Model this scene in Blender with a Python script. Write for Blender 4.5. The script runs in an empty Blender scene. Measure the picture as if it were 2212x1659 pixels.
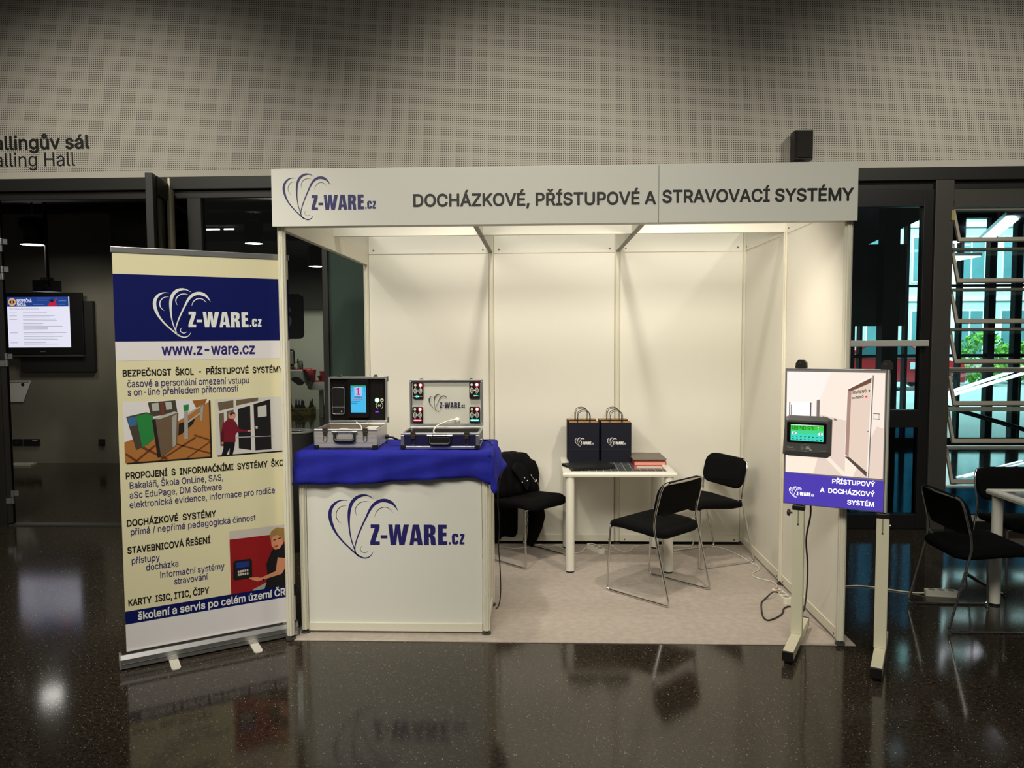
import bpy, math, random
from mathutils import Vector, Matrix
from mathutils.geometry import tessellate_polygon
random.seed(7)
S = bpy.context.scene
C = S.collection
PI = math.pi

# ------------------------------------------------------------------ camera, world, lights, exposure
cam_d = bpy.data.cameras.new('camera')
cam_d.sensor_width = 36.0
cam_d.lens = 36.0 * 1645.0 / 2212.0
cam_d.clip_end = 200
cam = bpy.data.objects.new('camera', cam_d)
C.objects.link(cam)
yaw, pitch, roll = -0.0363, -0.0614, -0.0051
fw = Vector((math.sin(yaw) * math.cos(pitch), math.cos(yaw) * math.cos(pitch), math.sin(pitch)))
r0 = Vector((math.cos(yaw), -math.sin(yaw), 0))
u0 = r0.cross(fw)
rt = math.cos(roll) * r0 + math.sin(roll) * u0
up = -math.sin(roll) * r0 + math.cos(roll) * u0
cam.matrix_world = Matrix(((rt.x, up.x, -fw.x, 1.369), (rt.y, up.y, -fw.y, -4.043), (rt.z, up.z, -fw.z, 1.653), (0, 0, 0, 1)))
S.camera = cam

S.view_settings.view_transform = 'Standard'
S.view_settings.look = 'None'
S.view_settings.gamma = 1.0
S.view_settings.use_curve_mapping = False
S.view_settings.exposure = 0.0

world = bpy.data.worlds.new('world')
S.world = world
world.use_nodes = True
world.node_tree.nodes['Background'].inputs[0].default_value = (1.0, 0.97, 0.92, 1)
world.node_tree.nodes['Background'].inputs[1].default_value = 0.05


def light(name, kind, loc, energy, color, target=None, size=0.1, size_y=None, angle=None, blend=0.5):
    d = bpy.data.lights.new(name, kind)
    d.energy = energy
    d.color = color
    if kind == 'AREA':
        d.shape = 'RECTANGLE'
        d.size = size
        d.size_y = size_y or size
    else:
        d.shadow_soft_size = size
    if kind == 'SPOT':
        d.spot_size = angle
        d.spot_blend = blend
    o = bpy.data.objects.new(name, d)
    C.objects.link(o)
    o.location = loc
    if target is not None:
        o.rotation_euler = (Vector(target) - Vector(loc)).to_track_quat('-Z', 'Y').to_euler()
    return o


WARM = (1.0, 0.89, 0.74)
HALL = (1.0, 0.95, 0.82)
# the two stand spots behind the fascia board
light('stand_spot_left', 'SPOT', (0.80, 0.10, 2.27), 46, WARM, (0.95, 1.3, 0.5), 0.05, angle=2.7, blend=1.0)
light('stand_spot_right', 'SPOT', (2.20, 0.10, 2.27), 55, WARM, (2.40, 1.3, 0.6), 0.05, angle=2.95, blend=0.9)
# hall lighting from the high ceiling in front of the stand, plus an added banner fill
light('hall_light_main', 'AREA', (-0.1, -4.6, 4.9), 122, HALL, (1.1, 0.2, 1.0), 8.0, 2.0).data.spread = 1.35
light('banner_fill_spot', 'SPOT', (0.1, -2.4, 4.9), 340, HALL, (-0.38, -0.25, 1.35), 0.12, angle=0.62, blend=1.0)  # added fill spot that brightens the banner
light('hall_downlight_left', 'SPOT', (-2.4, -0.6, 5.0), 280, HALL, (-2.2, 2.1, 2.2), 0.15, angle=1.42, blend=1.0)
light('hall_downlight_middle', 'SPOT', (1.4, -0.6, 5.0), 280, HALL, (1.4, 2.1, 2.2), 0.15, angle=1.42, blend=1.0)
light('hall_downlight_right', 'SPOT', (5.0, -0.6, 5.0), 280, HALL, (4.8, 2.1, 2.2), 0.15, angle=1.42, blend=1.0)
# daylight in the street outside the far glazing
light('street_daylight', 'AREA', (15.0, 17.0, 13.0), 12500, (0.96, 1.0, 0.99), (16.0, 25.5, 1.0), 22.0, 7.0)
# corridor and catering room behind the left doors
light('corridor_lamp', 'SPOT', (-4.70, 5.0, 2.76), 22, (1.0, 0.95, 0.85), (-4.6, 5.3, 0), 0.12, angle=2.4, blend=0.8)
light('corridor_wash', 'SPOT', (-3.3, 4.6, 2.9), 60, (1.0, 0.95, 0.82), (-4.4, 5.9, 1.4), 0.12, angle=1.1, blend=1.0)
light('catering_light', 'AREA', (-3.6, 11.4, 2.40), 26, (1.0, 0.97, 0.86), (-3.6, 12.4, 0.4), 2.0, 0.8)

# ------------------------------------------------------------------ helpers
def lin(c):
    c = c / 255.0
    return c / 12.92 if c <= 0.04045 else ((c + 0.055) / 1.055) ** 2.4


def rgb(r, g, b):
    return (lin(r), lin(g), lin(b), 1.0)


MATS = {}


def mat(name, col, rough=0.5, metal=0.0, emit=0.0, spec=0.5, noise=None, bump=None, coat=0.0, base=1.0):
    """principled material; noise=(scale, amount) varies the colour, bump=(scale, strength) roughens the surface"""
    if name in MATS:
        return MATS[name]
    m = bpy.data.materials.new(name)
    m.use_nodes = True
    nt = m.node_tree
    b = nt.nodes['Principled BSDF']
    b.inputs['Base Color'].default_value = tuple(c * base for c in col[:3]) + (1,)
    b.inputs['Roughness'].default_value = rough
    b.inputs['Metallic'].default_value = metal
    b.inputs['Specular IOR Level'].default_value = spec
    b.inputs['Coat Weight'].default_value = coat
    if emit:
        b.inputs['Emission Color'].default_value = col
        b.inputs['Emission Strength'].default_value = emit
    if noise or bump:
        tc = nt.nodes.new('ShaderNodeTexCoord')
    if noise:
        n = nt.nodes.new('ShaderNodeTexNoise')
        n.inputs['Scale'].default_value = noise[0]
        n.inputs['Detail'].default_value = 6
        nt.links.new(tc.outputs['Object'], n.inputs['Vector'])
        mx = nt.nodes.new('ShaderNodeMix')
        mx.data_type = 'RGBA'
        mx.inputs['A'].default_value = tuple(c * (1 - noise[1]) for c in col[:3]) + (1,)
        mx.inputs['B'].default_value = tuple(min(1, c * (1 + noise[1])) for c in col[:3]) + (1,)
        nt.links.new(n.outputs['Fac'], mx.inputs['Factor'])
        nt.links.new(mx.outputs['Result'], b.inputs['Base Color'])
    if bump:
        n2 = nt.nodes.new('ShaderNodeTexNoise')
        n2.inputs['Scale'].default_value = bump[0]
        n2.inputs['Detail'].default_value = 4
        nt.links.new(tc.outputs['Object'], n2.inputs['Vector'])
        bp = nt.nodes.new('ShaderNodeBump')
        bp.inputs['Strength'].default_value = bump[1]
        bp.inputs['Distance'].default_value = 0.01
        nt.links.new(n2.outputs['Fac'], bp.inputs['Height'])
        nt.links.new(bp.outputs['Normal'], b.inputs['Normal'])
    MATS[name] = m
    return m


def flat(r, g, b, rough=0.55):
    return mat('print_%d_%d_%d' % (r, g, b), rgb(r, g, b), rough, spec=0.3)


def glow(r, g, b, k=1.0):
    return mat('lit_%d_%d_%d_%d' % (r, g, b, int(k * 100)), rgb(r, g, b), 0.5, emit=k, spec=0.15, base=0.12)


def glass(name, tint, refl=1.0):
    if name in MATS:
        return MATS[name]
    m = bpy.data.materials.new(name)
    m.use_nodes = True
    nt = m.node_tree
    nt.nodes.clear()
    o = nt.nodes.new('ShaderNodeOutputMaterial')
    t = nt.nodes.new('ShaderNodeBsdfTransparent')
    t.inputs['Color'].default_value = tint
    g = nt.nodes.new('ShaderNodeBsdfGlossy')
    g.inputs['Roughness'].default_value = 0.02
    g.inputs['Color'].default_value = (refl, refl, refl, 1)
    f = nt.nodes.new('ShaderNodeFresnel')
    f.inputs['IOR'].default_value = 1.5
    mx = nt.nodes.new('ShaderNodeMixShader')
    nt.links.new(f.outputs[0], mx.inputs[0])
    nt.links.new(t.outputs[0], mx.inputs[1])
    nt.links.new(g.outputs[0], mx.inputs[2])
    nt.links.new(mx.outputs[0], o.inputs['Surface'])
    MATS[name] = m
    return m


class Frame:
    """a flat drawing plane: origin, right, up; n is pushed out along the normal (towards the viewer)"""

    def __init__(self, o, u=(1, 0, 0), v=(0, 0, 1)):
        self.o, self.u, self.v = Vector(o), Vector(u).normalized(), Vector(v).normalized()
        self.n = self.u.cross(self.v)

    def at(self, a, b, n=0.0):
        return self.o + self.u * a + self.v * b + self.n * n


class MB:
    def __init__(self):
        self.v, self.f, self.m, self.s = [], [], [], []

    def add(self, vs, fs, mi=0, sm=False, M=None):
        k = len(self.v)
        for p in vs:
            p = Vector(p)
            self.v.append(M @ p if M else p)
        for f in fs:
            self.f.append([i + k for i in f])
            self.m.append(mi)
            self.s.append(sm)
        return self

    def box(self, x0, x1, y0, y1, z0, z1, mi=0, M=None):
        vs = [(x0, y0, z0), (x1, y0, z0), (x1, y1, z0), (x0, y1, z0), (x0, y0, z1), (x1, y0, z1), (x1, y1, z1), (x0, y1, z1)]
        return self.add(vs, [(0, 3, 2, 1), (4, 5, 6, 7), (0, 1, 5, 4), (1, 2, 6, 5), (2, 3, 7, 6), (3, 0, 4, 7)], mi, False, M)

    def loft(self, rings, mi=0, sm=True, cap=True, closed=True, M=None):
        n = len(rings[0])
        vs = [p for r in rings for p in r]
        fs = []
        for a in range(len(rings) - 1):
            for i in range(n if closed else n - 1):
                j = (i + 1) % n
                fs.append((a * n + i, a * n + j, (a + 1) * n + j, (a + 1) * n + i))
        self.add(vs, fs, mi, sm, M)
        if cap and closed:
            self.add(rings[0], [tuple(range(n))[::-1]], mi, False, M)
            self.add(rings[-1], [tuple(range(n))], mi, False, M)
        return self

    def prism(self, pts, vec, mi=0, sm=False, M=None):
        vec = Vector(vec)
        a = [Vector(p) for p in pts]
        return self.loft([a, [p + vec for p in a]], mi, sm, True, True, M)

    def cyl(self, c, r, h, axis='z', n=24, mi=0, r2=None, M=None):
        c = Vector(c)
        ax = {'x': (Vector((0, 1, 0)), Vector((0, 0, 1)), Vector((1, 0, 0))), 'y': (Vector((0, 0, 1)), Vector((1, 0, 0)), Vector((0, 1, 0))),
              'z': (Vector((1, 0, 0)), Vector((0, 1, 0)), Vector((0, 0, 1)))}[axis]
        rr = [r, r if r2 is None else r2]
        rings = [[c + ax[2] * (h * k) + (ax[0] * math.cos(2 * PI * i / n) + ax[1] * math.sin(2 * PI * i / n)) * rr[k] for i in range(n)] for k in (0, 1)]
        return self.loft(rings, mi, True, True, True, M)

    def lathe(self, prof, c=(0, 0, 0), n=24, mi=0, M=None, cap=True):
        c = Vector(c)
        rings = [[c + Vector((r * math.cos(2 * PI * i / n), r * math.sin(2 * PI * i / n), z)) for i in range(n)] for r, z in prof]
        return self.loft(rings, mi, True, cap, True, M)

    def tube(self, path, r, n=8, closed=False, mi=0, M=None, cap=True):
        P = [Vector(p) for p in path]
        k = len(P)
        rings = []
        ref = None
        for i in range(k):
            a = P[i - 1] if (i > 0 or closed) else P[i]
            b = P[(i + 1) % k] if (i < k - 1 or closed) else P[i]
            t = (b - a).normalized()
            if ref is None:
                ref = t.orthogonal().normalized()
            ref = (ref - t * ref.dot(t))
            ref = ref.normalized() if ref.length > 1e-6 else t.orthogonal().normalized()
            q = t.cross(ref)
            rr = r[i] if isinstance(r, (list, tuple)) else r
            rings.append([P[i] + (ref * math.cos(2 * PI * j / n) + q * math.sin(2 * PI * j / n)) * rr for j in range(n)])
        if closed:
            rings.append(rings[0])
        return self.loft(rings, mi, True, cap and not closed, True, M)

    def grid(self, rows, mi=0, sm=True, M=None):
        return self.loft(rows, mi, sm, False, False, M)

    def poly(self, F, pts, n=0.0, mi=0, holes=()):
        loops = [[Vector((p[0], p[1], 0)) for p in L] for L in [pts] + list(holes)]
        tris = tessellate_polygon(loops)
        fl = [p for L in loops for p in L]
        self.add([F.at(p.x, p.y, n) for p in fl], [tuple(t) for t in tris], mi)
        return self

    def rect(self, F, a0, a1, b0, b1, n=0.0, mi=0):
        self.add([F.at(a0, b0, n), F.at(a1, b0, n), F.at(a1, b1, n), F.at(a0, b1, n)], [(0, 1, 2, 3)], mi)
        return self

    def disc(self, F, a, b, r, n=0.0, mi=0, k=20, r_in=0.0, a0=0.0, a1=2 * PI):
        if r_in == 0 and a1 - a0 > 6.28:
            self.add([F.at(a + r * math.cos(2 * PI * i / k), b + r * math.sin(2 * PI * i / k), n) for i in range(k)], [tuple(range(k))], mi)
        else:
            vs, fs = [], []
            for i in range(k + 1):
                t = a0 + (a1 - a0) * i / k
                vs += [F.at(a + r_in * math.cos(t), b + r_in * math.sin(t), n), F.at(a + r * math.cos(t), b + r * math.sin(t), n)]
            for i in range(k):
                fs.append((2 * i, 2 * i + 1, 2 * i + 3, 2 * i + 2))
            self.add(vs, fs, mi)
        return self

    def build(self, name, mats, parent=None, bevel=0.0, solid=0.0):
        me = bpy.data.meshes.new(name)
        me.from_pydata([tuple(p) for p in self.v], [], self.f)
        if not isinstance(mats, (list, tuple)):
            mats = [mats]
        for m in mats:
            me.materials.append(m)
        me.polygons.foreach_set('material_index', self.m)
        me.polygons.foreach_set('use_smooth', self.s)
        me.update()
        o = bpy.data.objects.new(name, me)
        C.objects.link(o)
        if parent:
            o.parent = parent
        if solid:
            md = o.modifiers.new('thickness', 'SOLIDIFY')
            md.thickness = solid
            md.offset = 0
        if bevel:
            md = o.modifiers.new('bevel', 'BEVEL')
            md.width = bevel
            md.segments = 2
            md.limit_method = 'ANGLE'
            md.angle_limit = 0.7
        return o


def B(*a):
    return MB().box(*a)


def tag(o, label, cat, group=None, kind=None):
    o['label'] = label
    o['category'] = cat
    if group:
        o['group'] = group
    if kind:
        o['kind'] = kind
    return o


def thing(name, label, cat, loc=(0, 0, 0), rz=0.0, group=None):
    o = bpy.data.objects.new(name, None)
    C.objects.link(o)
    o.empty_display_size = 0.1
    o.location = loc
    o.rotation_euler = (0, 0, rz)
    return tag(o, label, cat, group)


def struct(o):
    o['kind'] = 'structure'
    return o


def copy_tree(o, parent=None):
    c = o.copy()
    C.objects.link(c)
    if parent:
        c.parent = parent
    for ch in list(o.children):
        copy_tree(ch, c)
    return c


def spline(pts, k=6, closed=False):
    P = [Vector(p) for p in pts]
    n = len(P)
    out = []
    for i in range(n if closed else n - 1):
        p0 = P[(i - 1) % n] if (closed or i > 0) else P[i]
        p1, p2 = P[i], P[(i + 1) % n]
        p3 = P[(i + 2) % n] if (closed or i < n - 2) else P[(i + 1) % n]
        for j in range(k):
            t = j / k
            out.append(0.5 * (2 * p1 + (p2 - p0) * t + (2 * p0 - 5 * p1 + 4 * p2 - p3) * t * t + (3 * p1 - p0 - 3 * p2 + p3) * t ** 3))
    if not closed:
        out.append(P[-1])
    return out


def fillet(pts, r, k=5, closed=False):
    """round the corners of a 3D polyline"""
    P = [Vector(p) for p in pts]
    n = len(P)
    out = []
    for i in range(n):
        if not closed and i in (0, n - 1):
            out.append(P[i])
            continue
        a, p, b = P[i - 1], P[i], P[(i + 1) % n]
        d1, d2 = (a - p), (b - p)
        rr = min(r, d1.length * 0.45, d2.length * 0.45)
        s, e = p + d1.normalized() * rr, p + d2.normalized() * rr
        for j in range(k + 1):
            t = j / k
            out.append(s * (1 - t) ** 2 + p * 2 * t * (1 - t) + e * t * t)
    return out


def rrect(x0, x1, y0, y1, r, k=4):
    out = []
    for cx, cy, a in ((x1 - r, y0 + r, -PI / 2), (x1 - r, y1 - r, 0), (x0 + r, y1 - r, PI / 2), (x0 + r, y0 + r, PI)):
        for j in range(k + 1):
            t = a + PI / 2 * j / k
            out.append((cx + r * math.cos(t), cy + r * math.sin(t)))
    return out


# ---- lettering: outlines drawn as polygons, 400 units to the em
# each glyph: advance width, then its outlines as flat x, y lists
OUTLINES_MEDIUM = {
    ',': (75, [[56, 29, 56, 28, 56, 27, 35, -48, 34, -50, 14, -49, 14, -48, 14, -46, 26, 28, 27, 30]]),
    '-': (181, [[136, 99, 136, 98, 136, 74, 135, 73, 46, 73, 45, 74, 45, 98, 46, 100]]),
    '/': (100, [[94, 214, 95, 214, 95, 210, 30, -31, 28, -33, 6, -33, 5, -32, 5, -28, 69, 213, 71, 215]]),
    'A': (192, [[110, 204, 113, 200, 184, 6, 186, 0, 185, -2, 158, -2, 156, 0, 136, 55, 55, 55, 36, 0, 34, -2, 6, -1, 6, 0, 6, 1, 7, 4, 79, 203, 81, 205], [96, 178, 86, 147, 64, 81, 128, 81, 108, 135]]),
    'B': (182, [[141, 192, 148, 185, 153, 179, 157, 169, 160, 152, 159, 137, 156, 127, 150, 119, 144, 113, 134, 108, 129, 106, 136, 105, 146, 99, 156, 91, 163, 81, 167, 66, 168, 52, 166, 35, 161, 26, 156, 20, 148, 12, 138, 5, 126, 1, 102, -2, 24, -1, 23, 0, 23, 204, 24, 205, 110, 205, 132, 198], [132, 78, 122, 86, 112, 89, 101, 90, 52, 90, 51, 25, 100, 25, 110, 25, 123, 28, 130, 33, 137, 39, 140, 46, 141, 54, 140, 64, 136, 74], [125, 170, 118, 175, 108, 178, 98, 179, 52, 179, 51, 116, 96, 116, 106, 117, 114, 119, 121, 124, 128, 132, 132, 140, 133, 148, 132, 156, 129, 164]]),
    'C': (204, [[166, 185, 175, 176, 185, 159, 189, 149, 190, 140, 190, 138, 190, 138, 162, 138, 161, 139, 159, 148, 155, 156, 151, 162, 142, 170, 134, 175, 126, 178, 118, 180, 105, 180, 94, 179, 85, 177, 74, 172, 66, 166, 57, 156, 51, 145, 46, 132, 43, 118, 42, 104, 43, 89, 47, 70, 51, 58, 58, 48, 66, 39, 74, 32, 85, 26, 94, 24, 108, 23, 119, 24, 134, 28, 142, 33, 150, 40, 155, 46, 159, 54, 161, 64, 163, 66, 189, 66, 190, 64, 189, 54, 186, 45, 179, 34, 175, 27, 171, 22, 162, 14, 144, 3, 128, -3, 108, -5, 92, -3, 74, 1, 59, 9, 48, 18, 44, 21, 36, 31, 27, 45, 19, 63, 16, 80, 15, 98, 16, 123, 20, 142, 26, 156, 33, 168, 36, 173, 44, 183, 47, 186, 58, 194, 74, 203, 90, 207, 104, 208, 118, 208, 135, 204, 154, 195]]),
    'D': (201, [[154, 184, 166, 171, 174, 158, 181, 142, 184, 124, 186, 104, 185, 83, 181, 63, 175, 47, 166, 32, 155, 21, 142, 11, 124, 3, 108, -1, 91, -2, 24, -1, 23, 0, 23, 204, 24, 205, 93, 205, 110, 204, 128, 199, 142, 192], [138, 162, 128, 170, 117, 174, 104, 178, 90, 179, 51, 179, 52, 25, 88, 25, 102, 26, 114, 28, 126, 33, 135, 40, 144, 50, 147, 55, 151, 61, 155, 72, 158, 86, 159, 100, 158, 114, 155, 130, 151, 143, 144, 154]]),
    'E': (167, [[150, 204, 150, 204, 150, 180, 149, 179, 51, 179, 52, 116, 142, 116, 143, 114, 143, 90, 142, 89, 52, 89, 51, 25, 150, 25, 151, 24, 151, 0, 150, -2, 24, -1, 23, 0, 23, 204, 24, 205]]),
    'F': (164, [[148, 204, 149, 204, 149, 180, 148, 179, 51, 179, 51, 113, 138, 113, 139, 112, 139, 88, 138, 86, 52, 86, 51, 0, 50, -2, 24, -1, 23, 0, 23, 204, 24, 205]]),
    'G': (208, [[162, 189, 169, 182, 181, 168, 186, 158, 188, 150, 191, 140, 191, 138, 190, 138, 162, 138, 161, 139, 159, 148, 149, 163, 142, 170, 134, 175, 118, 180, 96, 180, 83, 176, 74, 172, 66, 166, 57, 156, 51, 145, 46, 132, 43, 118, 42, 104, 43, 85, 46, 72, 51, 59, 58, 48, 66, 39, 74, 32, 83, 27, 87, 26, 94, 24, 105, 23, 120, 24, 129, 26, 138, 29, 144, 34, 152, 42, 157, 50, 162, 60, 164, 69, 164, 78, 113, 78, 112, 80, 112, 102, 113, 104, 191, 104, 192, 102, 192, 77, 191, 63, 187, 48, 181, 35, 173, 24, 163, 14, 150, 6, 138, 1, 124, -4, 106, -5, 90, -3, 74, 1, 59, 9, 48, 18, 35, 31, 26, 46, 20, 61, 16, 80, 15, 106, 16, 123, 17, 128, 20, 144, 26, 156, 35, 173, 47, 186, 59, 194, 74, 203, 88, 207, 103, 208, 117, 208, 128, 206, 145, 200, 155, 194]]),
    'H': (207, [[184, 204, 184, 204, 184, 0, 183, -2, 157, -2, 156, 0, 156, 91, 52, 91, 51, 0, 50, -2, 24, -1, 23, 0, 23, 204, 24, 205, 50, 205, 51, 204, 52, 118, 156, 118, 156, 204, 157, 205]]),
    'K': (187, [[180, 204, 180, 204, 180, 202, 99, 115, 180, 2, 180, 0, 179, -2, 148, -1, 79, 95, 51, 66, 51, 0, 50, -2, 24, -1, 23, 0, 23, 204, 24, 205, 50, 205, 51, 204, 52, 101, 76, 131, 88, 143, 144, 204]]),
    'L': (157, [[50, 204, 51, 204, 51, 25, 144, 25, 145, 24, 145, 0, 144, -2, 24, -2, 23, 0, 23, 204, 24, 205]]),
    'M': (251, [[228, 204, 228, 204, 228, 0, 227, -2, 202, -2, 201, 0, 200, 164, 194, 142, 188, 126, 139, 0, 137, -2, 114, -2, 112, 0, 67, 114, 50, 166, 49, 147, 50, 134, 50, 0, 49, -2, 24, -1, 23, 0, 23, 204, 24, 205, 61, 205, 63, 203, 113, 75, 126, 35, 141, 80, 189, 203, 191, 205]]),
    'N': (209, [[186, 204, 186, 204, 186, 0, 185, -2, 155, -2, 153, 0, 71, 130, 50, 165, 51, 135, 51, 0, 50, -2, 24, -1, 23, 0, 23, 204, 24, 205, 54, 205, 56, 203, 139, 73, 156, 44, 159, 39, 159, 204, 160, 205]]),
    'O': (213, [[166, 186, 178, 173, 187, 158, 194, 141, 197, 123, 198, 106, 197, 80, 194, 63, 187, 45, 178, 31, 166, 18, 154, 9, 139, 1, 136, 0, 124, -3, 106, -5, 90, -3, 75, 1, 59, 9, 49, 17, 36, 31, 27, 45, 19, 63, 16, 80, 15, 98, 16, 123, 20, 142, 26, 156, 33, 168, 36, 173, 48, 186, 59, 194, 74, 203, 90, 207, 104, 208, 121, 207, 124, 207, 136, 204, 140, 202, 152, 195], [150, 162, 140, 172, 128, 177, 120, 179, 109, 180, 94, 179, 84, 176, 74, 172, 66, 165, 58, 156, 51, 146, 46, 132, 43, 118, 42, 100, 44, 82, 46, 72, 51, 58, 58, 48, 64, 40, 74, 31, 84, 27, 94, 24, 105, 23, 120, 24, 130, 27, 140, 31, 146, 37, 156, 48, 162, 59, 167, 72, 170, 85, 171, 104, 170, 118, 166, 134, 162, 145, 157, 154]]),
    'P': (178, [[143, 190, 151, 182, 157, 173, 161, 164, 164, 152, 164, 126, 161, 114, 157, 105, 151, 96, 143, 88, 134, 82, 121, 76, 110, 73, 96, 72, 52, 72, 51, 0, 50, -2, 24, -1, 23, 0, 23, 204, 24, 205, 110, 205, 124, 201, 134, 196], [127, 167, 118, 174, 104, 178, 94, 179, 52, 179, 51, 99, 94, 99, 110, 100, 118, 103, 124, 108, 132, 118, 136, 128, 137, 138, 136, 148, 135, 152, 132, 160]]),
    'R': (180, [[144, 190, 151, 183, 157, 174, 162, 161, 164, 154, 165, 144, 164, 128, 161, 117, 158, 110, 151, 99, 144, 92, 134, 86, 127, 83, 172, 2, 172, 0, 171, -2, 141, -2, 139, 0, 98, 77, 96, 78, 51, 77, 51, 0, 50, -2, 24, -1, 23, 0, 23, 204, 24, 205, 110, 205, 122, 202, 134, 196], [127, 168, 118, 175, 110, 178, 94, 179, 52, 179, 51, 104, 94, 104, 110, 105, 118, 108, 127, 113, 132, 120, 135, 130, 137, 140, 136, 152, 132, 161]]),
    'S': (179, [[142, 191, 152, 180, 157, 172, 161, 160, 161, 150, 160, 149, 135, 149, 134, 150, 132, 160, 131, 162, 127, 168, 120, 174, 112, 178, 103, 180, 92, 181, 78, 180, 67, 177, 59, 173, 52, 166, 48, 158, 47, 150, 49, 142, 53, 134, 60, 129, 68, 124, 86, 118, 108, 113, 133, 103, 144, 96, 154, 87, 160, 78, 163, 72, 164, 65, 164, 53, 163, 44, 156, 24, 147, 14, 140, 9, 130, 3, 117, -2, 104, -5, 92, -6, 74, -5, 54, 1, 40, 8, 30, 16, 19, 32, 15, 44, 14, 54, 14, 56, 14, 56, 42, 57, 44, 54, 45, 44, 49, 37, 58, 29, 67, 25, 70, 24, 87, 22, 98, 22, 114, 26, 123, 30, 131, 38, 135, 45, 136, 48, 137, 57, 136, 64, 132, 71, 118, 81, 107, 85, 75, 94, 58, 99, 44, 107, 34, 114, 32, 116, 26, 124, 21, 135, 20, 146, 21, 161, 24, 171, 28, 178, 33, 185, 44, 195, 56, 201, 63, 204, 77, 207, 93, 208, 115, 205, 126, 201, 137, 195]]),
    'a': (156, [[120, 141, 125, 136, 130, 129, 134, 120, 136, 110, 136, 103, 136, 0, 135, -2, 110, -1, 110, 0, 110, 19, 107, 14, 102, 9, 96, 4, 86, -2, 77, -4, 66, -5, 54, -5, 44, -2, 29, 5, 22, 11, 17, 19, 14, 24, 11, 35, 11, 46, 12, 56, 16, 65, 21, 72, 23, 74, 32, 79, 40, 83, 50, 86, 72, 90, 102, 94, 106, 95, 108, 98, 109, 104, 106, 118, 95, 128, 88, 129, 76, 130, 68, 129, 60, 127, 54, 124, 50, 120, 44, 114, 42, 110, 40, 108, 16, 115, 15, 116, 15, 117, 19, 127, 24, 133, 30, 139, 37, 144, 46, 149, 54, 152, 62, 154, 79, 156, 96, 154, 107, 150, 115, 145], [109, 72, 92, 68, 62, 64, 48, 59, 42, 55, 39, 48, 38, 42, 39, 37, 42, 30, 47, 25, 52, 23, 67, 20, 81, 21, 90, 24, 96, 29, 104, 38, 108, 46, 109, 54]]),
    'c': (158, [[130, 138, 137, 130, 143, 120, 146, 110, 144, 109, 122, 103, 119, 105, 115, 116, 102, 127, 98, 128, 84, 130, 75, 130, 66, 127, 59, 123, 53, 116, 48, 110, 44, 102, 40, 85, 40, 65, 44, 48, 48, 40, 52, 34, 59, 27, 66, 23, 71, 21, 73, 21, 90, 21, 102, 24, 105, 26, 116, 36, 119, 42, 120, 47, 122, 49, 146, 42, 146, 42, 146, 40, 143, 30, 137, 21, 133, 16, 130, 13, 115, 2, 94, -5, 81, -5, 70, -4, 58, -1, 46, 6, 37, 12, 27, 23, 20, 34, 16, 46, 14, 56, 13, 72, 14, 91, 17, 107, 20, 116, 22, 120, 28, 128, 34, 136, 38, 140, 48, 146, 58, 151, 70, 155, 84, 156, 103, 153, 118, 146]]),
    'd': (170, [[150, 204, 150, 204, 150, 0, 149, -2, 124, -1, 124, 0, 124, 21, 117, 12, 110, 6, 102, 1, 91, -4, 76, -5, 66, -4, 55, -1, 44, 5, 38, 10, 27, 22, 20, 34, 16, 45, 14, 58, 13, 73, 13, 89, 16, 106, 20, 117, 27, 129, 37, 140, 44, 145, 54, 151, 66, 155, 76, 156, 89, 155, 100, 151, 110, 145, 116, 139, 122, 130, 123, 204, 124, 205], [110, 118, 104, 124, 96, 128, 92, 129, 83, 130, 72, 129, 65, 127, 59, 124, 52, 116, 48, 112, 44, 104, 40, 86, 40, 65, 44, 48, 48, 40, 52, 34, 59, 27, 65, 24, 72, 22, 80, 21, 92, 22, 98, 24, 104, 27, 111, 33, 115, 38, 119, 46, 122, 63, 124, 75, 122, 94, 119, 104, 115, 112]]),
    'e': (162, [[129, 137, 136, 130, 140, 123, 145, 112, 149, 92, 149, 68, 148, 67, 40, 66, 40, 63, 42, 51, 45, 42, 56, 30, 68, 23, 76, 21, 86, 20, 94, 21, 102, 23, 108, 25, 114, 32, 118, 36, 120, 42, 122, 44, 146, 37, 147, 36, 147, 35, 142, 24, 135, 15, 129, 9, 113, 0, 104, -3, 96, -5, 83, -5, 70, -4, 58, -1, 46, 6, 37, 12, 28, 22, 21, 33, 16, 45, 14, 58, 13, 72, 13, 88, 16, 104, 20, 116, 22, 120, 28, 128, 33, 134, 45, 145, 58, 151, 69, 155, 83, 156, 96, 154, 105, 152, 122, 143], [112, 118, 104, 125, 94, 129, 81, 130, 72, 129, 66, 128, 60, 124, 51, 116, 45, 107, 41, 96, 40, 90, 122, 90, 121, 97, 120, 100, 118, 106]]),
    'f': (101, [[97, 210, 98, 208, 98, 207, 93, 188, 92, 186, 91, 185, 86, 187, 79, 188, 69, 187, 63, 183, 59, 176, 58, 168, 58, 154, 92, 153, 92, 152, 92, 130, 91, 129, 58, 129, 58, 0, 57, -2, 32, -2, 31, 0, 31, 129, 2, 130, 2, 130, 2, 152, 3, 154, 31, 154, 31, 174, 33, 188, 37, 195, 41, 200, 45, 204, 53, 209, 64, 213, 73, 214, 84, 214, 89, 213]]),
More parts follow.
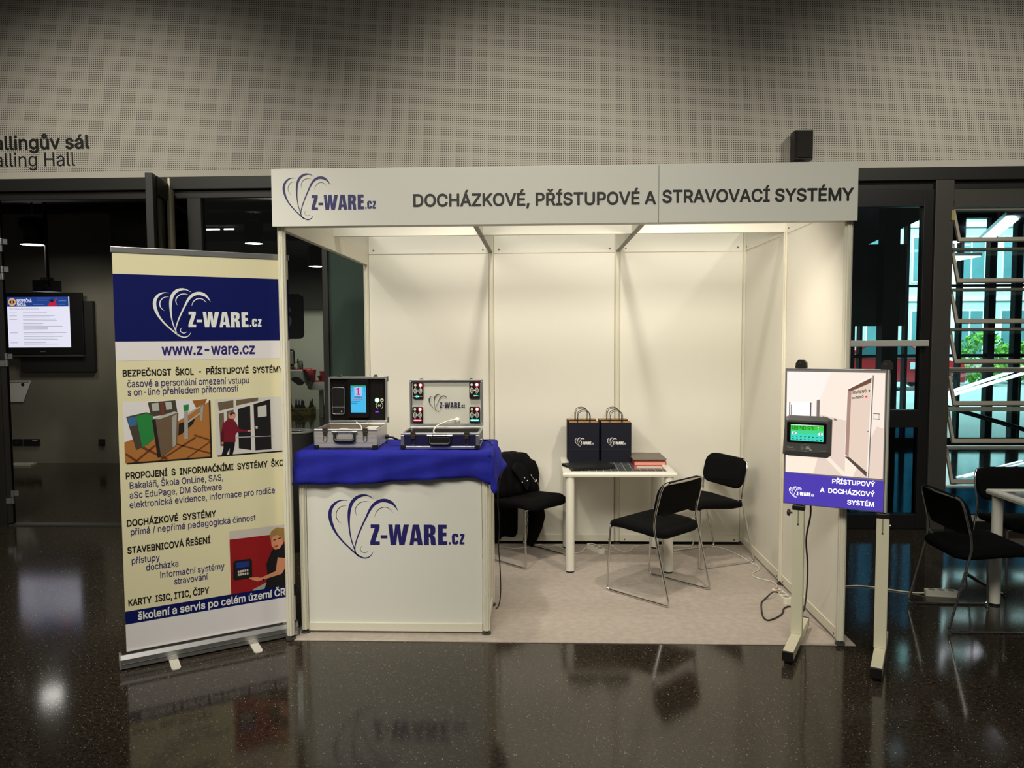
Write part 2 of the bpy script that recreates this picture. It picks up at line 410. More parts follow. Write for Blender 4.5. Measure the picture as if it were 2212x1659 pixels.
    'g': (170, [[150, 153, 150, 152, 150, -6, 149, -17, 146, -29, 141, -37, 134, -46, 126, -52, 105, -60, 96, -62, 71, -62, 55, -58, 41, -52, 34, -46, 25, -37, 19, -29, 19, -28, 20, -26, 41, -14, 43, -16, 45, -20, 55, -30, 62, -34, 71, -36, 81, -37, 88, -37, 94, -36, 104, -33, 111, -30, 114, -27, 118, -22, 122, -14, 124, -2, 124, 25, 122, 25, 118, 18, 110, 10, 101, 4, 92, 1, 80, 0, 66, 1, 55, 4, 44, 10, 36, 15, 27, 25, 21, 34, 16, 47, 14, 60, 13, 73, 14, 92, 16, 106, 21, 119, 27, 129, 37, 140, 44, 145, 54, 151, 66, 155, 76, 156, 89, 155, 100, 151, 110, 145, 121, 134, 124, 130, 124, 152, 124, 153], [110, 120, 106, 124, 98, 128, 92, 129, 83, 130, 74, 130, 65, 127, 60, 125, 48, 112, 44, 104, 40, 87, 40, 67, 44, 50, 51, 40, 59, 31, 73, 26, 92, 26, 98, 27, 104, 31, 113, 40, 118, 48, 122, 59, 124, 76, 122, 94, 119, 105]]),
    'h': (164, [[126, 143, 132, 137, 137, 129, 141, 120, 143, 110, 144, 98, 144, 0, 143, -2, 118, -2, 117, 0, 117, 95, 115, 106, 113, 114, 108, 121, 102, 126, 94, 129, 84, 130, 74, 128, 64, 125, 57, 119, 52, 112, 48, 102, 46, 91, 46, 0, 45, -2, 20, -1, 20, 0, 20, 204, 21, 205, 45, 205, 46, 204, 46, 131, 51, 138, 60, 146, 70, 152, 80, 155, 92, 156, 109, 153, 119, 148]]),
    'i': (67, [[46, 153, 46, 152, 46, 0, 45, -2, 21, -2, 20, 0, 20, 152, 21, 154], [46, 207, 50, 201, 52, 194, 52, 192, 49, 184, 46, 180, 40, 176, 32, 175, 26, 177, 23, 179, 17, 186, 16, 192, 17, 201, 22, 207, 28, 210, 32, 211, 38, 210]]),
    'k': (152, [[144, 153, 145, 152, 145, 151, 82, 86, 150, 1, 150, 0, 149, -2, 118, -1, 61, 69, 46, 55, 46, 0, 45, -2, 20, -1, 20, 0, 20, 204, 21, 205, 45, 205, 46, 204, 46, 87, 48, 87, 114, 153]]),
    'l': (76, [[46, 204, 46, 204, 46, 38, 47, 33, 49, 26, 52, 24, 57, 23, 64, 23, 68, 24, 69, 22, 73, 2, 73, 0, 72, -1, 58, -3, 44, -2, 36, 1, 31, 5, 28, 8, 23, 15, 21, 22, 20, 32, 20, 204, 21, 205]]),
    'm': (244, [[206, 146, 212, 139, 217, 132, 221, 124, 223, 114, 224, 104, 224, 0, 224, -1, 198, -2, 197, 0, 197, 102, 196, 110, 193, 118, 188, 124, 179, 128, 168, 130, 158, 129, 150, 126, 144, 122, 140, 116, 136, 108, 135, 100, 135, 0, 134, -1, 110, -2, 109, 0, 109, 104, 107, 113, 107, 114, 101, 122, 92, 128, 81, 130, 72, 130, 69, 129, 64, 127, 58, 122, 51, 116, 48, 106, 46, 95, 46, 0, 45, -2, 21, -2, 20, 0, 20, 152, 20, 153, 46, 153, 46, 152, 46, 131, 52, 139, 60, 147, 70, 152, 78, 155, 86, 156, 98, 155, 108, 151, 114, 146, 122, 138, 128, 128, 133, 137, 143, 147, 152, 152, 162, 155, 173, 156, 184, 156, 198, 151]]),
    'n': (164, [[126, 143, 132, 137, 137, 129, 141, 120, 143, 110, 144, 98, 144, 0, 143, -2, 118, -2, 117, 0, 117, 95, 115, 106, 113, 114, 108, 121, 102, 126, 94, 129, 84, 130, 74, 128, 64, 125, 57, 119, 52, 112, 48, 102, 46, 91, 46, 0, 45, -2, 20, -1, 20, 0, 20, 152, 21, 154, 46, 153, 46, 152, 46, 131, 51, 138, 60, 146, 70, 152, 80, 155, 92, 156, 109, 153, 119, 148]]),
    'o': (166, [[129, 139, 138, 128, 145, 117, 151, 104, 153, 78, 153, 62, 150, 45, 144, 32, 138, 22, 129, 12, 120, 6, 107, -1, 94, -4, 85, -5, 72, -4, 58, -1, 46, 6, 37, 12, 28, 22, 20, 34, 16, 46, 14, 59, 13, 78, 14, 94, 16, 104, 21, 117, 28, 128, 37, 139, 48, 146, 58, 151, 70, 155, 85, 156, 98, 154, 108, 151, 118, 146], [113, 118, 108, 123, 100, 127, 94, 129, 84, 130, 75, 130, 66, 127, 59, 123, 53, 116, 48, 110, 44, 102, 40, 85, 40, 65, 44, 48, 48, 40, 52, 34, 59, 27, 65, 24, 73, 21, 92, 21, 101, 24, 107, 27, 114, 34, 118, 40, 122, 48, 125, 56, 127, 76, 125, 92, 122, 102, 118, 110]]),
    'p': (170, [[133, 140, 143, 129, 150, 117, 153, 106, 157, 89, 157, 73, 156, 59, 153, 45, 150, 34, 145, 24, 138, 16, 126, 5, 113, -1, 104, -4, 94, -5, 79, -4, 68, 1, 56, 9, 53, 12, 46, 21, 46, -58, 45, -59, 20, -58, 20, -58, 20, 152, 21, 154, 46, 153, 46, 152, 46, 130, 54, 139, 61, 146, 70, 151, 81, 155, 94, 156, 104, 155, 113, 152, 125, 146], [117, 118, 112, 124, 104, 128, 98, 129, 89, 130, 78, 129, 71, 127, 65, 124, 55, 112, 51, 104, 48, 96, 46, 77, 48, 55, 51, 46, 55, 38, 59, 33, 66, 27, 72, 24, 78, 22, 86, 21, 98, 22, 104, 23, 111, 27, 118, 34, 122, 40, 128, 56, 130, 65, 130, 86, 128, 94, 122, 111]]),
    'r': (104, [[98, 154, 98, 154, 98, 128, 98, 128, 82, 128, 73, 127, 64, 125, 58, 120, 51, 112, 48, 104, 46, 95, 46, 0, 45, -2, 21, -2, 20, 0, 20, 152, 21, 154, 46, 153, 46, 152, 46, 132, 50, 139, 54, 143, 60, 148, 68, 153, 76, 155, 84, 156, 92, 156]]),
    's': (146, [[118, 140, 122, 136, 128, 126, 131, 117, 131, 116, 129, 114, 107, 109, 105, 111, 102, 118, 96, 125, 88, 129, 74, 131, 62, 129, 53, 126, 47, 120, 45, 110, 46, 104, 51, 98, 57, 95, 70, 90, 91, 86, 104, 82, 116, 76, 124, 68, 130, 61, 132, 53, 133, 45, 133, 33, 131, 26, 126, 18, 118, 10, 113, 6, 95, -2, 85, -5, 62, -5, 46, -1, 36, 4, 30, 8, 23, 16, 19, 21, 13, 37, 13, 38, 14, 39, 38, 45, 40, 43, 43, 33, 51, 25, 61, 21, 74, 20, 90, 22, 97, 26, 104, 33, 106, 41, 105, 48, 101, 52, 96, 57, 86, 60, 60, 66, 47, 70, 36, 76, 27, 84, 21, 91, 19, 99, 18, 108, 18, 117, 20, 126, 25, 134, 32, 142, 37, 145, 46, 150, 62, 154, 74, 156, 92, 154, 96, 153, 103, 150, 112, 145]]),
    't': (91, [[50, 189, 51, 188, 51, 154, 82, 154, 83, 152, 83, 130, 82, 130, 51, 129, 51, 38, 52, 30, 55, 26, 60, 23, 67, 22, 75, 22, 81, 23, 82, 22, 86, 0, 84, -1, 75, -3, 65, -4, 54, -2, 44, 2, 38, 7, 30, 15, 26, 25, 25, 34, 25, 129, 3, 129, 2, 130, 2, 152, 3, 154, 25, 154, 25, 188, 26, 190]]),
    'u': (164, [[144, 153, 144, 152, 144, 0, 143, -2, 118, -1, 118, 0, 118, 21, 113, 14, 104, 6, 94, 0, 84, -3, 75, -4, 65, -3, 55, -1, 45, 3, 40, 7, 36, 10, 27, 22, 23, 32, 21, 42, 20, 54, 20, 152, 21, 154, 45, 154, 46, 152, 46, 58, 48, 47, 51, 38, 55, 32, 62, 25, 70, 23, 82, 22, 90, 23, 100, 26, 107, 33, 112, 40, 116, 50, 117, 60, 117, 152, 118, 154]]),
    'v': (156, [[150, 153, 150, 152, 150, 149, 93, 0, 91, -2, 64, -1, 63, 0, 62, 4, 6, 149, 6, 152, 7, 154, 34, 154, 36, 152, 68, 62, 78, 29, 79, 35, 83, 44, 85, 54, 89, 63, 120, 152, 122, 154]]),
    'w': (227, [[218, 153, 219, 152, 219, 151, 174, 2, 172, -1, 147, -2, 146, 0, 114, 117, 107, 91, 80, 0, 79, -2, 55, -2, 54, 0, 8, 151, 8, 152, 8, 153, 35, 154, 37, 152, 54, 85, 57, 77, 63, 58, 65, 45, 68, 33, 70, 43, 78, 75, 81, 86, 99, 151, 100, 153, 127, 154, 129, 152, 154, 56, 158, 34, 169, 75, 172, 86, 191, 152, 192, 154]]),
    'y': (156, [[150, 153, 150, 152, 150, 149, 84, -23, 78, -35, 72, -44, 65, -51, 56, -56, 47, -59, 38, -60, 30, -60, 18, -56, 18, -56, 18, -54, 24, -34, 26, -32, 34, -34, 42, -34, 46, -33, 50, -30, 55, -21, 63, 0, 7, 146, 6, 152, 7, 154, 34, 154, 36, 152, 68, 62, 76, 36, 78, 29, 83, 44, 85, 54, 89, 63, 120, 152, 122, 154]]),
    'z': (152, [[134, 153, 134, 152, 134, 131, 52, 25, 135, 25, 136, 24, 136, 0, 135, -2, 16, -1, 16, 0, 16, 19, 100, 127, 19, 127, 18, 128, 18, 152, 19, 154]]),
    'á': (156, [[120, 141, 125, 136, 130, 129, 134, 120, 136, 110, 136, 103, 136, 0, 135, -2, 110, -1, 110, 0, 110, 19, 107, 14, 102, 9, 96, 4, 86, -2, 77, -4, 66, -5, 54, -5, 44, -2, 29, 5, 22, 11, 17, 19, 14, 24, 11, 35, 11, 46, 12, 56, 16, 65, 21, 72, 23, 74, 32, 79, 40, 83, 50, 86, 72, 90, 102, 94, 106, 95, 108, 98, 109, 104, 106, 118, 95, 128, 88, 129, 76, 130, 68, 129, 60, 127, 54, 124, 50, 120, 44, 114, 42, 110, 40, 108, 16, 115, 15, 116, 15, 117, 19, 127, 24, 133, 30, 139, 37, 144, 46, 149, 54, 152, 62, 154, 79, 156, 96, 154, 107, 150, 115, 145], [109, 72, 92, 68, 62, 64, 48, 59, 42, 55, 39, 48, 38, 42, 39, 37, 42, 30, 47, 25, 52, 23, 67, 20, 81, 21, 90, 24, 96, 29, 104, 38, 108, 46, 109, 54], [112, 213, 112, 212, 112, 211, 86, 171, 65, 170, 64, 172, 64, 173, 68, 183, 81, 210, 84, 213]]),
    'é': (162, [[129, 137, 136, 130, 140, 123, 145, 112, 149, 92, 149, 68, 148, 67, 40, 66, 40, 63, 42, 51, 45, 42, 56, 30, 68, 23, 76, 21, 86, 20, 94, 21, 102, 23, 108, 25, 114, 32, 118, 36, 120, 42, 122, 44, 146, 37, 147, 36, 147, 35, 142, 24, 135, 15, 129, 9, 113, 0, 104, -3, 96, -5, 83, -5, 70, -4, 58, -1, 46, 6, 37, 12, 28, 22, 21, 33, 16, 45, 14, 58, 13, 72, 13, 88, 16, 104, 20, 116, 22, 120, 28, 128, 33, 134, 45, 145, 58, 151, 69, 155, 83, 156, 96, 154, 105, 152, 122, 143], [112, 118, 104, 125, 94, 129, 81, 130, 72, 129, 66, 128, 60, 124, 51, 116, 45, 107, 41, 96, 40, 90, 122, 90, 121, 97, 120, 100, 118, 106], [118, 213, 118, 212, 118, 211, 92, 171, 71, 170, 70, 172, 70, 173, 74, 183, 87, 210, 90, 213]]),
    'í': (67, [[46, 153, 46, 152, 46, 0, 45, -2, 21, -2, 20, 0, 20, 152, 21, 154], [70, 213, 70, 212, 70, 211, 44, 171, 23, 170, 22, 172, 22, 173, 26, 183, 39, 210, 42, 213]]),
    'č': (158, [[130, 138, 137, 130, 143, 120, 146, 110, 144, 109, 122, 103, 119, 105, 115, 116, 102, 127, 98, 128, 84, 130, 75, 130, 66, 127, 59, 123, 53, 116, 48, 110, 44, 102, 40, 85, 40, 65, 44, 48, 48, 40, 52, 34, 59, 27, 66, 23, 71, 21, 73, 21, 90, 21, 102, 24, 105, 26, 116, 36, 119, 42, 120, 47, 122, 49, 146, 42, 146, 42, 146, 40, 143, 30, 137, 21, 133, 16, 130, 13, 115, 2, 94, -5, 81, -5, 70, -4, 58, -1, 46, 6, 37, 12, 27, 23, 20, 34, 16, 46, 14, 56, 13, 72, 14, 91, 17, 107, 20, 116, 22, 120, 28, 128, 34, 136, 38, 140, 48, 146, 58, 151, 70, 155, 84, 156, 103, 153, 118, 146], [128, 213, 128, 212, 128, 210, 98, 176, 95, 172, 70, 173, 38, 210, 38, 212, 39, 214, 63, 214, 66, 211, 83, 190, 102, 213]]),
    'ř': (104, [[98, 154, 98, 154, 98, 128, 98, 128, 82, 128, 73, 127, 64, 125, 58, 120, 51, 112, 48, 104, 46, 95, 46, 0, 45, -2, 21, -2, 20, 0, 20, 152, 21, 154, 46, 153, 46, 152, 46, 132, 50, 139, 54, 143, 60, 148, 68, 153, 76, 155, 84, 156, 92, 156], [102, 213, 102, 212, 102, 210, 72, 176, 69, 172, 46, 173, 13, 210, 13, 212, 14, 214, 38, 214, 41, 211, 57, 190, 76, 213]]),
    'Š': (179, [[142, 191, 152, 180, 157, 172, 161, 160, 161, 150, 160, 149, 135, 149, 134, 150, 132, 160, 131, 162, 127, 168, 120, 174, 112, 178, 103, 180, 92, 181, 78, 180, 67, 177, 59, 173, 52, 166, 48, 158, 47, 150, 49, 142, 53, 134, 60, 129, 68, 124, 86, 118, 108, 113, 133, 103, 144, 96, 154, 87, 160, 78, 163, 72, 164, 65, 164, 53, 163, 44, 156, 24, 147, 14, 140, 9, 130, 3, 117, -2, 104, -5, 92, -6, 74, -5, 54, 1, 40, 8, 30, 16, 19, 32, 15, 44, 14, 54, 14, 56, 14, 56, 42, 57, 44, 54, 45, 44, 49, 37, 58, 29, 67, 25, 70, 24, 87, 22, 98, 22, 114, 26, 123, 30, 131, 38, 135, 45, 136, 48, 137, 57, 136, 64, 132, 71, 118, 81, 107, 85, 75, 94, 58, 99, 44, 107, 34, 114, 32, 116, 26, 124, 21, 135, 20, 146, 21, 161, 24, 171, 28, 178, 33, 185, 44, 195, 56, 201, 63, 204, 77, 207, 93, 208, 115, 205, 126, 201, 137, 195], [134, 264, 134, 264, 134, 261, 105, 228, 101, 224, 76, 225, 44, 261, 44, 264, 45, 265, 69, 265, 73, 261, 89, 242, 105, 262, 108, 265]]),
}
OUTLINES_BOLD = {
    ',': (75, [[60, 34, 63, 32, 63, 26, 42, -52, 40, -54, 38, -56, 34, -57, 15, -57, 12, -56, 10, -54, 7, -52, 7, -46, 18, 28, 19, 32, 21, 34, 24, 36, 27, 37, 55, 37, 58, 36]]),
    '-': (181, [[140, 104, 143, 100, 143, 74, 141, 70, 136, 67, 46, 66, 42, 67, 40, 69, 38, 74, 38, 100, 40, 104, 44, 106, 135, 107, 138, 106]]),
    '.': (75, [[56, 36, 63, 27, 64, 19, 64, 13, 63, 7, 63, 5, 59, 0, 56, -3, 49, -8, 38, -11, 27, -8, 20, -3, 13, 5, 12, 14, 13, 25, 18, 34, 27, 41, 38, 44, 49, 41]]),
    'A': (192, [[116, 209, 118, 206, 192, 6, 193, 2, 193, -4, 191, -6, 188, -8, 185, -9, 158, -9, 154, -8, 152, -6, 150, -3, 132, 48, 60, 48, 42, -3, 40, -6, 38, -8, 34, -9, 7, -9, 4, -8, 2, -6, -1, -4, -1, 2, 73, 206, 76, 209, 78, 211, 81, 212, 110, 212, 114, 211], [96, 153, 74, 88, 118, 88, 104, 126]]),
    'B': (182, [[146, 197, 153, 190, 160, 181, 165, 169, 167, 159, 167, 153, 167, 138, 163, 124, 155, 114, 147, 106, 158, 99, 161, 96, 167, 88, 169, 84, 171, 79, 174, 67, 175, 58, 174, 42, 172, 31, 168, 23, 161, 14, 153, 7, 141, -1, 128, -6, 115, -8, 102, -9, 24, -9, 20, -8, 18, -6, 16, -2, 16, 204, 16, 206, 18, 208, 20, 211, 24, 212, 110, 212, 121, 209, 135, 204], [127, 73, 118, 79, 110, 83, 101, 83, 58, 83, 58, 32, 100, 32, 112, 33, 122, 36, 126, 38, 131, 43, 133, 49, 133, 58, 133, 63, 130, 69], [120, 165, 114, 170, 106, 172, 98, 172, 58, 172, 58, 123, 96, 123, 104, 123, 112, 126, 116, 129, 122, 136, 125, 142, 125, 151, 125, 156, 123, 161]]),
    'C': (204, [[172, 190, 176, 186, 182, 178, 187, 171, 194, 154, 197, 142, 197, 138, 194, 133, 192, 131, 189, 130, 163, 130, 160, 131, 157, 134, 155, 136, 152, 146, 149, 153, 142, 161, 132, 168, 124, 172, 118, 173, 97, 173, 89, 171, 77, 166, 71, 161, 63, 152, 57, 142, 53, 130, 50, 117, 49, 103, 50, 90, 53, 74, 57, 62, 68, 46, 72, 43, 86, 34, 97, 30, 108, 30, 118, 31, 131, 34, 136, 37, 142, 42, 149, 50, 152, 58, 155, 68, 157, 70, 160, 72, 163, 73, 189, 73, 192, 72, 194, 70, 197, 68, 197, 62, 195, 52, 192, 42, 186, 30, 180, 22, 176, 18, 167, 9, 148, -3, 129, -9, 108, -12, 92, -10, 70, -5, 56, 2, 42, 13, 39, 16, 31, 26, 20, 42, 12, 62, 9, 79, 8, 97, 9, 124, 13, 145, 20, 160, 27, 172, 31, 178, 39, 188, 42, 191, 53, 199, 70, 209, 90, 214, 104, 215, 118, 215, 137, 211, 157, 202]]),
    'D': (201, [[159, 189, 173, 174, 180, 160, 187, 146, 189, 140, 191, 124, 193, 105, 192, 82, 188, 62, 181, 44, 171, 27, 160, 16, 144, 4, 129, -3, 111, -7, 91, -9, 24, -9, 20, -8, 18, -6, 16, -2, 16, 204, 18, 208, 20, 211, 24, 212, 93, 212, 110, 211, 127, 207, 132, 205, 145, 199], [133, 157, 124, 164, 114, 168, 103, 171, 90, 172, 58, 172, 58, 32, 88, 32, 102, 33, 112, 35, 123, 40, 130, 45, 139, 54, 144, 64, 148, 73, 151, 87, 152, 101, 151, 117, 148, 131, 145, 140, 139, 150]]),
    'E': (167, [[154, 209, 157, 204, 157, 180, 155, 176, 152, 173, 149, 172, 58, 172, 58, 123, 142, 123, 146, 122, 148, 120, 150, 116, 150, 90, 148, 86, 146, 83, 142, 82, 58, 82, 58, 32, 150, 32, 154, 31, 156, 28, 158, 24, 158, -2, 158, -4, 156, -6, 154, -8, 150, -9, 24, -9, 20, -8, 18, -6, 16, -2, 16, 204, 16, 206, 18, 208, 20, 211, 24, 212, 149, 212, 152, 211]]),
    'F': (164, [[154, 209, 156, 204, 156, 180, 154, 176, 152, 173, 148, 172, 58, 172, 58, 120, 138, 120, 142, 119, 144, 116, 146, 112, 146, 86, 144, 82, 142, 80, 138, 79, 58, 79, 58, -2, 58, -4, 56, -6, 54, -8, 50, -9, 24, -9, 20, -8, 18, -6, 16, -2, 16, 204, 16, 206, 18, 208, 20, 211, 24, 212, 148, 212, 152, 211]]),
    'H': (207, [[188, 209, 191, 204, 191, -2, 189, -6, 186, -8, 183, -9, 157, -9, 154, -8, 152, -6, 149, -4, 149, -2, 148, 84, 58, 84, 58, -2, 58, -4, 56, -6, 54, -8, 50, -9, 24, -9, 20, -8, 18, -6, 16, -2, 16, 204, 18, 208, 20, 211, 24, 212, 50, 212, 54, 211, 56, 209, 58, 206, 58, 204, 58, 125, 148, 125, 149, 204, 149, 206, 151, 208, 154, 211, 157, 212, 183, 212, 186, 211]]),
    'I': (120, [[114, 209, 116, 204, 116, 180, 114, 176, 112, 173, 108, 172, 81, 172, 81, 32, 108, 32, 112, 31, 114, 28, 116, 24, 116, -2, 116, -4, 114, -6, 112, -8, 108, -9, 12, -9, 8, -8, 6, -6, 4, -2, 4, 24, 6, 28, 8, 31, 12, 32, 39, 32, 39, 172, 12, 172, 8, 173, 6, 175, 4, 180, 4, 204, 4, 206, 6, 208, 8, 211, 12, 212, 108, 212, 112, 211]]),
    'J': (159, [[140, 209, 143, 204, 143, 55, 141, 38, 135, 22, 123, 6, 109, -4, 93, -9, 73, -12, 55, -9, 40, -4, 25, 6, 13, 22, 6, 40, 5, 55, 5, 70, 5, 72, 7, 74, 10, 77, 13, 78, 39, 78, 42, 77, 45, 74, 47, 70, 48, 51, 50, 42, 59, 32, 66, 29, 72, 29, 82, 29, 88, 31, 94, 37, 97, 41, 100, 49, 101, 58, 101, 204, 104, 209, 106, 211, 109, 212, 135, 212, 138, 211]]),
    'K': (187, [[184, 209, 187, 204, 187, 201, 185, 197, 108, 114, 187, 4, 187, -2, 185, -6, 182, -8, 179, -9, 149, -9, 146, -8, 144, -6, 78, 84, 58, 63, 58, -2, 58, -4, 56, -6, 54, -8, 50, -9, 24, -9, 20, -8, 18, -6, 16, -2, 16, 204, 18, 208, 20, 211, 24, 212, 50, 212, 54, 211, 56, 209, 58, 206, 58, 204, 58, 121, 71, 136, 83, 148, 140, 209, 142, 211, 145, 212, 179, 212, 182, 211]]),
    'L': (157, [[56, 209, 58, 204, 58, 32, 144, 32, 148, 31, 150, 28, 152, 24, 152, -2, 150, -6, 148, -8, 144, -9, 24, -9, 20, -8, 18, -6, 16, -4, 16, -2, 16, 204, 18, 209, 20, 211, 24, 212, 50, 212, 54, 211]]),
    'M': (251, [[232, 209, 235, 204, 235, -2, 233, -6, 230, -8, 227, -9, 202, -9, 198, -8, 196, -6, 194, -2, 194, 122, 145, -3, 142, -6, 140, -8, 137, -9, 114, -9, 110, -8, 108, -6, 106, -3, 61, 111, 58, 121, 57, -2, 54, -6, 52, -8, 49, -9, 24, -9, 20, -8, 18, -6, 16, -2, 16, 204, 18, 208, 20, 211, 24, 212, 61, 212, 64, 211, 68, 208, 70, 204, 117, 82, 126, 57, 135, 82, 182, 204, 184, 208, 188, 211, 191, 212, 227, 212, 230, 211]]),
    'N': (209, [[190, 209, 193, 204, 193, -2, 191, -6, 188, -8, 185, -9, 155, -9, 152, -8, 148, -5, 73, 113, 58, 137, 58, -2, 56, -6, 54, -8, 50, -9, 24, -9, 20, -8, 18, -6, 16, -2, 16, 204, 18, 208, 20, 211, 24, 212, 54, 212, 58, 211, 61, 208, 152, 66, 152, 204, 154, 209, 156, 211, 160, 212, 185, 212, 188, 211]]),
    'O': (213, [[171, 191, 183, 178, 193, 162, 201, 142, 204, 124, 205, 107, 204, 79, 201, 62, 194, 42, 183, 26, 170, 13, 157, 2, 140, -6, 124, -10, 106, -12, 90, -10, 73, -6, 56, 2, 44, 12, 31, 26, 20, 42, 12, 62, 9, 79, 8, 97, 9, 124, 13, 145, 20, 160, 27, 172, 31, 178, 38, 186, 44, 191, 54, 199, 70, 209, 90, 214, 104, 215, 121, 214, 126, 213, 138, 210, 143, 209, 155, 202], [145, 158, 136, 166, 126, 170, 119, 172, 109, 173, 95, 172, 87, 170, 78, 166, 70, 160, 64, 153, 58, 142, 53, 130, 50, 117, 49, 101, 51, 83, 53, 74, 58, 62, 69, 45, 79, 37, 87, 33, 97, 30, 109, 30, 119, 31, 126, 33, 135, 37, 145, 46, 151, 53, 156, 62, 160, 74, 163, 86, 164, 103, 163, 117, 160, 132, 156, 142, 151, 151]]),
    'P': (178, [[148, 195, 156, 187, 164, 176, 167, 167, 171, 153, 171, 125, 167, 111, 164, 102, 156, 91, 148, 83, 137, 75, 126, 70, 106, 66, 96, 65, 58, 65, 58, -2, 58, -4, 56, -6, 54, -8, 50, -9, 24, -9, 20, -8, 18, -6, 16, -2, 16, 204, 16, 206, 18, 208, 20, 211, 24, 212, 110, 212, 126, 208, 137, 203], [122, 162, 115, 168, 101, 172, 94, 172, 58, 172, 58, 106, 94, 106, 108, 107, 110, 107, 114, 109, 119, 113, 126, 121, 129, 130, 130, 139, 128, 150, 126, 157]]),
    'R': (180, [[149, 195, 157, 187, 164, 177, 167, 168, 172, 152, 172, 144, 172, 130, 167, 112, 164, 105, 156, 94, 149, 87, 137, 80, 179, 4, 179, 2, 179, -4, 177, -6, 174, -8, 171, -9, 141, -9, 138, -8, 134, -5, 132, -1, 94, 70, 58, 70, 58, -2, 58, -4, 56, -6, 54, -8, 50, -9, 24, -9, 20, -8, 18, -6, 16, -2, 16, 204, 16, 206, 18, 208, 20, 211, 24, 212, 110, 212, 126, 208, 138, 202], [122, 164, 116, 168, 110, 171, 94, 172, 58, 172, 58, 111, 94, 111, 108, 112, 112, 113, 122, 118, 125, 124, 128, 131, 130, 141, 129, 150, 126, 158]]),
    'S': (179, [[147, 196, 157, 185, 164, 175, 165, 170, 167, 163, 168, 150, 166, 146, 164, 143, 160, 142, 135, 142, 132, 143, 130, 145, 127, 148, 125, 157, 123, 162, 116, 168, 109, 172, 103, 173, 92, 174, 78, 173, 70, 171, 64, 168, 58, 162, 55, 157, 55, 150, 56, 144, 58, 139, 63, 135, 70, 131, 88, 125, 109, 120, 130, 112, 138, 109, 149, 101, 159, 92, 166, 82, 170, 73, 171, 66, 171, 52, 170, 43, 163, 21, 152, 9, 145, 4, 134, -3, 119, -9, 104, -12, 92, -13, 74, -12, 61, -8, 50, -5, 37, 1, 25, 12, 12, 29, 9, 41, 7, 52, 7, 58, 9, 60, 12, 63, 15, 64, 42, 64, 46, 63, 48, 61, 50, 58, 52, 47, 55, 41, 62, 35, 70, 31, 87, 29, 98, 29, 104, 30, 110, 32, 118, 36, 126, 43, 129, 48, 129, 59, 129, 62, 127, 66, 114, 74, 106, 78, 73, 87, 55, 93, 41, 100, 30, 109, 27, 112, 19, 121, 14, 132, 13, 146, 14, 162, 17, 174, 21, 181, 28, 190, 41, 202, 52, 207, 59, 210, 66, 212, 77, 214, 93, 215, 105, 214, 118, 211, 129, 207, 140, 202]]),
    'T': (179, [[172, 209, 175, 204, 175, 180, 173, 176, 170, 173, 167, 172, 111, 172, 111, -2, 108, -6, 106, -8, 103, -9, 77, -9, 74, -8, 71, -6, 69, -2, 69, 172, 13, 172, 10, 173, 7, 176, 5, 180, 5, 204, 5, 206, 7, 208, 10, 211, 13, 212, 167, 212, 170, 211]]),
    'U': (207, [[188, 209, 191, 204, 191, 65, 190, 54, 186, 39, 181, 28, 174, 18, 162, 7, 149, -2, 134, -8, 116, -11, 106, -12, 91, -11, 73, -8, 58, -2, 45, 7, 34, 17, 26, 28, 20, 39, 17, 54, 16, 65, 16, 204, 18, 208, 20, 211, 24, 212, 50, 212, 54, 211, 56, 209, 58, 204, 58, 64, 63, 49, 67, 44, 73, 38, 79, 34, 93, 30, 114, 30, 128, 34, 134, 38, 140, 44, 144, 49, 147, 62, 149, 71, 149, 204, 149, 206, 151, 208, 154, 211, 157, 212, 183, 212, 186, 211]]),
    'V': (192, [[190, 209, 193, 204, 193, 201, 192, 196, 119, -3, 116, -6, 114, -8, 111, -9, 82, -9, 78, -8, 75, -5, 73, 0, 0, 197, -1, 201, -1, 206, 1, 208, 4, 211, 7, 212, 34, 212, 38, 211, 40, 209, 42, 206, 84, 86, 88, 78, 96, 50, 150, 206, 152, 209, 154, 211, 158, 212, 185, 212, 188, 211]]),
    'Y': (189, [[188, 209, 190, 204, 190, 199, 115, 80, 115, -2, 115, -4, 113, -6, 110, -8, 107, -9, 81, -9, 78, -8, 75, -6, 73, -2, 73, 80, -1, 199, -1, 201, -1, 206, 1, 208, 4, 211, 7, 212, 36, 212, 40, 211, 42, 209, 44, 206, 84, 144, 94, 124, 106, 145, 144, 206, 146, 209, 148, 211, 152, 212, 182, 212, 186, 211]]),
    'Z': (175, [[164, 209, 167, 204, 167, 183, 167, 181, 64, 32, 160, 32, 164, 31, 166, 28, 168, 24, 168, -2, 166, -6, 164, -8, 160, -9, 17, -9, 14, -8, 12, -6, 9, -2, 9, 21, 9, 23, 100, 156, 112, 172, 16, 172, 12, 173, 10, 176, 8, 180, 8, 204, 10, 208, 12, 211, 16, 212, 159, 212, 162, 211]]),
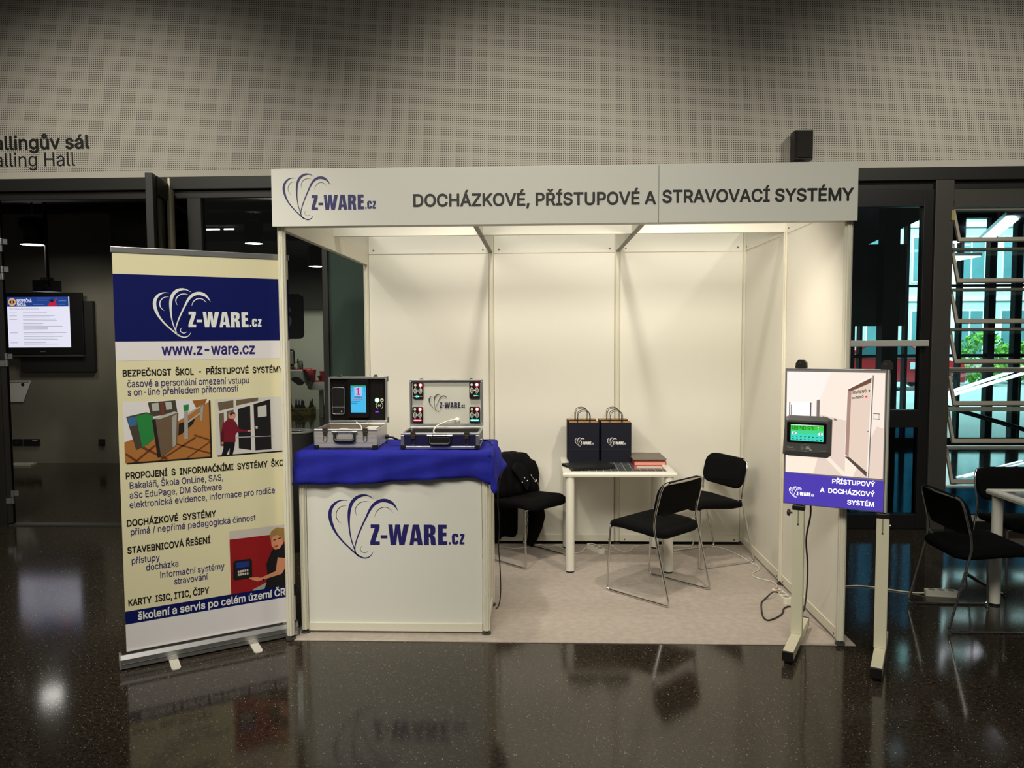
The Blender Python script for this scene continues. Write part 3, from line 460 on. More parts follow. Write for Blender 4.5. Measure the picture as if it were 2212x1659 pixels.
    'a': (156, [[125, 146, 130, 141, 137, 132, 141, 121, 143, 111, 143, 104, 143, -2, 141, -6, 138, -8, 135, -9, 111, -9, 108, -8, 105, -6, 103, -4, 102, 1, 92, -7, 88, -8, 74, -11, 54, -12, 40, -8, 35, -6, 24, 0, 17, 6, 11, 14, 7, 21, 5, 32, 4, 40, 5, 57, 11, 70, 18, 79, 27, 85, 36, 89, 48, 92, 67, 96, 99, 100, 101, 102, 101, 105, 99, 115, 92, 121, 88, 122, 80, 123, 70, 123, 63, 121, 54, 115, 50, 110, 47, 105, 44, 102, 42, 102, 38, 102, 15, 107, 10, 110, 8, 114, 8, 120, 14, 132, 19, 138, 24, 144, 40, 154, 52, 159, 60, 161, 70, 162, 79, 163, 99, 160, 110, 156, 120, 150], [102, 64, 95, 62, 83, 60, 64, 58, 50, 52, 47, 50, 46, 47, 46, 40, 48, 34, 52, 31, 55, 29, 67, 27, 78, 27, 86, 30, 91, 34, 98, 42, 101, 49]]),
    'c': (158, [[134, 143, 144, 133, 152, 116, 153, 113, 153, 110, 150, 105, 146, 102, 123, 97, 120, 97, 118, 97, 114, 100, 109, 111, 99, 120, 96, 122, 84, 123, 75, 123, 72, 122, 64, 118, 58, 112, 54, 107, 51, 100, 47, 84, 47, 66, 51, 50, 54, 43, 57, 39, 64, 32, 69, 29, 74, 28, 90, 28, 100, 31, 102, 32, 110, 40, 115, 52, 118, 55, 122, 56, 146, 50, 151, 46, 153, 42, 153, 39, 150, 27, 142, 16, 138, 12, 134, 8, 120, -3, 118, -5, 96, -11, 81, -12, 68, -10, 54, -7, 43, -1, 32, 7, 23, 17, 14, 31, 9, 45, 6, 61, 6, 71, 6, 89, 9, 105, 14, 119, 16, 122, 23, 133, 29, 141, 34, 145, 44, 152, 55, 157, 70, 162, 84, 163, 94, 162, 105, 160, 118, 154, 126, 150]]),
    'e': (162, [[134, 142, 140, 136, 147, 126, 151, 117, 154, 104, 156, 94, 156, 66, 154, 62, 152, 60, 148, 59, 48, 59, 48, 58, 51, 46, 59, 36, 64, 33, 71, 29, 78, 27, 84, 27, 92, 27, 98, 29, 104, 31, 106, 34, 112, 40, 115, 47, 118, 50, 120, 50, 124, 50, 149, 44, 152, 42, 154, 40, 154, 34, 149, 21, 140, 10, 132, 2, 117, -6, 106, -9, 99, -11, 96, -12, 83, -12, 70, -11, 54, -7, 43, -1, 32, 7, 23, 17, 14, 30, 9, 44, 7, 58, 6, 71, 6, 89, 9, 105, 14, 119, 16, 122, 23, 133, 28, 139, 40, 150, 54, 157, 69, 162, 83, 163, 98, 161, 107, 159, 125, 150], [106, 113, 100, 119, 93, 122, 81, 123, 69, 121, 56, 112, 51, 104, 49, 97, 114, 97, 112, 103]]),
    'g': (170, [[154, 158, 157, 154, 157, -8, 156, -18, 152, -32, 146, -42, 138, -51, 129, -58, 106, -67, 96, -69, 71, -69, 53, -65, 38, -59, 28, -51, 24, -47, 12, -32, 12, -26, 12, -24, 15, -21, 36, -9, 41, -7, 44, -8, 46, -10, 50, -15, 60, -24, 66, -27, 73, -30, 81, -30, 94, -29, 100, -27, 107, -24, 112, -18, 115, -11, 117, -1, 117, 6, 105, -2, 93, -5, 80, -7, 66, -6, 51, -2, 41, 3, 31, 10, 22, 20, 15, 32, 10, 43, 8, 48, 6, 62, 6, 80, 7, 98, 9, 107, 15, 122, 22, 134, 32, 145, 39, 150, 50, 157, 64, 161, 76, 163, 93, 161, 105, 157, 116, 149, 117, 156, 120, 158, 124, 160, 149, 161, 152, 160], [105, 114, 101, 118, 95, 121, 83, 123, 74, 123, 68, 121, 64, 119, 54, 108, 51, 102, 47, 86, 47, 68, 51, 52, 56, 44, 63, 37, 74, 33, 91, 33, 95, 34, 100, 36, 108, 44, 112, 51, 115, 60, 116, 73, 115, 94, 112, 102]]),
    'h': (164, [[131, 148, 137, 142, 144, 132, 148, 121, 150, 110, 151, 100, 151, -2, 149, -6, 146, -8, 143, -9, 118, -9, 114, -8, 112, -6, 110, -4, 110, -2, 110, 94, 109, 104, 106, 110, 102, 116, 98, 120, 92, 123, 84, 123, 75, 122, 68, 120, 67, 119, 62, 114, 58, 109, 55, 100, 53, 90, 53, -2, 53, -4, 51, -6, 48, -8, 45, -9, 21, -9, 18, -8, 16, -6, 13, -2, 13, 204, 15, 208, 18, 211, 21, 212, 45, 212, 48, 211, 50, 209, 53, 206, 53, 204, 54, 150, 57, 153, 66, 158, 80, 162, 92, 163, 102, 162, 114, 159, 122, 155]]),
    'i': (67, [[50, 158, 53, 154, 53, -2, 51, -6, 46, -8, 21, -9, 18, -8, 16, -6, 13, -2, 13, 154, 16, 158, 18, 160, 21, 161, 45, 161, 48, 160], [51, 212, 57, 204, 59, 195, 59, 191, 57, 185, 53, 177, 44, 170, 34, 168, 23, 170, 18, 174, 10, 183, 9, 190, 10, 202, 10, 204, 14, 209, 17, 212, 23, 216, 32, 218, 42, 216]]),
    'k': (152, [[150, 158, 152, 154, 152, 150, 150, 146, 91, 86, 155, 6, 157, 2, 157, -2, 155, -6, 152, -8, 149, -9, 118, -9, 114, -8, 112, -6, 60, 59, 53, 52, 53, -2, 51, -6, 48, -8, 45, -9, 21, -9, 18, -8, 16, -6, 13, -2, 13, 204, 15, 208, 18, 211, 21, 212, 45, 212, 48, 211, 50, 209, 53, 206, 53, 204, 54, 103, 86, 136, 110, 160, 114, 161, 144, 161, 148, 160]]),
    'l': (76, [[50, 209, 53, 204, 53, 40, 54, 34, 56, 30, 64, 30, 68, 31, 72, 30, 74, 28, 77, 22, 80, 4, 80, -2, 78, -4, 76, -7, 70, -8, 58, -10, 43, -8, 32, -5, 26, 0, 23, 4, 17, 12, 14, 21, 13, 31, 13, 204, 16, 209, 18, 211, 21, 212, 45, 212, 48, 211]]),
    'm': (244, [[211, 151, 217, 144, 224, 135, 228, 127, 230, 116, 231, 106, 231, -2, 228, -6, 226, -8, 223, -9, 198, -9, 194, -8, 192, -6, 190, -4, 190, -2, 190, 101, 189, 110, 187, 114, 184, 118, 176, 122, 168, 123, 160, 123, 153, 120, 148, 115, 145, 112, 143, 106, 142, 98, 142, -2, 140, -6, 138, -8, 134, -9, 110, -9, 106, -8, 104, -6, 102, -4, 102, -2, 102, 103, 100, 112, 94, 118, 89, 122, 81, 123, 72, 123, 67, 121, 64, 118, 57, 112, 55, 105, 53, 94, 53, -2, 53, -4, 51, -6, 48, -8, 45, -9, 21, -9, 18, -8, 15, -6, 13, -2, 13, 154, 16, 158, 18, 160, 21, 161, 45, 161, 48, 160, 51, 158, 53, 156, 54, 151, 66, 158, 76, 161, 86, 163, 96, 162, 111, 158, 120, 151, 128, 142, 138, 152, 147, 157, 154, 159, 165, 162, 173, 163, 185, 162, 202, 157]]),
    'n': (164, [[131, 148, 137, 142, 144, 132, 148, 121, 150, 110, 151, 100, 151, -2, 149, -6, 146, -8, 143, -9, 118, -9, 114, -8, 112, -6, 110, -4, 110, -2, 110, 94, 109, 104, 106, 110, 102, 116, 98, 120, 92, 123, 84, 123, 75, 122, 68, 120, 67, 119, 62, 114, 58, 109, 55, 100, 53, 90, 53, -2, 53, -4, 51, -6, 48, -8, 45, -9, 21, -9, 18, -8, 16, -6, 13, -2, 13, 154, 15, 158, 18, 160, 21, 161, 46, 160, 50, 158, 53, 156, 54, 150, 57, 153, 66, 158, 80, 162, 92, 163, 102, 162, 114, 159, 122, 155]]),
    'o': (166, [[134, 144, 143, 133, 152, 120, 158, 104, 160, 79, 159, 57, 157, 44, 151, 28, 143, 17, 134, 7, 123, -1, 109, -8, 94, -11, 85, -12, 72, -11, 54, -7, 43, -1, 32, 7, 23, 17, 14, 31, 9, 45, 6, 61, 6, 71, 6, 89, 9, 105, 14, 119, 16, 122, 23, 133, 29, 141, 34, 145, 44, 152, 55, 157, 70, 162, 85, 163, 99, 161, 111, 157, 122, 152], [108, 112, 103, 117, 98, 120, 90, 123, 84, 123, 75, 123, 69, 121, 64, 118, 57, 110, 51, 100, 47, 84, 47, 66, 51, 50, 57, 39, 64, 32, 69, 29, 74, 28, 92, 28, 98, 30, 102, 32, 109, 39, 115, 50, 118, 59, 119, 72, 118, 91, 115, 100, 112, 107]]),
    'p': (170, [[138, 145, 148, 134, 156, 120, 160, 107, 164, 90, 164, 72, 163, 58, 160, 44, 156, 31, 150, 19, 143, 11, 129, -2, 119, -7, 104, -11, 90, -12, 77, -10, 65, -6, 54, 2, 53, -58, 53, -60, 51, -62, 48, -65, 45, -66, 21, -66, 18, -65, 15, -62, 13, -58, 13, 154, 13, 156, 15, 158, 18, 160, 21, 161, 45, 161, 48, 160, 51, 158, 53, 154, 54, 149, 65, 157, 77, 161, 90, 163, 102, 162, 119, 158, 131, 150], [112, 114, 107, 118, 101, 121, 89, 123, 79, 122, 74, 121, 70, 119, 61, 108, 58, 102, 55, 94, 53, 76, 55, 56, 58, 50, 64, 38, 70, 33, 76, 30, 81, 28, 90, 28, 102, 30, 106, 32, 113, 39, 116, 43, 121, 57, 123, 66, 123, 85, 121, 94, 116, 108]]),
    'r': (104, [[102, 159, 105, 154, 105, 128, 103, 124, 100, 121, 97, 120, 92, 121, 82, 121, 75, 121, 68, 118, 61, 114, 57, 109, 55, 104, 53, 94, 53, -2, 53, -4, 51, -6, 48, -8, 45, -9, 21, -9, 18, -8, 15, -6, 13, -2, 13, 154, 13, 156, 15, 158, 18, 160, 21, 161, 45, 161, 48, 160, 51, 158, 53, 156, 54, 152, 57, 155, 64, 159, 78, 162, 92, 163, 98, 162]]),
    's': (146, [[123, 145, 127, 141, 133, 130, 138, 118, 138, 112, 136, 110, 133, 108, 108, 102, 106, 103, 104, 103, 100, 106, 96, 114, 91, 120, 86, 123, 76, 124, 64, 123, 57, 120, 53, 116, 52, 110, 53, 106, 55, 104, 60, 101, 72, 97, 93, 93, 107, 88, 119, 83, 129, 74, 136, 64, 139, 54, 140, 46, 140, 32, 137, 23, 133, 15, 124, 5, 116, -1, 99, -8, 85, -12, 62, -12, 44, -8, 33, -3, 26, 3, 18, 10, 12, 18, 6, 36, 6, 42, 8, 44, 13, 47, 38, 52, 40, 51, 42, 51, 45, 48, 46, 46, 49, 37, 55, 31, 62, 28, 72, 27, 86, 28, 88, 29, 92, 31, 97, 36, 98, 43, 98, 45, 96, 48, 90, 52, 58, 60, 43, 64, 33, 69, 22, 78, 15, 88, 12, 98, 11, 107, 11, 118, 13, 127, 18, 137, 26, 146, 34, 152, 43, 156, 60, 161, 74, 163, 92, 161, 100, 159, 106, 157, 115, 151]]),
    'u': (164, [[148, 158, 151, 154, 151, -2, 151, -4, 149, -6, 146, -8, 143, -9, 119, -9, 116, -8, 113, -6, 111, -2, 110, 2, 107, -1, 98, -6, 86, -9, 75, -11, 59, -9, 53, -8, 42, -4, 34, 2, 31, 6, 20, 19, 16, 31, 14, 41, 13, 52, 13, 154, 13, 156, 15, 158, 18, 160, 21, 161, 45, 161, 48, 160, 50, 158, 53, 156, 53, 154, 53, 59, 55, 48, 58, 40, 60, 37, 66, 31, 72, 29, 82, 29, 88, 29, 97, 33, 102, 38, 106, 43, 109, 51, 110, 61, 110, 154, 110, 156, 112, 158, 114, 160, 118, 161, 143, 161, 146, 160]]),
    'v': (156, [[154, 158, 157, 154, 157, 150, 156, 146, 99, -3, 96, -6, 94, -8, 91, -9, 65, -9, 62, -8, 60, -6, 57, -3, 3, 139, -1, 150, -1, 156, 1, 158, 4, 160, 7, 161, 34, 161, 38, 160, 41, 157, 42, 155, 78, 54, 83, 66, 114, 155, 115, 157, 118, 160, 122, 161, 149, 161, 152, 160]]),
    'w': (227, [[224, 158, 226, 156, 226, 150, 181, 1, 180, -4, 178, -6, 176, -8, 172, -9, 147, -9, 144, -8, 141, -6, 138, 0, 114, 89, 88, 0, 85, -6, 82, -8, 79, -9, 55, -9, 52, -8, 49, -6, 46, 1, 1, 150, 1, 154, 4, 158, 6, 160, 9, 161, 35, 161, 38, 160, 41, 158, 44, 153, 60, 90, 68, 65, 74, 87, 92, 152, 95, 158, 98, 160, 101, 161, 127, 161, 130, 160, 132, 158, 135, 156, 159, 65, 165, 87, 181, 145, 184, 155, 186, 158, 188, 160, 192, 161, 218, 161, 222, 160]]),
    'z': (152, [[138, 158, 141, 154, 141, 130, 141, 128, 67, 32, 135, 32, 138, 31, 141, 28, 143, 24, 143, -2, 141, -6, 138, -8, 135, -9, 17, -9, 14, -8, 12, -6, 9, -2, 9, 20, 9, 22, 85, 120, 19, 120, 16, 121, 13, 124, 11, 128, 11, 154, 13, 158, 16, 160, 19, 161, 133, 161, 136, 160]]),
    'Á': (192, [[116, 209, 118, 206, 192, 6, 193, 2, 193, -4, 191, -6, 188, -8, 185, -9, 158, -9, 154, -8, 152, -6, 150, -3, 132, 48, 60, 48, 42, -3, 40, -6, 38, -8, 34, -9, 7, -9, 4, -8, 2, -6, -1, -4, -1, 2, 73, 206, 76, 209, 78, 211, 81, 212, 110, 212, 114, 211], [96, 153, 74, 88, 118, 88, 104, 126], [138, 269, 140, 264, 140, 259, 110, 217, 108, 215, 105, 214, 85, 214, 82, 215, 79, 218, 77, 222, 77, 227, 95, 264, 98, 269, 100, 271, 104, 272, 132, 272, 136, 271]]),
    'É': (167, [[154, 209, 157, 204, 157, 180, 155, 176, 152, 173, 149, 172, 58, 172, 58, 123, 142, 123, 146, 122, 148, 120, 150, 116, 150, 90, 148, 86, 146, 83, 142, 82, 58, 82, 58, 32, 150, 32, 154, 31, 156, 28, 158, 24, 158, -2, 158, -4, 156, -6, 154, -8, 150, -9, 24, -9, 20, -8, 18, -6, 16, -2, 16, 204, 16, 206, 18, 208, 20, 211, 24, 212, 149, 212, 152, 211], [128, 269, 131, 264, 131, 259, 102, 217, 100, 215, 96, 214, 76, 214, 72, 215, 70, 218, 68, 222, 68, 227, 86, 264, 90, 269, 92, 271, 95, 272, 123, 272, 126, 271]]),
    'Í': (120, [[114, 209, 116, 204, 116, 180, 114, 176, 112, 173, 108, 172, 81, 172, 81, 32, 108, 32, 112, 31, 114, 28, 116, 24, 116, -2, 116, -4, 114, -6, 112, -8, 108, -9, 12, -9, 8, -8, 6, -6, 4, -2, 4, 24, 6, 28, 8, 31, 12, 32, 39, 32, 39, 172, 12, 172, 8, 173, 6, 175, 4, 180, 4, 204, 4, 206, 6, 208, 8, 211, 12, 212, 108, 212, 112, 211], [102, 269, 104, 264, 104, 259, 76, 217, 74, 215, 70, 214, 49, 214, 46, 215, 43, 218, 41, 222, 41, 227, 61, 266, 64, 269, 66, 271, 69, 272, 96, 272, 100, 271]]),
    'Ý': (189, [[188, 209, 190, 204, 190, 199, 115, 80, 115, -2, 115, -4, 113, -6, 110, -8, 107, -9, 81, -9, 78, -8, 75, -6, 73, -2, 73, 80, -1, 199, -1, 201, -1, 206, 1, 208, 4, 211, 7, 212, 36, 212, 40, 211, 42, 209, 44, 206, 84, 144, 94, 124, 106, 145, 144, 206, 146, 209, 148, 211, 152, 212, 182, 212, 186, 211], [136, 269, 138, 264, 138, 259, 110, 217, 108, 215, 104, 214, 84, 214, 80, 215, 78, 218, 76, 222, 76, 227, 94, 264, 98, 269, 100, 271, 103, 272, 130, 272, 134, 271]]),
    'á': (156, [[125, 146, 130, 141, 137, 132, 141, 121, 143, 111, 143, 104, 143, -2, 141, -6, 138, -8, 135, -9, 111, -9, 108, -8, 105, -6, 103, -4, 102, 1, 92, -7, 88, -8, 74, -11, 54, -12, 40, -8, 35, -6, 24, 0, 17, 6, 11, 14, 7, 21, 5, 32, 4, 40, 5, 57, 11, 70, 18, 79, 27, 85, 36, 89, 48, 92, 67, 96, 99, 100, 101, 102, 101, 105, 99, 115, 92, 121, 88, 122, 80, 123, 70, 123, 63, 121, 54, 115, 50, 110, 47, 105, 44, 102, 42, 102, 38, 102, 15, 107, 10, 110, 8, 114, 8, 120, 14, 132, 19, 138, 24, 144, 40, 154, 52, 159, 60, 161, 70, 162, 79, 163, 99, 160, 110, 156, 120, 150], [102, 64, 95, 62, 83, 60, 64, 58, 50, 52, 47, 50, 46, 47, 46, 40, 48, 34, 52, 31, 55, 29, 67, 27, 78, 27, 86, 30, 91, 34, 98, 42, 101, 49], [116, 218, 119, 214, 119, 208, 90, 166, 88, 164, 85, 163, 65, 163, 62, 164, 59, 166, 57, 170, 57, 176, 75, 212, 78, 218, 80, 220, 84, 221, 111, 221, 114, 220]]),
    'é': (162, [[134, 142, 140, 136, 147, 126, 151, 117, 154, 104, 156, 94, 156, 66, 154, 62, 152, 60, 148, 59, 48, 59, 48, 58, 51, 46, 59, 36, 64, 33, 71, 29, 78, 27, 84, 27, 92, 27, 98, 29, 104, 31, 106, 34, 112, 40, 115, 47, 118, 50, 120, 50, 124, 50, 149, 44, 152, 42, 154, 40, 154, 34, 149, 21, 140, 10, 132, 2, 117, -6, 106, -9, 99, -11, 96, -12, 83, -12, 70, -11, 54, -7, 43, -1, 32, 7, 23, 17, 14, 30, 9, 44, 7, 58, 6, 71, 6, 89, 9, 105, 14, 119, 16, 122, 23, 133, 28, 139, 40, 150, 54, 157, 69, 162, 83, 163, 98, 161, 107, 159, 125, 150], [106, 113, 100, 119, 93, 122, 81, 123, 69, 121, 56, 112, 51, 104, 49, 97, 114, 97, 112, 103], [122, 218, 125, 214, 125, 208, 96, 166, 94, 164, 91, 163, 71, 163, 68, 164, 65, 166, 63, 170, 63, 176, 81, 212, 84, 218, 86, 220, 90, 221, 117, 221, 120, 220]]),
    'í': (67, [[50, 158, 53, 154, 53, -2, 51, -6, 46, -8, 21, -9, 18, -8, 16, -6, 13, -2, 13, 154, 16, 158, 18, 160, 21, 161, 45, 161, 48, 160], [74, 218, 77, 214, 77, 208, 48, 166, 46, 164, 43, 163, 23, 163, 20, 164, 17, 166, 15, 170, 15, 176, 33, 212, 36, 218, 38, 220, 42, 221, 69, 221, 72, 220]]),
    'ú': (164, [[148, 158, 151, 154, 151, -2, 151, -4, 149, -6, 146, -8, 143, -9, 119, -9, 116, -8, 113, -6, 111, -2, 110, 2, 107, -1, 98, -6, 86, -9, 75, -11, 59, -9, 53, -8, 42, -4, 34, 2, 31, 6, 20, 19, 16, 31, 14, 41, 13, 52, 13, 154, 13, 156, 15, 158, 18, 160, 21, 161, 45, 161, 48, 160, 50, 158, 53, 156, 53, 154, 53, 59, 55, 48, 58, 40, 60, 37, 66, 31, 72, 29, 82, 29, 88, 29, 97, 33, 102, 38, 106, 43, 109, 51, 110, 61, 110, 154, 110, 156, 112, 158, 114, 160, 118, 161, 143, 161, 146, 160], [124, 218, 126, 214, 126, 208, 96, 166, 94, 164, 91, 163, 71, 163, 68, 164, 65, 166, 63, 170, 63, 176, 81, 212, 84, 218, 86, 220, 90, 221, 118, 221, 122, 220]]),
    'Č': (204, [[172, 190, 176, 186, 182, 178, 187, 171, 194, 154, 197, 142, 197, 138, 194, 133, 192, 131, 189, 130, 163, 130, 160, 131, 157, 134, 155, 136, 152, 146, 149, 153, 142, 161, 132, 168, 124, 172, 118, 173, 97, 173, 89, 171, 77, 166, 71, 161, 63, 152, 57, 142, 53, 130, 50, 117, 49, 103, 50, 90, 53, 74, 57, 62, 68, 46, 72, 43, 86, 34, 97, 30, 108, 30, 118, 31, 131, 34, 136, 37, 142, 42, 149, 50, 152, 58, 155, 68, 157, 70, 160, 72, 163, 73, 189, 73, 192, 72, 194, 70, 197, 68, 197, 62, 195, 52, 192, 42, 186, 30, 180, 22, 176, 18, 167, 9, 148, -3, 129, -9, 108, -12, 92, -10, 70, -5, 56, 2, 42, 13, 39, 16, 31, 26, 20, 42, 12, 62, 9, 79, 8, 97, 9, 124, 13, 145, 20, 160, 27, 172, 31, 178, 39, 188, 42, 191, 53, 199, 70, 209, 90, 214, 104, 215, 118, 215, 137, 211, 157, 202], [156, 269, 158, 264, 158, 260, 156, 256, 127, 223, 122, 218, 118, 217, 95, 217, 92, 218, 90, 220, 57, 256, 55, 260, 55, 266, 57, 268, 60, 271, 63, 272, 87, 272, 90, 271, 92, 269, 107, 253, 118, 267, 122, 271, 126, 272, 150, 272, 154, 271]]),
    'Ě': (167, [[154, 209, 157, 204, 157, 180, 155, 176, 152, 173, 149, 172, 58, 172, 58, 123, 142, 123, 146, 122, 148, 120, 150, 116, 150, 90, 148, 86, 146, 83, 142, 82, 58, 82, 58, 32, 150, 32, 154, 31, 156, 28, 158, 24, 158, -2, 158, -4, 156, -6, 154, -8, 150, -9, 24, -9, 20, -8, 18, -6, 16, -2, 16, 204, 16, 206, 18, 208, 20, 211, 24, 212, 149, 212, 152, 211], [136, 269, 139, 264, 139, 260, 137, 256, 108, 223, 102, 218, 99, 217, 76, 217, 72, 218, 70, 220, 37, 256, 35, 260, 35, 266, 37, 268, 40, 271, 43, 272, 67, 272, 70, 271, 72, 269, 87, 253, 98, 266, 102, 269, 106, 271, 131, 272, 134, 271]]),
    'Ř': (180, [[149, 195, 157, 187, 164, 177, 167, 168, 172, 152, 172, 144, 172, 130, 167, 112, 164, 105, 156, 94, 149, 87, 137, 80, 179, 4, 179, 2, 179, -4, 177, -6, 174, -8, 171, -9, 141, -9, 138, -8, 134, -5, 132, -1, 94, 70, 58, 70, 58, -2, 58, -4, 56, -6, 54, -8, 50, -9, 24, -9, 20, -8, 18, -6, 16, -2, 16, 204, 16, 206, 18, 208, 20, 211, 24, 212, 110, 212, 126, 208, 138, 202], [122, 164, 116, 168, 110, 171, 94, 172, 58, 172, 58, 111, 94, 111, 108, 112, 112, 113, 122, 118, 125, 124, 128, 131, 130, 141, 129, 150, 126, 158], [138, 269, 141, 264, 141, 260, 139, 256, 106, 220, 104, 218, 100, 217, 77, 217, 74, 218, 72, 220, 39, 256, 37, 260, 37, 266, 39, 268, 42, 271, 45, 272, 69, 272, 72, 271, 74, 269, 89, 253, 100, 267, 102, 269, 106, 271, 133, 272, 136, 271]]),
    'Š': (179, [[147, 196, 157, 185, 164, 175, 165, 170, 167, 163, 168, 150, 166, 146, 164, 143, 160, 142, 135, 142, 132, 143, 130, 145, 127, 148, 125, 157, 123, 162, 116, 168, 109, 172, 103, 173, 92, 174, 78, 173, 70, 171, 64, 168, 58, 162, 55, 157, 55, 150, 56, 144, 58, 139, 63, 135, 70, 131, 88, 125, 109, 120, 130, 112, 138, 109, 149, 101, 159, 92, 166, 82, 170, 73, 171, 66, 171, 52, 170, 43, 163, 21, 152, 9, 145, 4, 134, -3, 119, -9, 104, -12, 92, -13, 74, -12, 61, -8, 50, -5, 37, 1, 25, 12, 12, 29, 9, 41, 7, 52, 7, 58, 9, 60, 12, 63, 15, 64, 42, 64, 46, 63, 48, 61, 50, 58, 52, 47, 55, 41, 62, 35, 70, 31, 87, 29, 98, 29, 104, 30, 110, 32, 118, 36, 126, 43, 129, 48, 129, 59, 129, 62, 127, 66, 114, 74, 106, 78, 73, 87, 55, 93, 41, 100, 30, 109, 27, 112, 19, 121, 14, 132, 13, 146, 14, 162, 17, 174, 21, 181, 28, 190, 41, 202, 52, 207, 59, 210, 66, 212, 77, 214, 93, 215, 105, 214, 118, 211, 129, 207, 140, 202], [138, 269, 141, 264, 141, 260, 139, 256, 110, 223, 104, 218, 101, 217, 77, 217, 74, 218, 72, 220, 39, 256, 37, 260, 37, 266, 39, 268, 42, 271, 45, 272, 69, 272, 72, 271, 74, 269, 89, 253, 100, 267, 102, 269, 106, 271, 133, 272, 136, 271]]),
    'š': (146, [[123, 145, 127, 141, 133, 130, 138, 118, 138, 112, 136, 110, 133, 108, 108, 102, 106, 103, 104, 103, 100, 106, 96, 114, 91, 120, 86, 123, 76, 124, 64, 123, 57, 120, 53, 116, 52, 110, 53, 106, 55, 104, 60, 101, 72, 97, 93, 93, 107, 88, 119, 83, 129, 74, 136, 64, 139, 54, 140, 46, 140, 32, 137, 23, 133, 15, 124, 5, 116, -1, 99, -8, 85, -12, 62, -12, 44, -8, 33, -3, 26, 3, 18, 10, 12, 18, 6, 36, 6, 42, 8, 44, 13, 47, 38, 52, 40, 51, 42, 51, 45, 48, 46, 46, 49, 37, 55, 31, 62, 28, 72, 27, 86, 28, 88, 29, 92, 31, 97, 36, 98, 43, 98, 45, 96, 48, 90, 52, 58, 60, 43, 64, 33, 69, 22, 78, 15, 88, 12, 98, 11, 107, 11, 118, 13, 127, 18, 137, 26, 146, 34, 152, 43, 156, 60, 161, 74, 163, 92, 161, 100, 159, 106, 157, 115, 151], [124, 218, 126, 214, 126, 209, 124, 205, 94, 170, 90, 166, 86, 165, 63, 165, 60, 166, 58, 168, 25, 205, 23, 209, 23, 216, 25, 218, 28, 220, 31, 221, 55, 221, 58, 220, 60, 218, 74, 201, 86, 216, 90, 220, 94, 221, 118, 221, 122, 220]]),
    'ů': (164, [[148, 158, 151, 154, 151, -2, 151, -4, 149, -6, 146, -8, 143, -9, 119, -9, 116, -8, 113, -6, 111, -2, 110, 2, 107, -1, 98, -6, 86, -9, 75, -11, 59, -9, 53, -8, 42, -4, 34, 2, 31, 6, 20, 19, 16, 31, 14, 41, 13, 52, 13, 154, 13, 156, 15, 158, 18, 160, 21, 161, 45, 161, 48, 160, 50, 158, 53, 156, 53, 154, 53, 59, 55, 48, 58, 40, 60, 37, 66, 31, 72, 29, 82, 29, 88, 29, 97, 33, 102, 38, 106, 43, 109, 51, 110, 61, 110, 154, 110, 156, 112, 158, 114, 160, 118, 161, 143, 161, 146, 160], [112, 227, 121, 217, 125, 206, 126, 198, 126, 194, 125, 186, 121, 176, 119, 173, 115, 168, 106, 160, 103, 158, 93, 155, 83, 153, 74, 154, 61, 158, 58, 160, 54, 164, 45, 173, 43, 176, 39, 186, 38, 194, 38, 198, 41, 211, 45, 219, 52, 227, 60, 233, 69, 237, 75, 238, 84, 239, 93, 237, 104, 233], [88, 202, 86, 204, 81, 204, 78, 204, 76, 202, 74, 199, 74, 192, 79, 188, 86, 188, 90, 192, 90, 197]]),
}


def _glyphs(src):
    g = {' ': (75, [])}
    for ch, (w, ls) in src.items():
        g[ch] = (w, [[(n[i], n[i + 1]) for i in range(0, len(n), 2)] for n in ls])
    return g


MEDIUM, BOLD = _glyphs(OUTLINES_MEDIUM), _glyphs(OUTLINES_BOLD)


def _area(L):
    return 0.5 * sum(L[i - 1][0] * L[i][1] - L[i][0] * L[i - 1][1] for i in range(len(L)))


def _inside(p, L):
    c = False
    for i in range(len(L)):
        (x1, y1), (x2, y2) = L[i - 1], L[i]
        if (y1 > p[1]) != (y2 > p[1]) and p[0] < (x2 - x1) * (p[1] - y1) / (y2 - y1) + x1:
            c = not c
    return c


def text(mb, F, s, a0, b0, a1=None, cap=0.05, bold=0.0, n=0.0, mi=0, align='l', track=0.0):
    """write s on frame F from a0 (to a1 if given, scaled in width) with baseline b0; cap = capital height"""
    font = BOLD if bold >= 4 else MEDIUM
    ky = cap / (216.0 if bold >= 4 else 206.0)
    w = sum(font[c][0] + track for c in s)
    kx = (a1 - a0) / w if a1 is not None else ky
    x = a0 - (w * kx if align == 'r' else 0)
    for c in s:
        adv, loops = font[c]
        outer = [L for L in loops if _area(L) < 0]
        holes = [L for L in loops if _area(L) >= 0]
        for L in outer:
            mb.poly(F, [(x + p[0] * kx, b0 + p[1] * ky) for p in L], n, mi, [[(x + p[0] * kx, b0 + p[1] * ky) for p in h] for h in holes if _inside(h[0], L)])
        x += (adv + track) * kx
    return mb


def stroke(mb, F, pts, wid, fn, n=0.0, mi=0, k=6):
    """a tapering brush stroke through pts with widths wid"""
    P = spline([(p[0], p[1], w) for p, w in zip(pts, wid)], k)
    vs = []
    for i, p in enumerate(P):
        a, b = P[max(0, i - 1)], P[min(len(P) - 1, i + 1)]
        t = Vector((b.x - a.x, b.y - a.y)).normalized()
        q = Vector((-t.y, t.x)) * max(p.z, 0.4) * 0.5
        for s in (1, -1):
            u, v = fn(p.x + q.x * s, p.y + q.y * s)
            vs.append(F.at(u, v, n))
    mb.add(vs, [(2 * i, 2 * i + 1, 2 * i + 3, 2 * i + 2) for i in range(len(P) - 1)], mi)


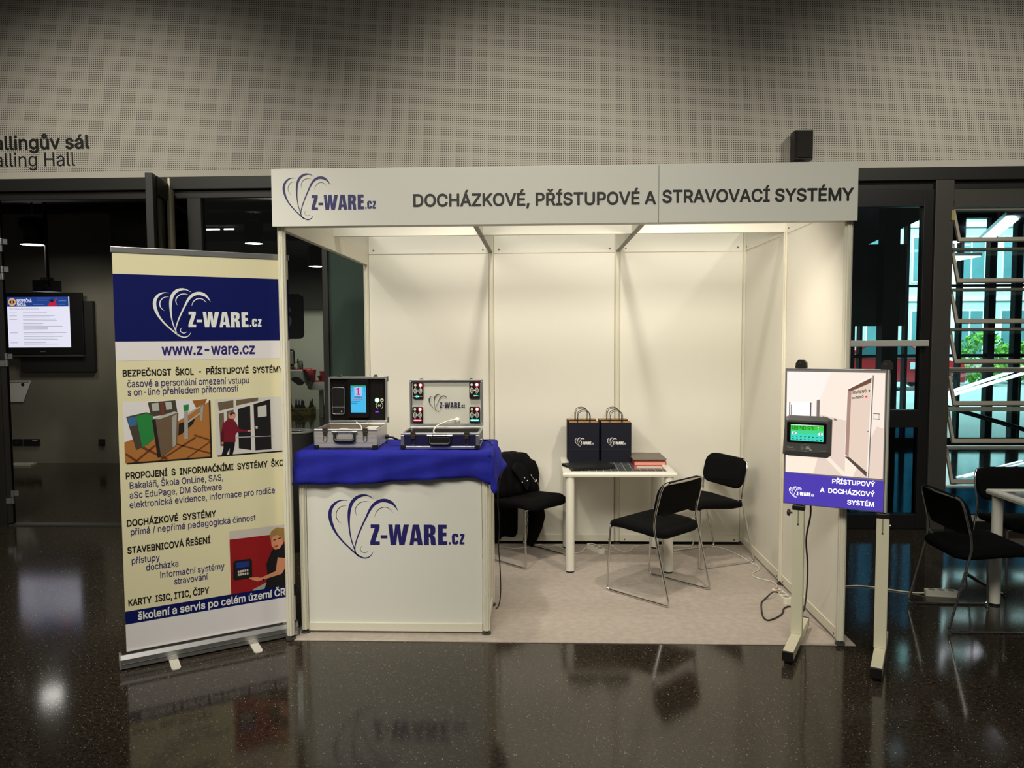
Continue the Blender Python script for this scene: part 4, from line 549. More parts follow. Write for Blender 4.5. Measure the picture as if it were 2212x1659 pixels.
LOGO_S = [
    ([(505, 511), (452, 510), (408, 530), (375, 570), (362, 622), (372, 684), (402, 756), (455, 828), (515, 888), (562, 930), (600, 955), (632, 964), (664, 955), (686, 934), (696, 912)],
     [1, 8, 17, 24, 27, 25, 17, 13, 12, 12, 11, 10, 8, 5, 1]),
    ([(712, 498), (662, 472), (612, 472), (566, 494), (532, 536), (515, 594), (510, 660), (514, 740), (526, 815), (550, 895)], [1, 10, 20, 25, 26, 24, 18, 11, 9, 7]),
    ([(897, 592), (862, 540), (818, 514), (770, 510), (722, 530), (682, 574), (645, 645), (606, 726), (573, 808), (553, 880), (560, 925), (585, 955)], [1, 18, 28, 27, 25, 20, 14, 12, 10, 9, 10, 8]),
]
LOGO_T = [
    ([(497, 550), (452, 558), (420, 590), (411, 630), (422, 665), (450, 692)], [1, 4, 5, 5, 4, 1]),
    ([(680, 522), (640, 517), (597, 530), (568, 565), (563, 600), (575, 633)], [1, 4, 5, 5, 4, 1]),
    ([(712, 642), (727, 600), (760, 570), (800, 562), (832, 577), (857, 605)], [1, 4, 5, 5, 4, 1]),
    ([(613, 865), (597, 885), (602, 908), (625, 921), (645, 917), (660, 905)], [1, 3, 4, 4, 3, 1]),
]
LOGO_L = [
    [(680, 698), (750, 698), (750, 726), (714, 832), (750, 832), (750, 860), (675, 860), (675, 834), (711, 728), (680, 728)],
    [(757, 782), (810, 782), (810, 808), (757, 808)],
    [(818, 698), (852, 698), (860, 795), (872, 698), (910, 698), (920, 795), (938, 698), (980, 698), (943, 860), (902, 860), (890, 768), (877, 860), (835, 860)],
    [(1010, 698), (1058, 698), (1086, 860), (1046, 860), (1043, 832), (1018, 832), (1013, 860), (981, 860)],
    [(1095, 698), (1150, 698), (1174, 704), (1185, 722), (1185, 755), (1178, 774), (1164, 782), (1178, 790), (1184, 808), (1186, 848), (1192, 860), (1152, 860), (1148, 845), (1146, 808), (1136, 796), (1134, 796), (1134, 860), (1095, 860)],
    [(1205, 698), (1273, 698), (1273, 730), (1243, 730), (1243, 760), (1271, 760), (1271, 790), (1243, 790), (1243, 828), (1276, 828), (1276, 858), (1205, 858)],
    [(1290, 835), (1304, 835), (1304, 854), (1290, 854)],
    [(1365, 798), (1342, 798), (1342, 788), (1338, 784), (1334, 788), (1334, 832), (1338, 837), (1342, 832), (1342, 822), (1365, 822), (1363, 842), (1352, 854), (1328, 854), (1314, 842), (1312, 790), (1318, 774), (1334, 766), (1354, 768), (1364, 780)],
    [(1376, 770), (1412, 770), (1412, 788), (1392, 835), (1411, 835), (1411, 853), (1372, 853), (1372, 836), (1390, 788), (1376, 788)],
]
LOGO_H = {3: [[(1030, 736), (1021, 804), (1040, 804)]], 4: [[(1134, 726), (1134, 768), (1144, 764), (1147, 747), (1144, 730)]]}


def logo(mb, F, a0, b0, width, n=0.0005, mi=0, thin=1.0, mi2=None, kz=1.0):
    k = width / 1064.0

    def fn(x, y):
        return a0 + (x - 348) * k, b0 + (966 - y) * k * kz
    for pts, w in LOGO_S:
        stroke(mb, F, pts, [q * (0.8 + 0.2 * thin) for q in w], fn, n, mi)
    for pts, w in LOGO_T:
        stroke(mb, F, pts, [q * thin for q in w], fn, n, mi if mi2 is None else mi2)
    for i, L in enumerate(LOGO_L):
        mb.poly(F, [fn(*p) for p in L], n, mi, [[fn(*p) for p in h] for h in LOGO_H.get(i, [])])
    return mb


def rfid(mb, F, a, b, r, n=0.0005, mi=0, rings=3):
    """contactless symbol: a dot between open arcs"""
    mb.disc(F, a, b, r * 0.16, n, mi, 12)
    for i in range(rings):
        rr = r * (0.42 + 0.58 * i / max(1, rings - 1))
        for s in (0, PI):
            mb.disc(F, a, b, rr, n, mi, 10, rr - r * 0.13, s - 1.0, s + 1.0)
    return mb


# ------------------------------------------------------------------ shared materials
CREAM = mat('cream_profile', rgb(226, 222, 204), 0.4)
PANEL = mat('white_panel', rgb(232, 229, 217), 0.45)
FASCIA = mat('white_fascia', rgb(226, 225, 216), 0.5)
STEEL = mat('dark_steel', rgb(37, 36, 33), 0.45, metal=0.0, spec=0.4)
BLACK = mat('black_plastic', rgb(18, 18, 18), 0.4)
SATIN = mat('black_fabric', rgb(11, 11, 12), 0.9, spec=0.1, bump=(350, 0.25))
CHROME = mat('chrome', rgb(215, 215, 213), 0.14, metal=1.0)
ALU = mat('brushed_aluminium', rgb(196, 196, 198), 0.32, metal=0.9)
WHITE = mat('white_paint', rgb(228, 226, 214), 0.35)
NAVY = mat('navy_vinyl', rgb(34, 28, 104), 0.5)
INK = mat('black_vinyl', rgb(24, 22, 20), 0.5)
CABLEW = mat('white_cable', rgb(222, 218, 206), 0.45)
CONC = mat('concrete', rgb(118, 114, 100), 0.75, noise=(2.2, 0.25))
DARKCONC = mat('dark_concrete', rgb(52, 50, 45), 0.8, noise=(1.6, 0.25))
DEEP = glass('deep_tinted_glass', (0.12, 0.28, 0.37, 1))
CLEAR = glass('clear_glass', (0.86, 0.9, 0.88, 1))
TEAL = glass('teal_glass', (0.80, 0.94, 0.95, 1))

# ------------------------------------------------------------------ the hall: floor, perforated wall, steel and glass front
def terrazzo():
    m = bpy.data.materials.new('black_terrazzo')
    m.use_nodes = True
    nt = m.node_tree
    L = nt.links.new
    b = nt.nodes['Principled BSDF']
    tc = nt.nodes.new('ShaderNodeTexCoord')
    n = nt.nodes.new('ShaderNodeTexNoise')
    n.inputs['Scale'].default_value = 55
    n.inputs['Detail'].default_value = 8
    n.inputs['Roughness'].default_value = 0.7
    L(tc.outputs['Object'], n.inputs['Vector'])
    cr = nt.nodes.new('ShaderNodeValToRGB')
    cr.color_ramp.elements[0].position = 0.35
    cr.color_ramp.elements[0].color = (0.008, 0.0066, 0.005, 1)
    cr.color_ramp.elements[1].position = 0.7
    cr.color_ramp.elements[1].color = (0.060, 0.047, 0.033, 1)
    L(n.outputs['Fac'], cr.inputs['Fac'])
    last = cr.outputs['Color']
    # chips: many small dim ones, fewer larger bright ones
    for scale, lo, size, c0, c1 in ((190, 0.10, 0.36, (0.030, 0.025, 0.018, 1), (0.115, 0.095, 0.070, 1)), (125, 0.70, 0.33, (0.10, 0.085, 0.062, 1), (0.42, 0.37, 0.30, 1))):
        vo = nt.nodes.new('ShaderNodeTexVoronoi')
        vo.inputs['Scale'].default_value = scale
        L(tc.outputs['Object'], vo.inputs['Vector'])
        sep = nt.nodes.new('ShaderNodeSeparateColor')
        L(vo.outputs['Color'], sep.inputs['Color'])
        mr = nt.nodes.new('ShaderNodeMapRange')
        mr.inputs['From Min'].default_value = lo
        mr.inputs['From Max'].default_value = 1.0
        mr.inputs['To Min'].default_value = 0.0
        mr.inputs['To Max'].default_value = size
        L(sep.outputs[0], mr.inputs['Value'])
        lt = nt.nodes.new('ShaderNodeMath')
        lt.operation = 'LESS_THAN'
        L(vo.outputs['Distance'], lt.inputs[0])
        L(mr.outputs[0], lt.inputs[1])
        chip = nt.nodes.new('ShaderNodeMix')
        chip.data_type = 'RGBA'
        chip.inputs['A'].default_value = c0
        chip.inputs['B'].default_value = c1
        L(sep.outputs[1], chip.inputs['Factor'])
        mx = nt.nodes.new('ShaderNodeMix')
        mx.data_type = 'RGBA'
        L(lt.outputs[0], mx.inputs['Factor'])
        L(last, mx.inputs['A'])
        L(chip.outputs['Result'], mx.inputs['B'])
        last = mx.outputs['Result']
    L(last, b.inputs['Base Color'])
    n2 = nt.nodes.new('ShaderNodeTexNoise')
    n2.inputs['Scale'].default_value = 2.5
    n2.inputs['Detail'].default_value = 5
    L(tc.outputs['Object'], n2.inputs['Vector'])
    r2 = nt.nodes.new('ShaderNodeMapRange')
    r2.inputs['To Min'].default_value = 0.065
    r2.inputs['To Max'].default_value = 0.14
    L(n2.outputs['Fac'], r2.inputs['Value'])
    L(r2.outputs[0], b.inputs['Roughness'])
    b.inputs['IOR'].default_value = 1.41
    return m


def perforated():
    m = bpy.data.materials.new('perforated_plaster')
    m.use_nodes = True
    nt = m.node_tree
    L = nt.links.new
    b = nt.nodes['Principled BSDF']
    b.inputs['Roughness'].default_value = 0.7
    tc = nt.nodes.new('ShaderNodeTexCoord')
    sc = nt.nodes.new('ShaderNodeVectorMath')
    sc.operation = 'MULTIPLY'
    sc.inputs[1].default_value = (1 / 0.018, 0, 1 / 0.018)
    L(tc.outputs['Object'], sc.inputs[0])
    fr = nt.nodes.new('ShaderNodeVectorMath')
    fr.operation = 'FRACTION'
    L(sc.outputs[0], fr.inputs[0])
    sb = nt.nodes.new('ShaderNodeVectorMath')
    sb.operation = 'DISTANCE'
    sb.inputs[1].default_value = (0.5, 0.0, 0.5)
    L(fr.outputs[0], sb.inputs[0])
    lt = nt.nodes.new('ShaderNodeMath')
    lt.operation = 'LESS_THAN'
    lt.inputs[1].default_value = 0.235
    L(sb.outputs['Value'], lt.inputs[0])
    sp = nt.nodes.new('ShaderNodeSeparateXYZ')
    L(tc.outputs['Object'], sp.inputs[0])
    gt = nt.nodes.new('ShaderNodeMath')
    gt.operation = 'GREATER_THAN'
    gt.inputs[1].default_value = 3.098
    L(sp.outputs['Z'], gt.inputs[0])
    mu = nt.nodes.new('ShaderNodeMath')
    mu.operation = 'MULTIPLY'
    L(lt.outputs[0], mu.inputs[0])
    L(gt.outputs[0], mu.inputs[1])
    mx = nt.nodes.new('ShaderNodeMix')
    mx.data_type = 'RGBA'
    mx.inputs['A'].default_value = rgb(206, 200, 188)
    mx.inputs['B'].default_value = rgb(36, 33, 29)
    L(mu.outputs[0], mx.inputs['Factor'])
    L(mx.outputs['Result'], b.inputs['Base Color'])
    return m


struct(B(-9, 13, -7, 7.6, -0.1, 0).box(-9, 2, 7.6, 14, -0.1, 0).build('floor', terrazzo()))
struct(B(-9, 13, 2.5, 2.8, 3.04, 5.3).build('wall_back', perforated()))
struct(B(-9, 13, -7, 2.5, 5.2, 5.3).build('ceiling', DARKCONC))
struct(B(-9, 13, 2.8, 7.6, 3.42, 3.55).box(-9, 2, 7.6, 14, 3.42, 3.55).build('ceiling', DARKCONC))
# steel head beam and threshold of the glass front
struct(B(-9, 13, 2.46, 2.62, 2.93, 3.038).box(-9, 13, 2.5, 2.6, 2.86, 2.93).build('trim_1', STEEL, bevel=0.006))
struct(B(-3.35, -1.66, 2.47, 2.56, 0.0, 0.012).box(-1.53, 3.9, 2.47, 2.56, 0.0, 0.05).build('trim_2', mat('worn_steel', rgb(86, 84, 78), 0.4, metal=0.6)))

# wall lettering
F = Frame((0, 2.4985, 0))
mb = MB()
text(mb, F, 'Ballingův sál', -3.452, 3.297, -2.503, 0.118, 7)
text(mb, F, 'Balling Hall', -3.452, 3.150, -2.633, 0.118, 0)
tag(mb.build('wall_lettering', INK), 'black two-line hall name lettering on the perforated wall, cut off at the photo edge', 'lettering')

# glazing left of the stand: clear bay, mullion, greenish back-painted bay (runs on behind the stand)
w1 = bpy.data.objects.new('window_1', None)
C.objects.link(w1)
struct(w1)
for x0, x1 in ((-1.655, -1.535), (-0.497, -0.448), (1.2, 1.28), (2.6, 2.68), (3.84, 3.92)):
    B(x0, x1, 2.48, 2.58, 0.05, 2.86).build('mullion', STEEL, w1, bevel=0.004)
B(-1.535, -0.497, 2.515, 2.525, 0.05, 2.86).build('pane', CLEAR, w1)
GREEN = mat('green_backed_glass', rgb(62, 76, 70), 0.12, spec=0.5)
B(-0.448, 1.2, 2.515, 2.53, 0.05, 2.86).box(1.28, 2.6, 2.515, 2.53, 0.05, 2.86).box(2.68, 3.84, 2.515, 2.53, 0.05, 2.86).build('backed_pane', GREEN, w1)

# pivoting glass door standing open, with a full-height stainless pole
d2 = thing('door_2', 'dark steel and glass pivot door standing open beside the stand banner', 'door', (-1.85, 2.5, 0), 0.181)
struct(d2)
Y0, Y1 = -0.44, 0.86
B(-0.03, 0.03, Y0, Y0 + 0.08, 0.02, 2.99).box(-0.03, 0.03, Y1 - 0.10, Y1, 0.02, 2.99).box(-0.03, 0.03, Y0 + 0.10, Y1 - 0.10, 2.84, 2.99).box(-0.03, 0.03, Y0 + 0.10, Y1 - 0.10, 0.02, 0.20).build('leaf_frame', STEEL, d2, bevel=0.004)
B(-0.006, 0.006, Y0 + 0.10, Y1 - 0.10, 0.20, 2.84).build('pane', CLEAR, d2)
MB().tube([(0.045, -0.02, 0.05), (0.045, -0.02, 3.03)], 0.031, 18).build('pull_pole', mat('stainless', rgb(206, 196, 170), 0.4, metal=0.35), d2)
mb = MB()
for z, h in ((2.36, 0.11), (2.22, 0.12), (2.08, 0.13), (1.80, 0.11), (1.64, 0.14), (1.52, 0.10)):
    mb.box(0.03, 0.05, Y1 - 0.075, Y1 - 0.035, z, z + h)
mb.build('hinge_strip', mat('strip_grey', rgb(190, 190, 186), 0.5), d2)
# left door leaf, seen almost edge-on
d1 = thing('door_1', 'dark steel door leaf seen edge-on at the left edge of the photo', 'door', (-3.36, 2.5, 0), 0.62)
struct(d1)
B(-0.03, 0.03, -0.02, 0.09, 0.02, 2.90).box(-0.03, 0.03, 0.95, 1.05, 0.02, 2.90).box(-0.03, 0.03, 0.09, 0.95, 2.75, 2.90).box(-0.03, 0.03, 0.09, 0.95, 0.02, 0.20).build('leaf_frame', STEEL, d1, bevel=0.004)
B(-0.006, 0.006, 0.09, 0.95, 0.20, 2.75).build('pane', CLEAR, d1)
for z in (0.20, 1.42, 2.18, 2.42):
    h = MB().cyl((0.03, -0.035, z), 0.014, 0.055, 'z', 12).cyl((0.03, -0.035, z + 0.06), 0.014, 0.055, 'z', 12).box(-0.02, 0.03, -0.028, -0.02, z, z + 0.05).box(0.03, 0.075, -0.04, -0.03, z + 0.065, z + 0.11)
    h.build('hinge', ALU, d1)
B(-3.48, -3.36, 2.47, 2.58, 0, 2.86).build('trim_4', STEEL)['kind'] = 'structure'

# right: glass door with push bar, post, louvred window
d3 = thing('door_3', 'dark framed glass door with grey push bar right of the stand', 'door', (3.92, 2.5, 0))
struct(d3)
B(0, 0.06, -0.02, 0.06, 0.004, 2.86).box(0.645, 0.726, -0.02, 0.06, 0.004, 2.86).box(0.06, 0.645, -0.02, 0.06, 2.72, 2.86).box(0.06, 0.645, -0.02, 0.06, 0.873, 1.023).box(0.06, 0.645, -0.02, 0.06, 0.004, 0.13).build('leaf_frame', mat('black_steel', rgb(24, 24, 23), 0.4), d3, bevel=0.003)
B(0.06, 0.645, 0.015, 0.022, 1.023, 2.72).build('pane', TEAL, d3)
B(0.06, 0.645, 0.015, 0.022, 0.13, 0.873).build('pane', DEEP, d3)
B(0.02, 0.69, -0.075, -0.045, 1.56, 1.61).box(0.04, 0.07, -0.05, 0.0, 1.565, 1.605).box(0.65, 0.68, -0.05, 0.0, 1.565, 1.605).build('push_bar', mat('bar_grey', rgb(186, 186, 180), 0.45), d3, bevel=0.004)
F = Frame((3.92, 2.506, 0))
mb = MB()
text(mb, Frame((4.545, 2.52, 0), (-1, 0, 0)), 'K', -0.01, 1.62, None, 0.075, 0)
mb.build('door_letter', INK, d3)
struct(B(4.648, 4.80, 2.46, 2.62, 0, 2.93).build('trim_3', mat('post_grey', rgb(66, 64, 60), 0.5), bevel=0.006))

w2 = bpy.data.objects.new('window_2', None)
C.objects.link(w2)
struct(w2)
XL0, XL1 = 4.80, 6.9
B(XL0, XL1, 2.49, 2.56, 2.76, 2.86).box(XL0, XL1, 2.46, 2.56, 2.71, 2.76).build('head_panel', mat('post_grey', rgb(66, 64, 60), 0.5), w2)
FR = mat('louvre_grey', rgb(168, 162, 150), 0.4, metal=0.2)
zb = [2.418, 2.084, 1.752, 1.421, 1.073, 0.758, 0.417]
for z in zb:
    M = Matrix.Translation((0, 2.50, z + 0.285)) @ Matrix.Rotation(-0.37, 4, 'X')
    h = 0.31
    fr = MB().box(XL0, XL1, -0.012, 0.012, -h, -h + 0.034, 0, M).box(XL0, XL0 + 0.022, -0.012, 0.012, -h + 0.034, -0.02, 0, M).box(XL0, XL1, -0.012, 0.012, -0.02, 0.0, 0, M)
    f = fr.build('louvre_frame', FR, w2)
    MB().box(XL0 + 0.022, XL1, -0.003, 0.003, -h + 0.034, -0.02, 0, M).build('louvre_pane', TEAL, f)
    B(XL0 - 0.05, XL1, 2.475, 2.54, z - 0.062, z - 0.043).build('sill_bar', FR, w2)
B(XL0, XL1, 2.5, 2.51, 0.12, 0.35).build('lower_pane', DEEP, w2)
B(XL0, XL1, 2.47, 2.56, 0.075, 0.12).build('base_rail', FR, w2)
B(XL0, XL1, 2.47, 2.56, 0.0, 0.075).build('plinth', BLACK, w2)
B(4.775, 4.80, 2.45, 2.47, 2.60, 2.68).build('catch', mat('brass_catch', rgb(170, 160, 90), 0.4), w2)

# loudspeaker on the perforated wall
sp = thing('loudspeaker', 'black box loudspeaker on the perforated wall above the stand sign', 'loudspeaker', (3.53, 2.5, 3.09))
MB().prism([(x, y, 0) for x, y in rrect(-0.075, 0.075, -0.15, -0.02, 0.02)], (0, 0, 0.235)).build('cabinet', BLACK, sp, bevel=0.004)
MB().prism([(x, y, 0.012) for x, y in rrect(-0.068, 0.068, -0.158, -0.12, 0.02)], (0, 0, 0.211)).build('grille', mat('speaker_mesh', rgb(30, 24, 21), 0.7, bump=(900, 0.4)), sp)
B(-0.03, 0.03, -0.02, 0.0, 0.06, 0.17).build('wall_bracket', STEEL, sp)

# ------------------------------------------------------------------ behind the glass, left: concrete corridor and catering room
struct(B(-9, -4.25, 5.86, 8.0, 0, 3.42).build('wall_left', CONC))
struct(B(-9, 2, 13.5, 13.7, 0, 3.42).build('wall_rear', mat('white_wall', rgb(214, 214, 196), 0.6)))
struct(B(-9, 0.6, 12.9, 13.0, 2.30, 3.42).build('added_dark_bulkhead', DARKCONC))  # dark bulkhead added to keep the view above the white wall dark
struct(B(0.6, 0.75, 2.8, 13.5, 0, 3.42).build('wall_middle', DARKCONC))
for i, y in enumerate((4.1, 5.0, 5.7, 6.9, 8.8)):
    b = B(-9, 0.6, y, y + 0.12, 3.30, 3.42).build('ceiling_beam', mat('beam_black', rgb(22, 21, 19), 0.7))
    b['kind'] = 'structure'
    b.name = 'trim_%d' % (5 + i)
tv = thing('television', 'wall screen showing a conference programme on the concrete corridor wall', 'television', (0, 5.80, 0))
B(-5.662, -4.616, -0.03, 0.0, 1.458, 2.267).build('housing', BLACK, tv, bevel=0.006)
F = Frame((0, -0.031, 0))
scr = MB()
scr.rect(F, -5.626, -4.787, 1.55, 2.212, 0.0005, 0)
scr.rect(F, -5.626, -4.80, 2.085, 2.212, 0.001, 1)
scr.disc(F, -5.555, 2.147, 0.052, 0.0015, 2, 28)
scr.poly(F, [(-5.60, 2.147), (-5.575, 2.165), (-5.535, 2.165), (-5.51, 2.147), (-5.535, 2.129), (-5.575, 2.129)], 0.002, 3)
scr.disc(F, -5.555, 2.147, 0.014, 0.0025, 2, 16)
text(scr, F, 'BEZPEČNÁ', -5.495, 2.142, -5.29, 0.042, 6, 0.0015, 4)
text(scr, F, 'ŠKOLA', -5.495, 2.094, -5.37, 0.042, 6, 0.0015, 4)
scr.poly(F, [(-5.09, 2.087), (-4.95, 2.087), (-4.97, 2.14), (-4.95, 2.20), (-4.965, 2.20), (-4.995, 2.145), (-5.05, 2.14)], 0.0015, 5)
scr.disc(F, -5.02, 2.16, 0.022, 0.002, 3, 14)
for z, a, b in ((2.192, -5.22, -5.04), (2.165, -5.22, -5.08), (2.155, -4.93, -4.83), (2.112, -5.27, -5.12), (2.112, -4.94, -4.84)):
    scr.rect(F, a, b, z, z + 0.006, 0.0015, 6)
text(scr, F, 'PROGRAM KONFERENCE', -5.60, 2.045, -5.20, 0.018, 2, 0.001, 7)
random.seed(3)
for i, z in enumerate((2.00, 1.962, 1.945, 1.915, 1.898, 1.86, 1.842, 1.824, 1.806, 1.788, 1.74, 1.722, 1.69, 1.67, 1.652, 1.61, 1.592)):
    scr.rect(F, -5.42, -5.42 + random.uniform(0.25, 0.58), z, z + 0.007, 0.001, 7)
    if i in (0, 1, 3, 10, 15):
        scr.rect(F, -5.60, -5.50, z, z + 0.007, 0.001, 7)
scr.build('screen', [glow(232, 232, 250, 0.92), glow(38, 70, 150, 0.8), glow(230, 180, 130, 0.8), glow(50, 40, 50, 0.5), glow(235, 235, 250, 0.9), glow(200, 40, 70, 0.8), glow(120, 160, 220, 0.7), glow(176, 176, 196, 0.8)], tv)
B(-5.20, -5.13, -0.034, -0.03, 1.49, 1.50).build('badge', ALU, tv)
B(-5.62, -4.62, -0.045, 0.0, 1.43, 1.455).build('lower_trim', mat('tv_trim', rgb(70, 70, 72), 0.3), tv)
B(-5.5, -4.50, 0.0, 0.06, 1.23, 2.155).build('mounting_box', mat('mount_black', rgb(30, 29, 27), 0.6), tv)
pj = thing('ceiling_projector', 'small black projector hanging on a pole above the corridor screen', 'projector', (-4.56, 5.0, 0))
MB().tube([(0.0, 0, 2.40), (0.0, 0, 3.42)], 0.022, 10).build('pole', BLACK, pj)
MB().prism([(x, y, 2.23) for x, y in rrect(-0.12, 0.10, -0.13, 0.13, 0.03)], (0, 0, 0.13)).build('housing', BLACK, pj, bevel=0.01)
MB().cyl((0.07, -0.13, 2.26), 0.035, -0.04, 'y', 16).build('lens', BLACK, pj)
B(-0.06, 0.04, -0.05, 0.05, 2.36, 2.40).build('bracket', STEEL, pj)
for i, (x0, x1, lb) in enumerate(((-5.681, -5.558, 'black wall socket at the left photo edge low on the corridor wall'), (-5.535, -5.316, 'wide black double wall socket with pale tag on the corridor wall'), (-4.508, -4.43, 'small square black wall socket on the corridor wall beside the banner'))):
    s = thing('wall_socket', lb, 'socket', ((x0 + x1) / 2, 5.86, 0.281))
    w = (x1 - x0) / 2
    B(-w, w, -0.03, 0, -0.044, 0.044).build('plate', BLACK, s, bevel=0.004)
    if i == 1:
        B(0.02, 0.085, -0.033, -0.03, 0.022, 0.032).build('marking', mat('pale_tag', rgb(170, 168, 160), 0.5), s)
    else:
        MB().cyl((0, -0.031, 0), 0.022, 0.004, 'y', 16).build('socket_cup', mat('socket_inner', rgb(34, 34, 34), 0.5), s)
nt_ = MB()
F = Frame((0, 5.845, 0))
nt_.prism([F.at(-5.70, 1.11), F.at(-5.397, 1.11), F.at(-5.517, 0.825), F.at(-5.70, 0.825)], (0, 0.004, 0))
nt_.rect(F, -5.70, -5.42, 1.085, 1.092, 0.001, 1)
nt_.disc(F, -5.515, 1.055, 0.024, 0.001, 1, 14)
tag(nt_.build('paper_notice', [mat('notice_paper', rgb(222, 222, 212), 0.6), INK]), 'white paper notice with slanted side and black emblem on the corridor wall', 'notice')
lf = MB()
lf.prism([(-5.66, 5.58, 0.002), (-5.30, 5.62, 0.002), (-5.31, 5.76, 0.002), (-5.66, 5.76, 0.002)], (0, 0, 0.02))
lf.prism([(-5.66, 5.44, 0.002), (-5.52, 5.54, 0.002), (-5.54, 5.575, 0.002), (-5.66, 5.52, 0.002)], (0, 0, 0.012))
tag(lf.build('folded_board', mat('board_white', rgb(176, 172, 156), 0.6)), 'pale folded board lying on the corridor floor below the sockets', 'board')


def pendant(x, y, z, r, lb):
    t = thing('pendant_light', lb, 'lamp', (x, y, z), 0, 'cylinder pendant lights behind the glass')
    MB().lathe([(r, 0.0), (r, 0.30), (r * 0.5, 0.33)], n=28, cap=False).build('shade', mat('shade_black', rgb(26, 26, 25), 0.5), t, solid=0.006)
    MB().cyl((0, 0, 0.004), r * 0.96, 0.01, 'z', 28).build('diffuser', glow(255, 252, 245, 14.0), t)
    MB().tube([(0, 0, 0.31), (0, 0, 3.42 - z)], 0.012, 8).build('stem', BLACK, t)


pendant(-4.72, 5.0, 2.79, 0.14, 'pendant light above the corridor projector, leftmost of the lamps')
pendant(-2.63, 6.6, 2.98, 0.125, 'pendant light seen above the banner near the stand post')
pendant(-2.16, 8.0, 2.785, 0.13, 'pendant light seen through the stand side below the stand header')
pendant(6.5, 5.7, 2.80, 0.14, 'small pendant light glowing behind the upper louvre panes')
for i, (x, z, lb) in enumerate(((-4.24, 3.40, 'leftmost of three tiny ceiling spots behind the open door'), (-4.09, 3.38, 'middle of three tiny ceiling spots behind the open door'), (-3.94, 3.36, 'rightmost of three tiny ceiling spots behind the open door'))):
    t = thing('ceiling_spot', lb, 'lamp', (x, 9.0, z), 0, 'ceiling spots in the catering room')
    MB().cyl((0, 0, 0.0), 0.045, 0.42 - (z - 3.0), 'z', 16).build('can', BLACK, t)
    MB().cyl((0, 0, -0.006), 0.04, 0.005, 'z', 16).build('diffuser', glow(255, 252, 245, 8.0), t)
for x0, x1, y, z, lb in ((-4.70, -4.54, 8.0, 3.39, 'short glowing tube standing for a lamp reflection left of the stainless door pole'), (-3.99, -3.70, 8.0, 3.385, 'long glowing tube standing for a lamp reflection between door and stand header'), (-3.63, -3.47, 8.0, 3.385, 'short glowing tube standing for the lamp reflection nearest the stand header')):
    t = thing('tube_reflection', lb, 'lamp', ((x0 + x1) / 2, y, z), 0, 'glowing tubes for lamp reflections behind the glass')  # glowing tubes in place of reflected linear lamps
    w = (x1 - x0) / 2
    B(-w, w, -0.03, 0.03, 0.012, 0.03).build('housing', BLACK, t)
    MB().cyl((-w, 0, 0), 0.010, 2 * w, 'x', 10).build('tube', glow(255, 252, 240, 5.0), t)

# hanging sign with a letter S
hs = thing('hanging_sign', 'black rounded sign with grey letter S seen beside the banner', 'sign', (-2.05, 6.0, 0))
F = Frame((0, 0, 0))
MB().prism([F.at(a, b) for a, b in rrect(-0.5, 0.28, 1.645, 2.24, 0.06)], (0, 0.04, 0)).build('board', BLACK, hs)
text(MB(), F, 'S', -0.10, 1.81, 0.14, 0.29, 14, 0.001).build('letter', mat('sign_grey', rgb(206, 200, 208), 0.6), hs)
MB().tube([(-0.4, 0.02, 2.24), (-0.4, 0.02, 3.42)], 0.003, 6).tube([(0.0, 0.02, 2.24), (0.0, 0.02, 3.42)], 0.003, 6).build('hanger', BLACK, hs)

# black standing waste bin beside the stand
wb = thing('waste_bin', 'round black waste bin with grey ring lid beside the stand side', 'bin', (-0.53, 1.8, 0))
MB().lathe([(0.125, 0.0), (0.13, 0.02), (0.13, 0.915), (0.122, 0.92)], n=32).build('body', mat('bin_black', rgb(14, 14, 14), 0.65, spec=0.2), wb)
MB().lathe([(0.128, 0.921), (0.133, 0.928), (0.13, 0.936), (0.075, 0.934), (0.07, 0.924)], n=32, cap=False).build('ring_lid', mat('bin_rim', rgb(126, 126, 122), 0.35, metal=0.5), wb)

# catering corner
CLOTHW = mat('white_cloth', rgb(206, 208, 196), 0.8)
REDC = mat('red_cloth', rgb(168, 32, 44), 0.75)


def cloth_skirt(r, z, drop, n=40, a=0.05):
    rows = []
    for k in range(7):
        t = k / 6
        row = []
        for i in range(n + 1):
            th = 2 * PI * i / n
            d = drop * (0.75 + 0.35 * math.cos(4 * th + 0.7))
            rr = r + 0.012 + a * t * (0.4 + 0.6 * math.sin(11 * th) ** 2)
            row.append((rr * math.cos(th), rr * math.sin(th), z - d * t))
        rows.append(row)
    top = [[(0.0001 * math.cos(2 * PI * i / n), 0.0001 * math.sin(2 * PI * i / n), z) for i in range(n + 1)]]
    return MB().grid(top + rows)


t = thing('bar_table', 'high round catering table under a white cloth, beyond the glass', 'table', (-3.80, 11.5, 0))
MB().cyl((0, 0, 0.98), 0.40, 0.025, 'z', 32).build('tabletop', WHITE, t)
MB().tube([(0, 0, 0.03), (0, 0, 0.98)], 0.03, 12).build('pole', ALU, t)
for k in range(3):
    a = 0.5 + k * 2 * PI / 3
    MB().tube([(0, 0, 0.22), (0.28 * math.cos(a), 0.28 * math.sin(a), 0.012)], 0.014, 8).build('leg', ALU, t)
ct = cloth_skirt(0.40, 1.012, 0.33).build('tablecloth', CLOTHW)
ct.location = (-3.80, 11.5, 0)
tag(ct, 'white cloth hanging over the high catering table', 'tablecloth')
rn = MB().grid([[(x, 11.5 + y, z) for x, z in ((-4.0, 1.018), (-3.65, 1.018), (-3.40, 1.016), (-3.36, 0.97), (-3.33, 0.74 + 0.3 * abs(y)))] for y in (-0.22, -0.1, 0.1, 0.25)]).build('red_runner', REDC, solid=0.003)
tag(rn, 'red cloth laid over the white high catering table', 'tablecloth')
t = thing('drink_dispenser', 'clear drink dispenser with black tap on the high catering table', 'dispenser', (-3.74, 11.46, 1.022))
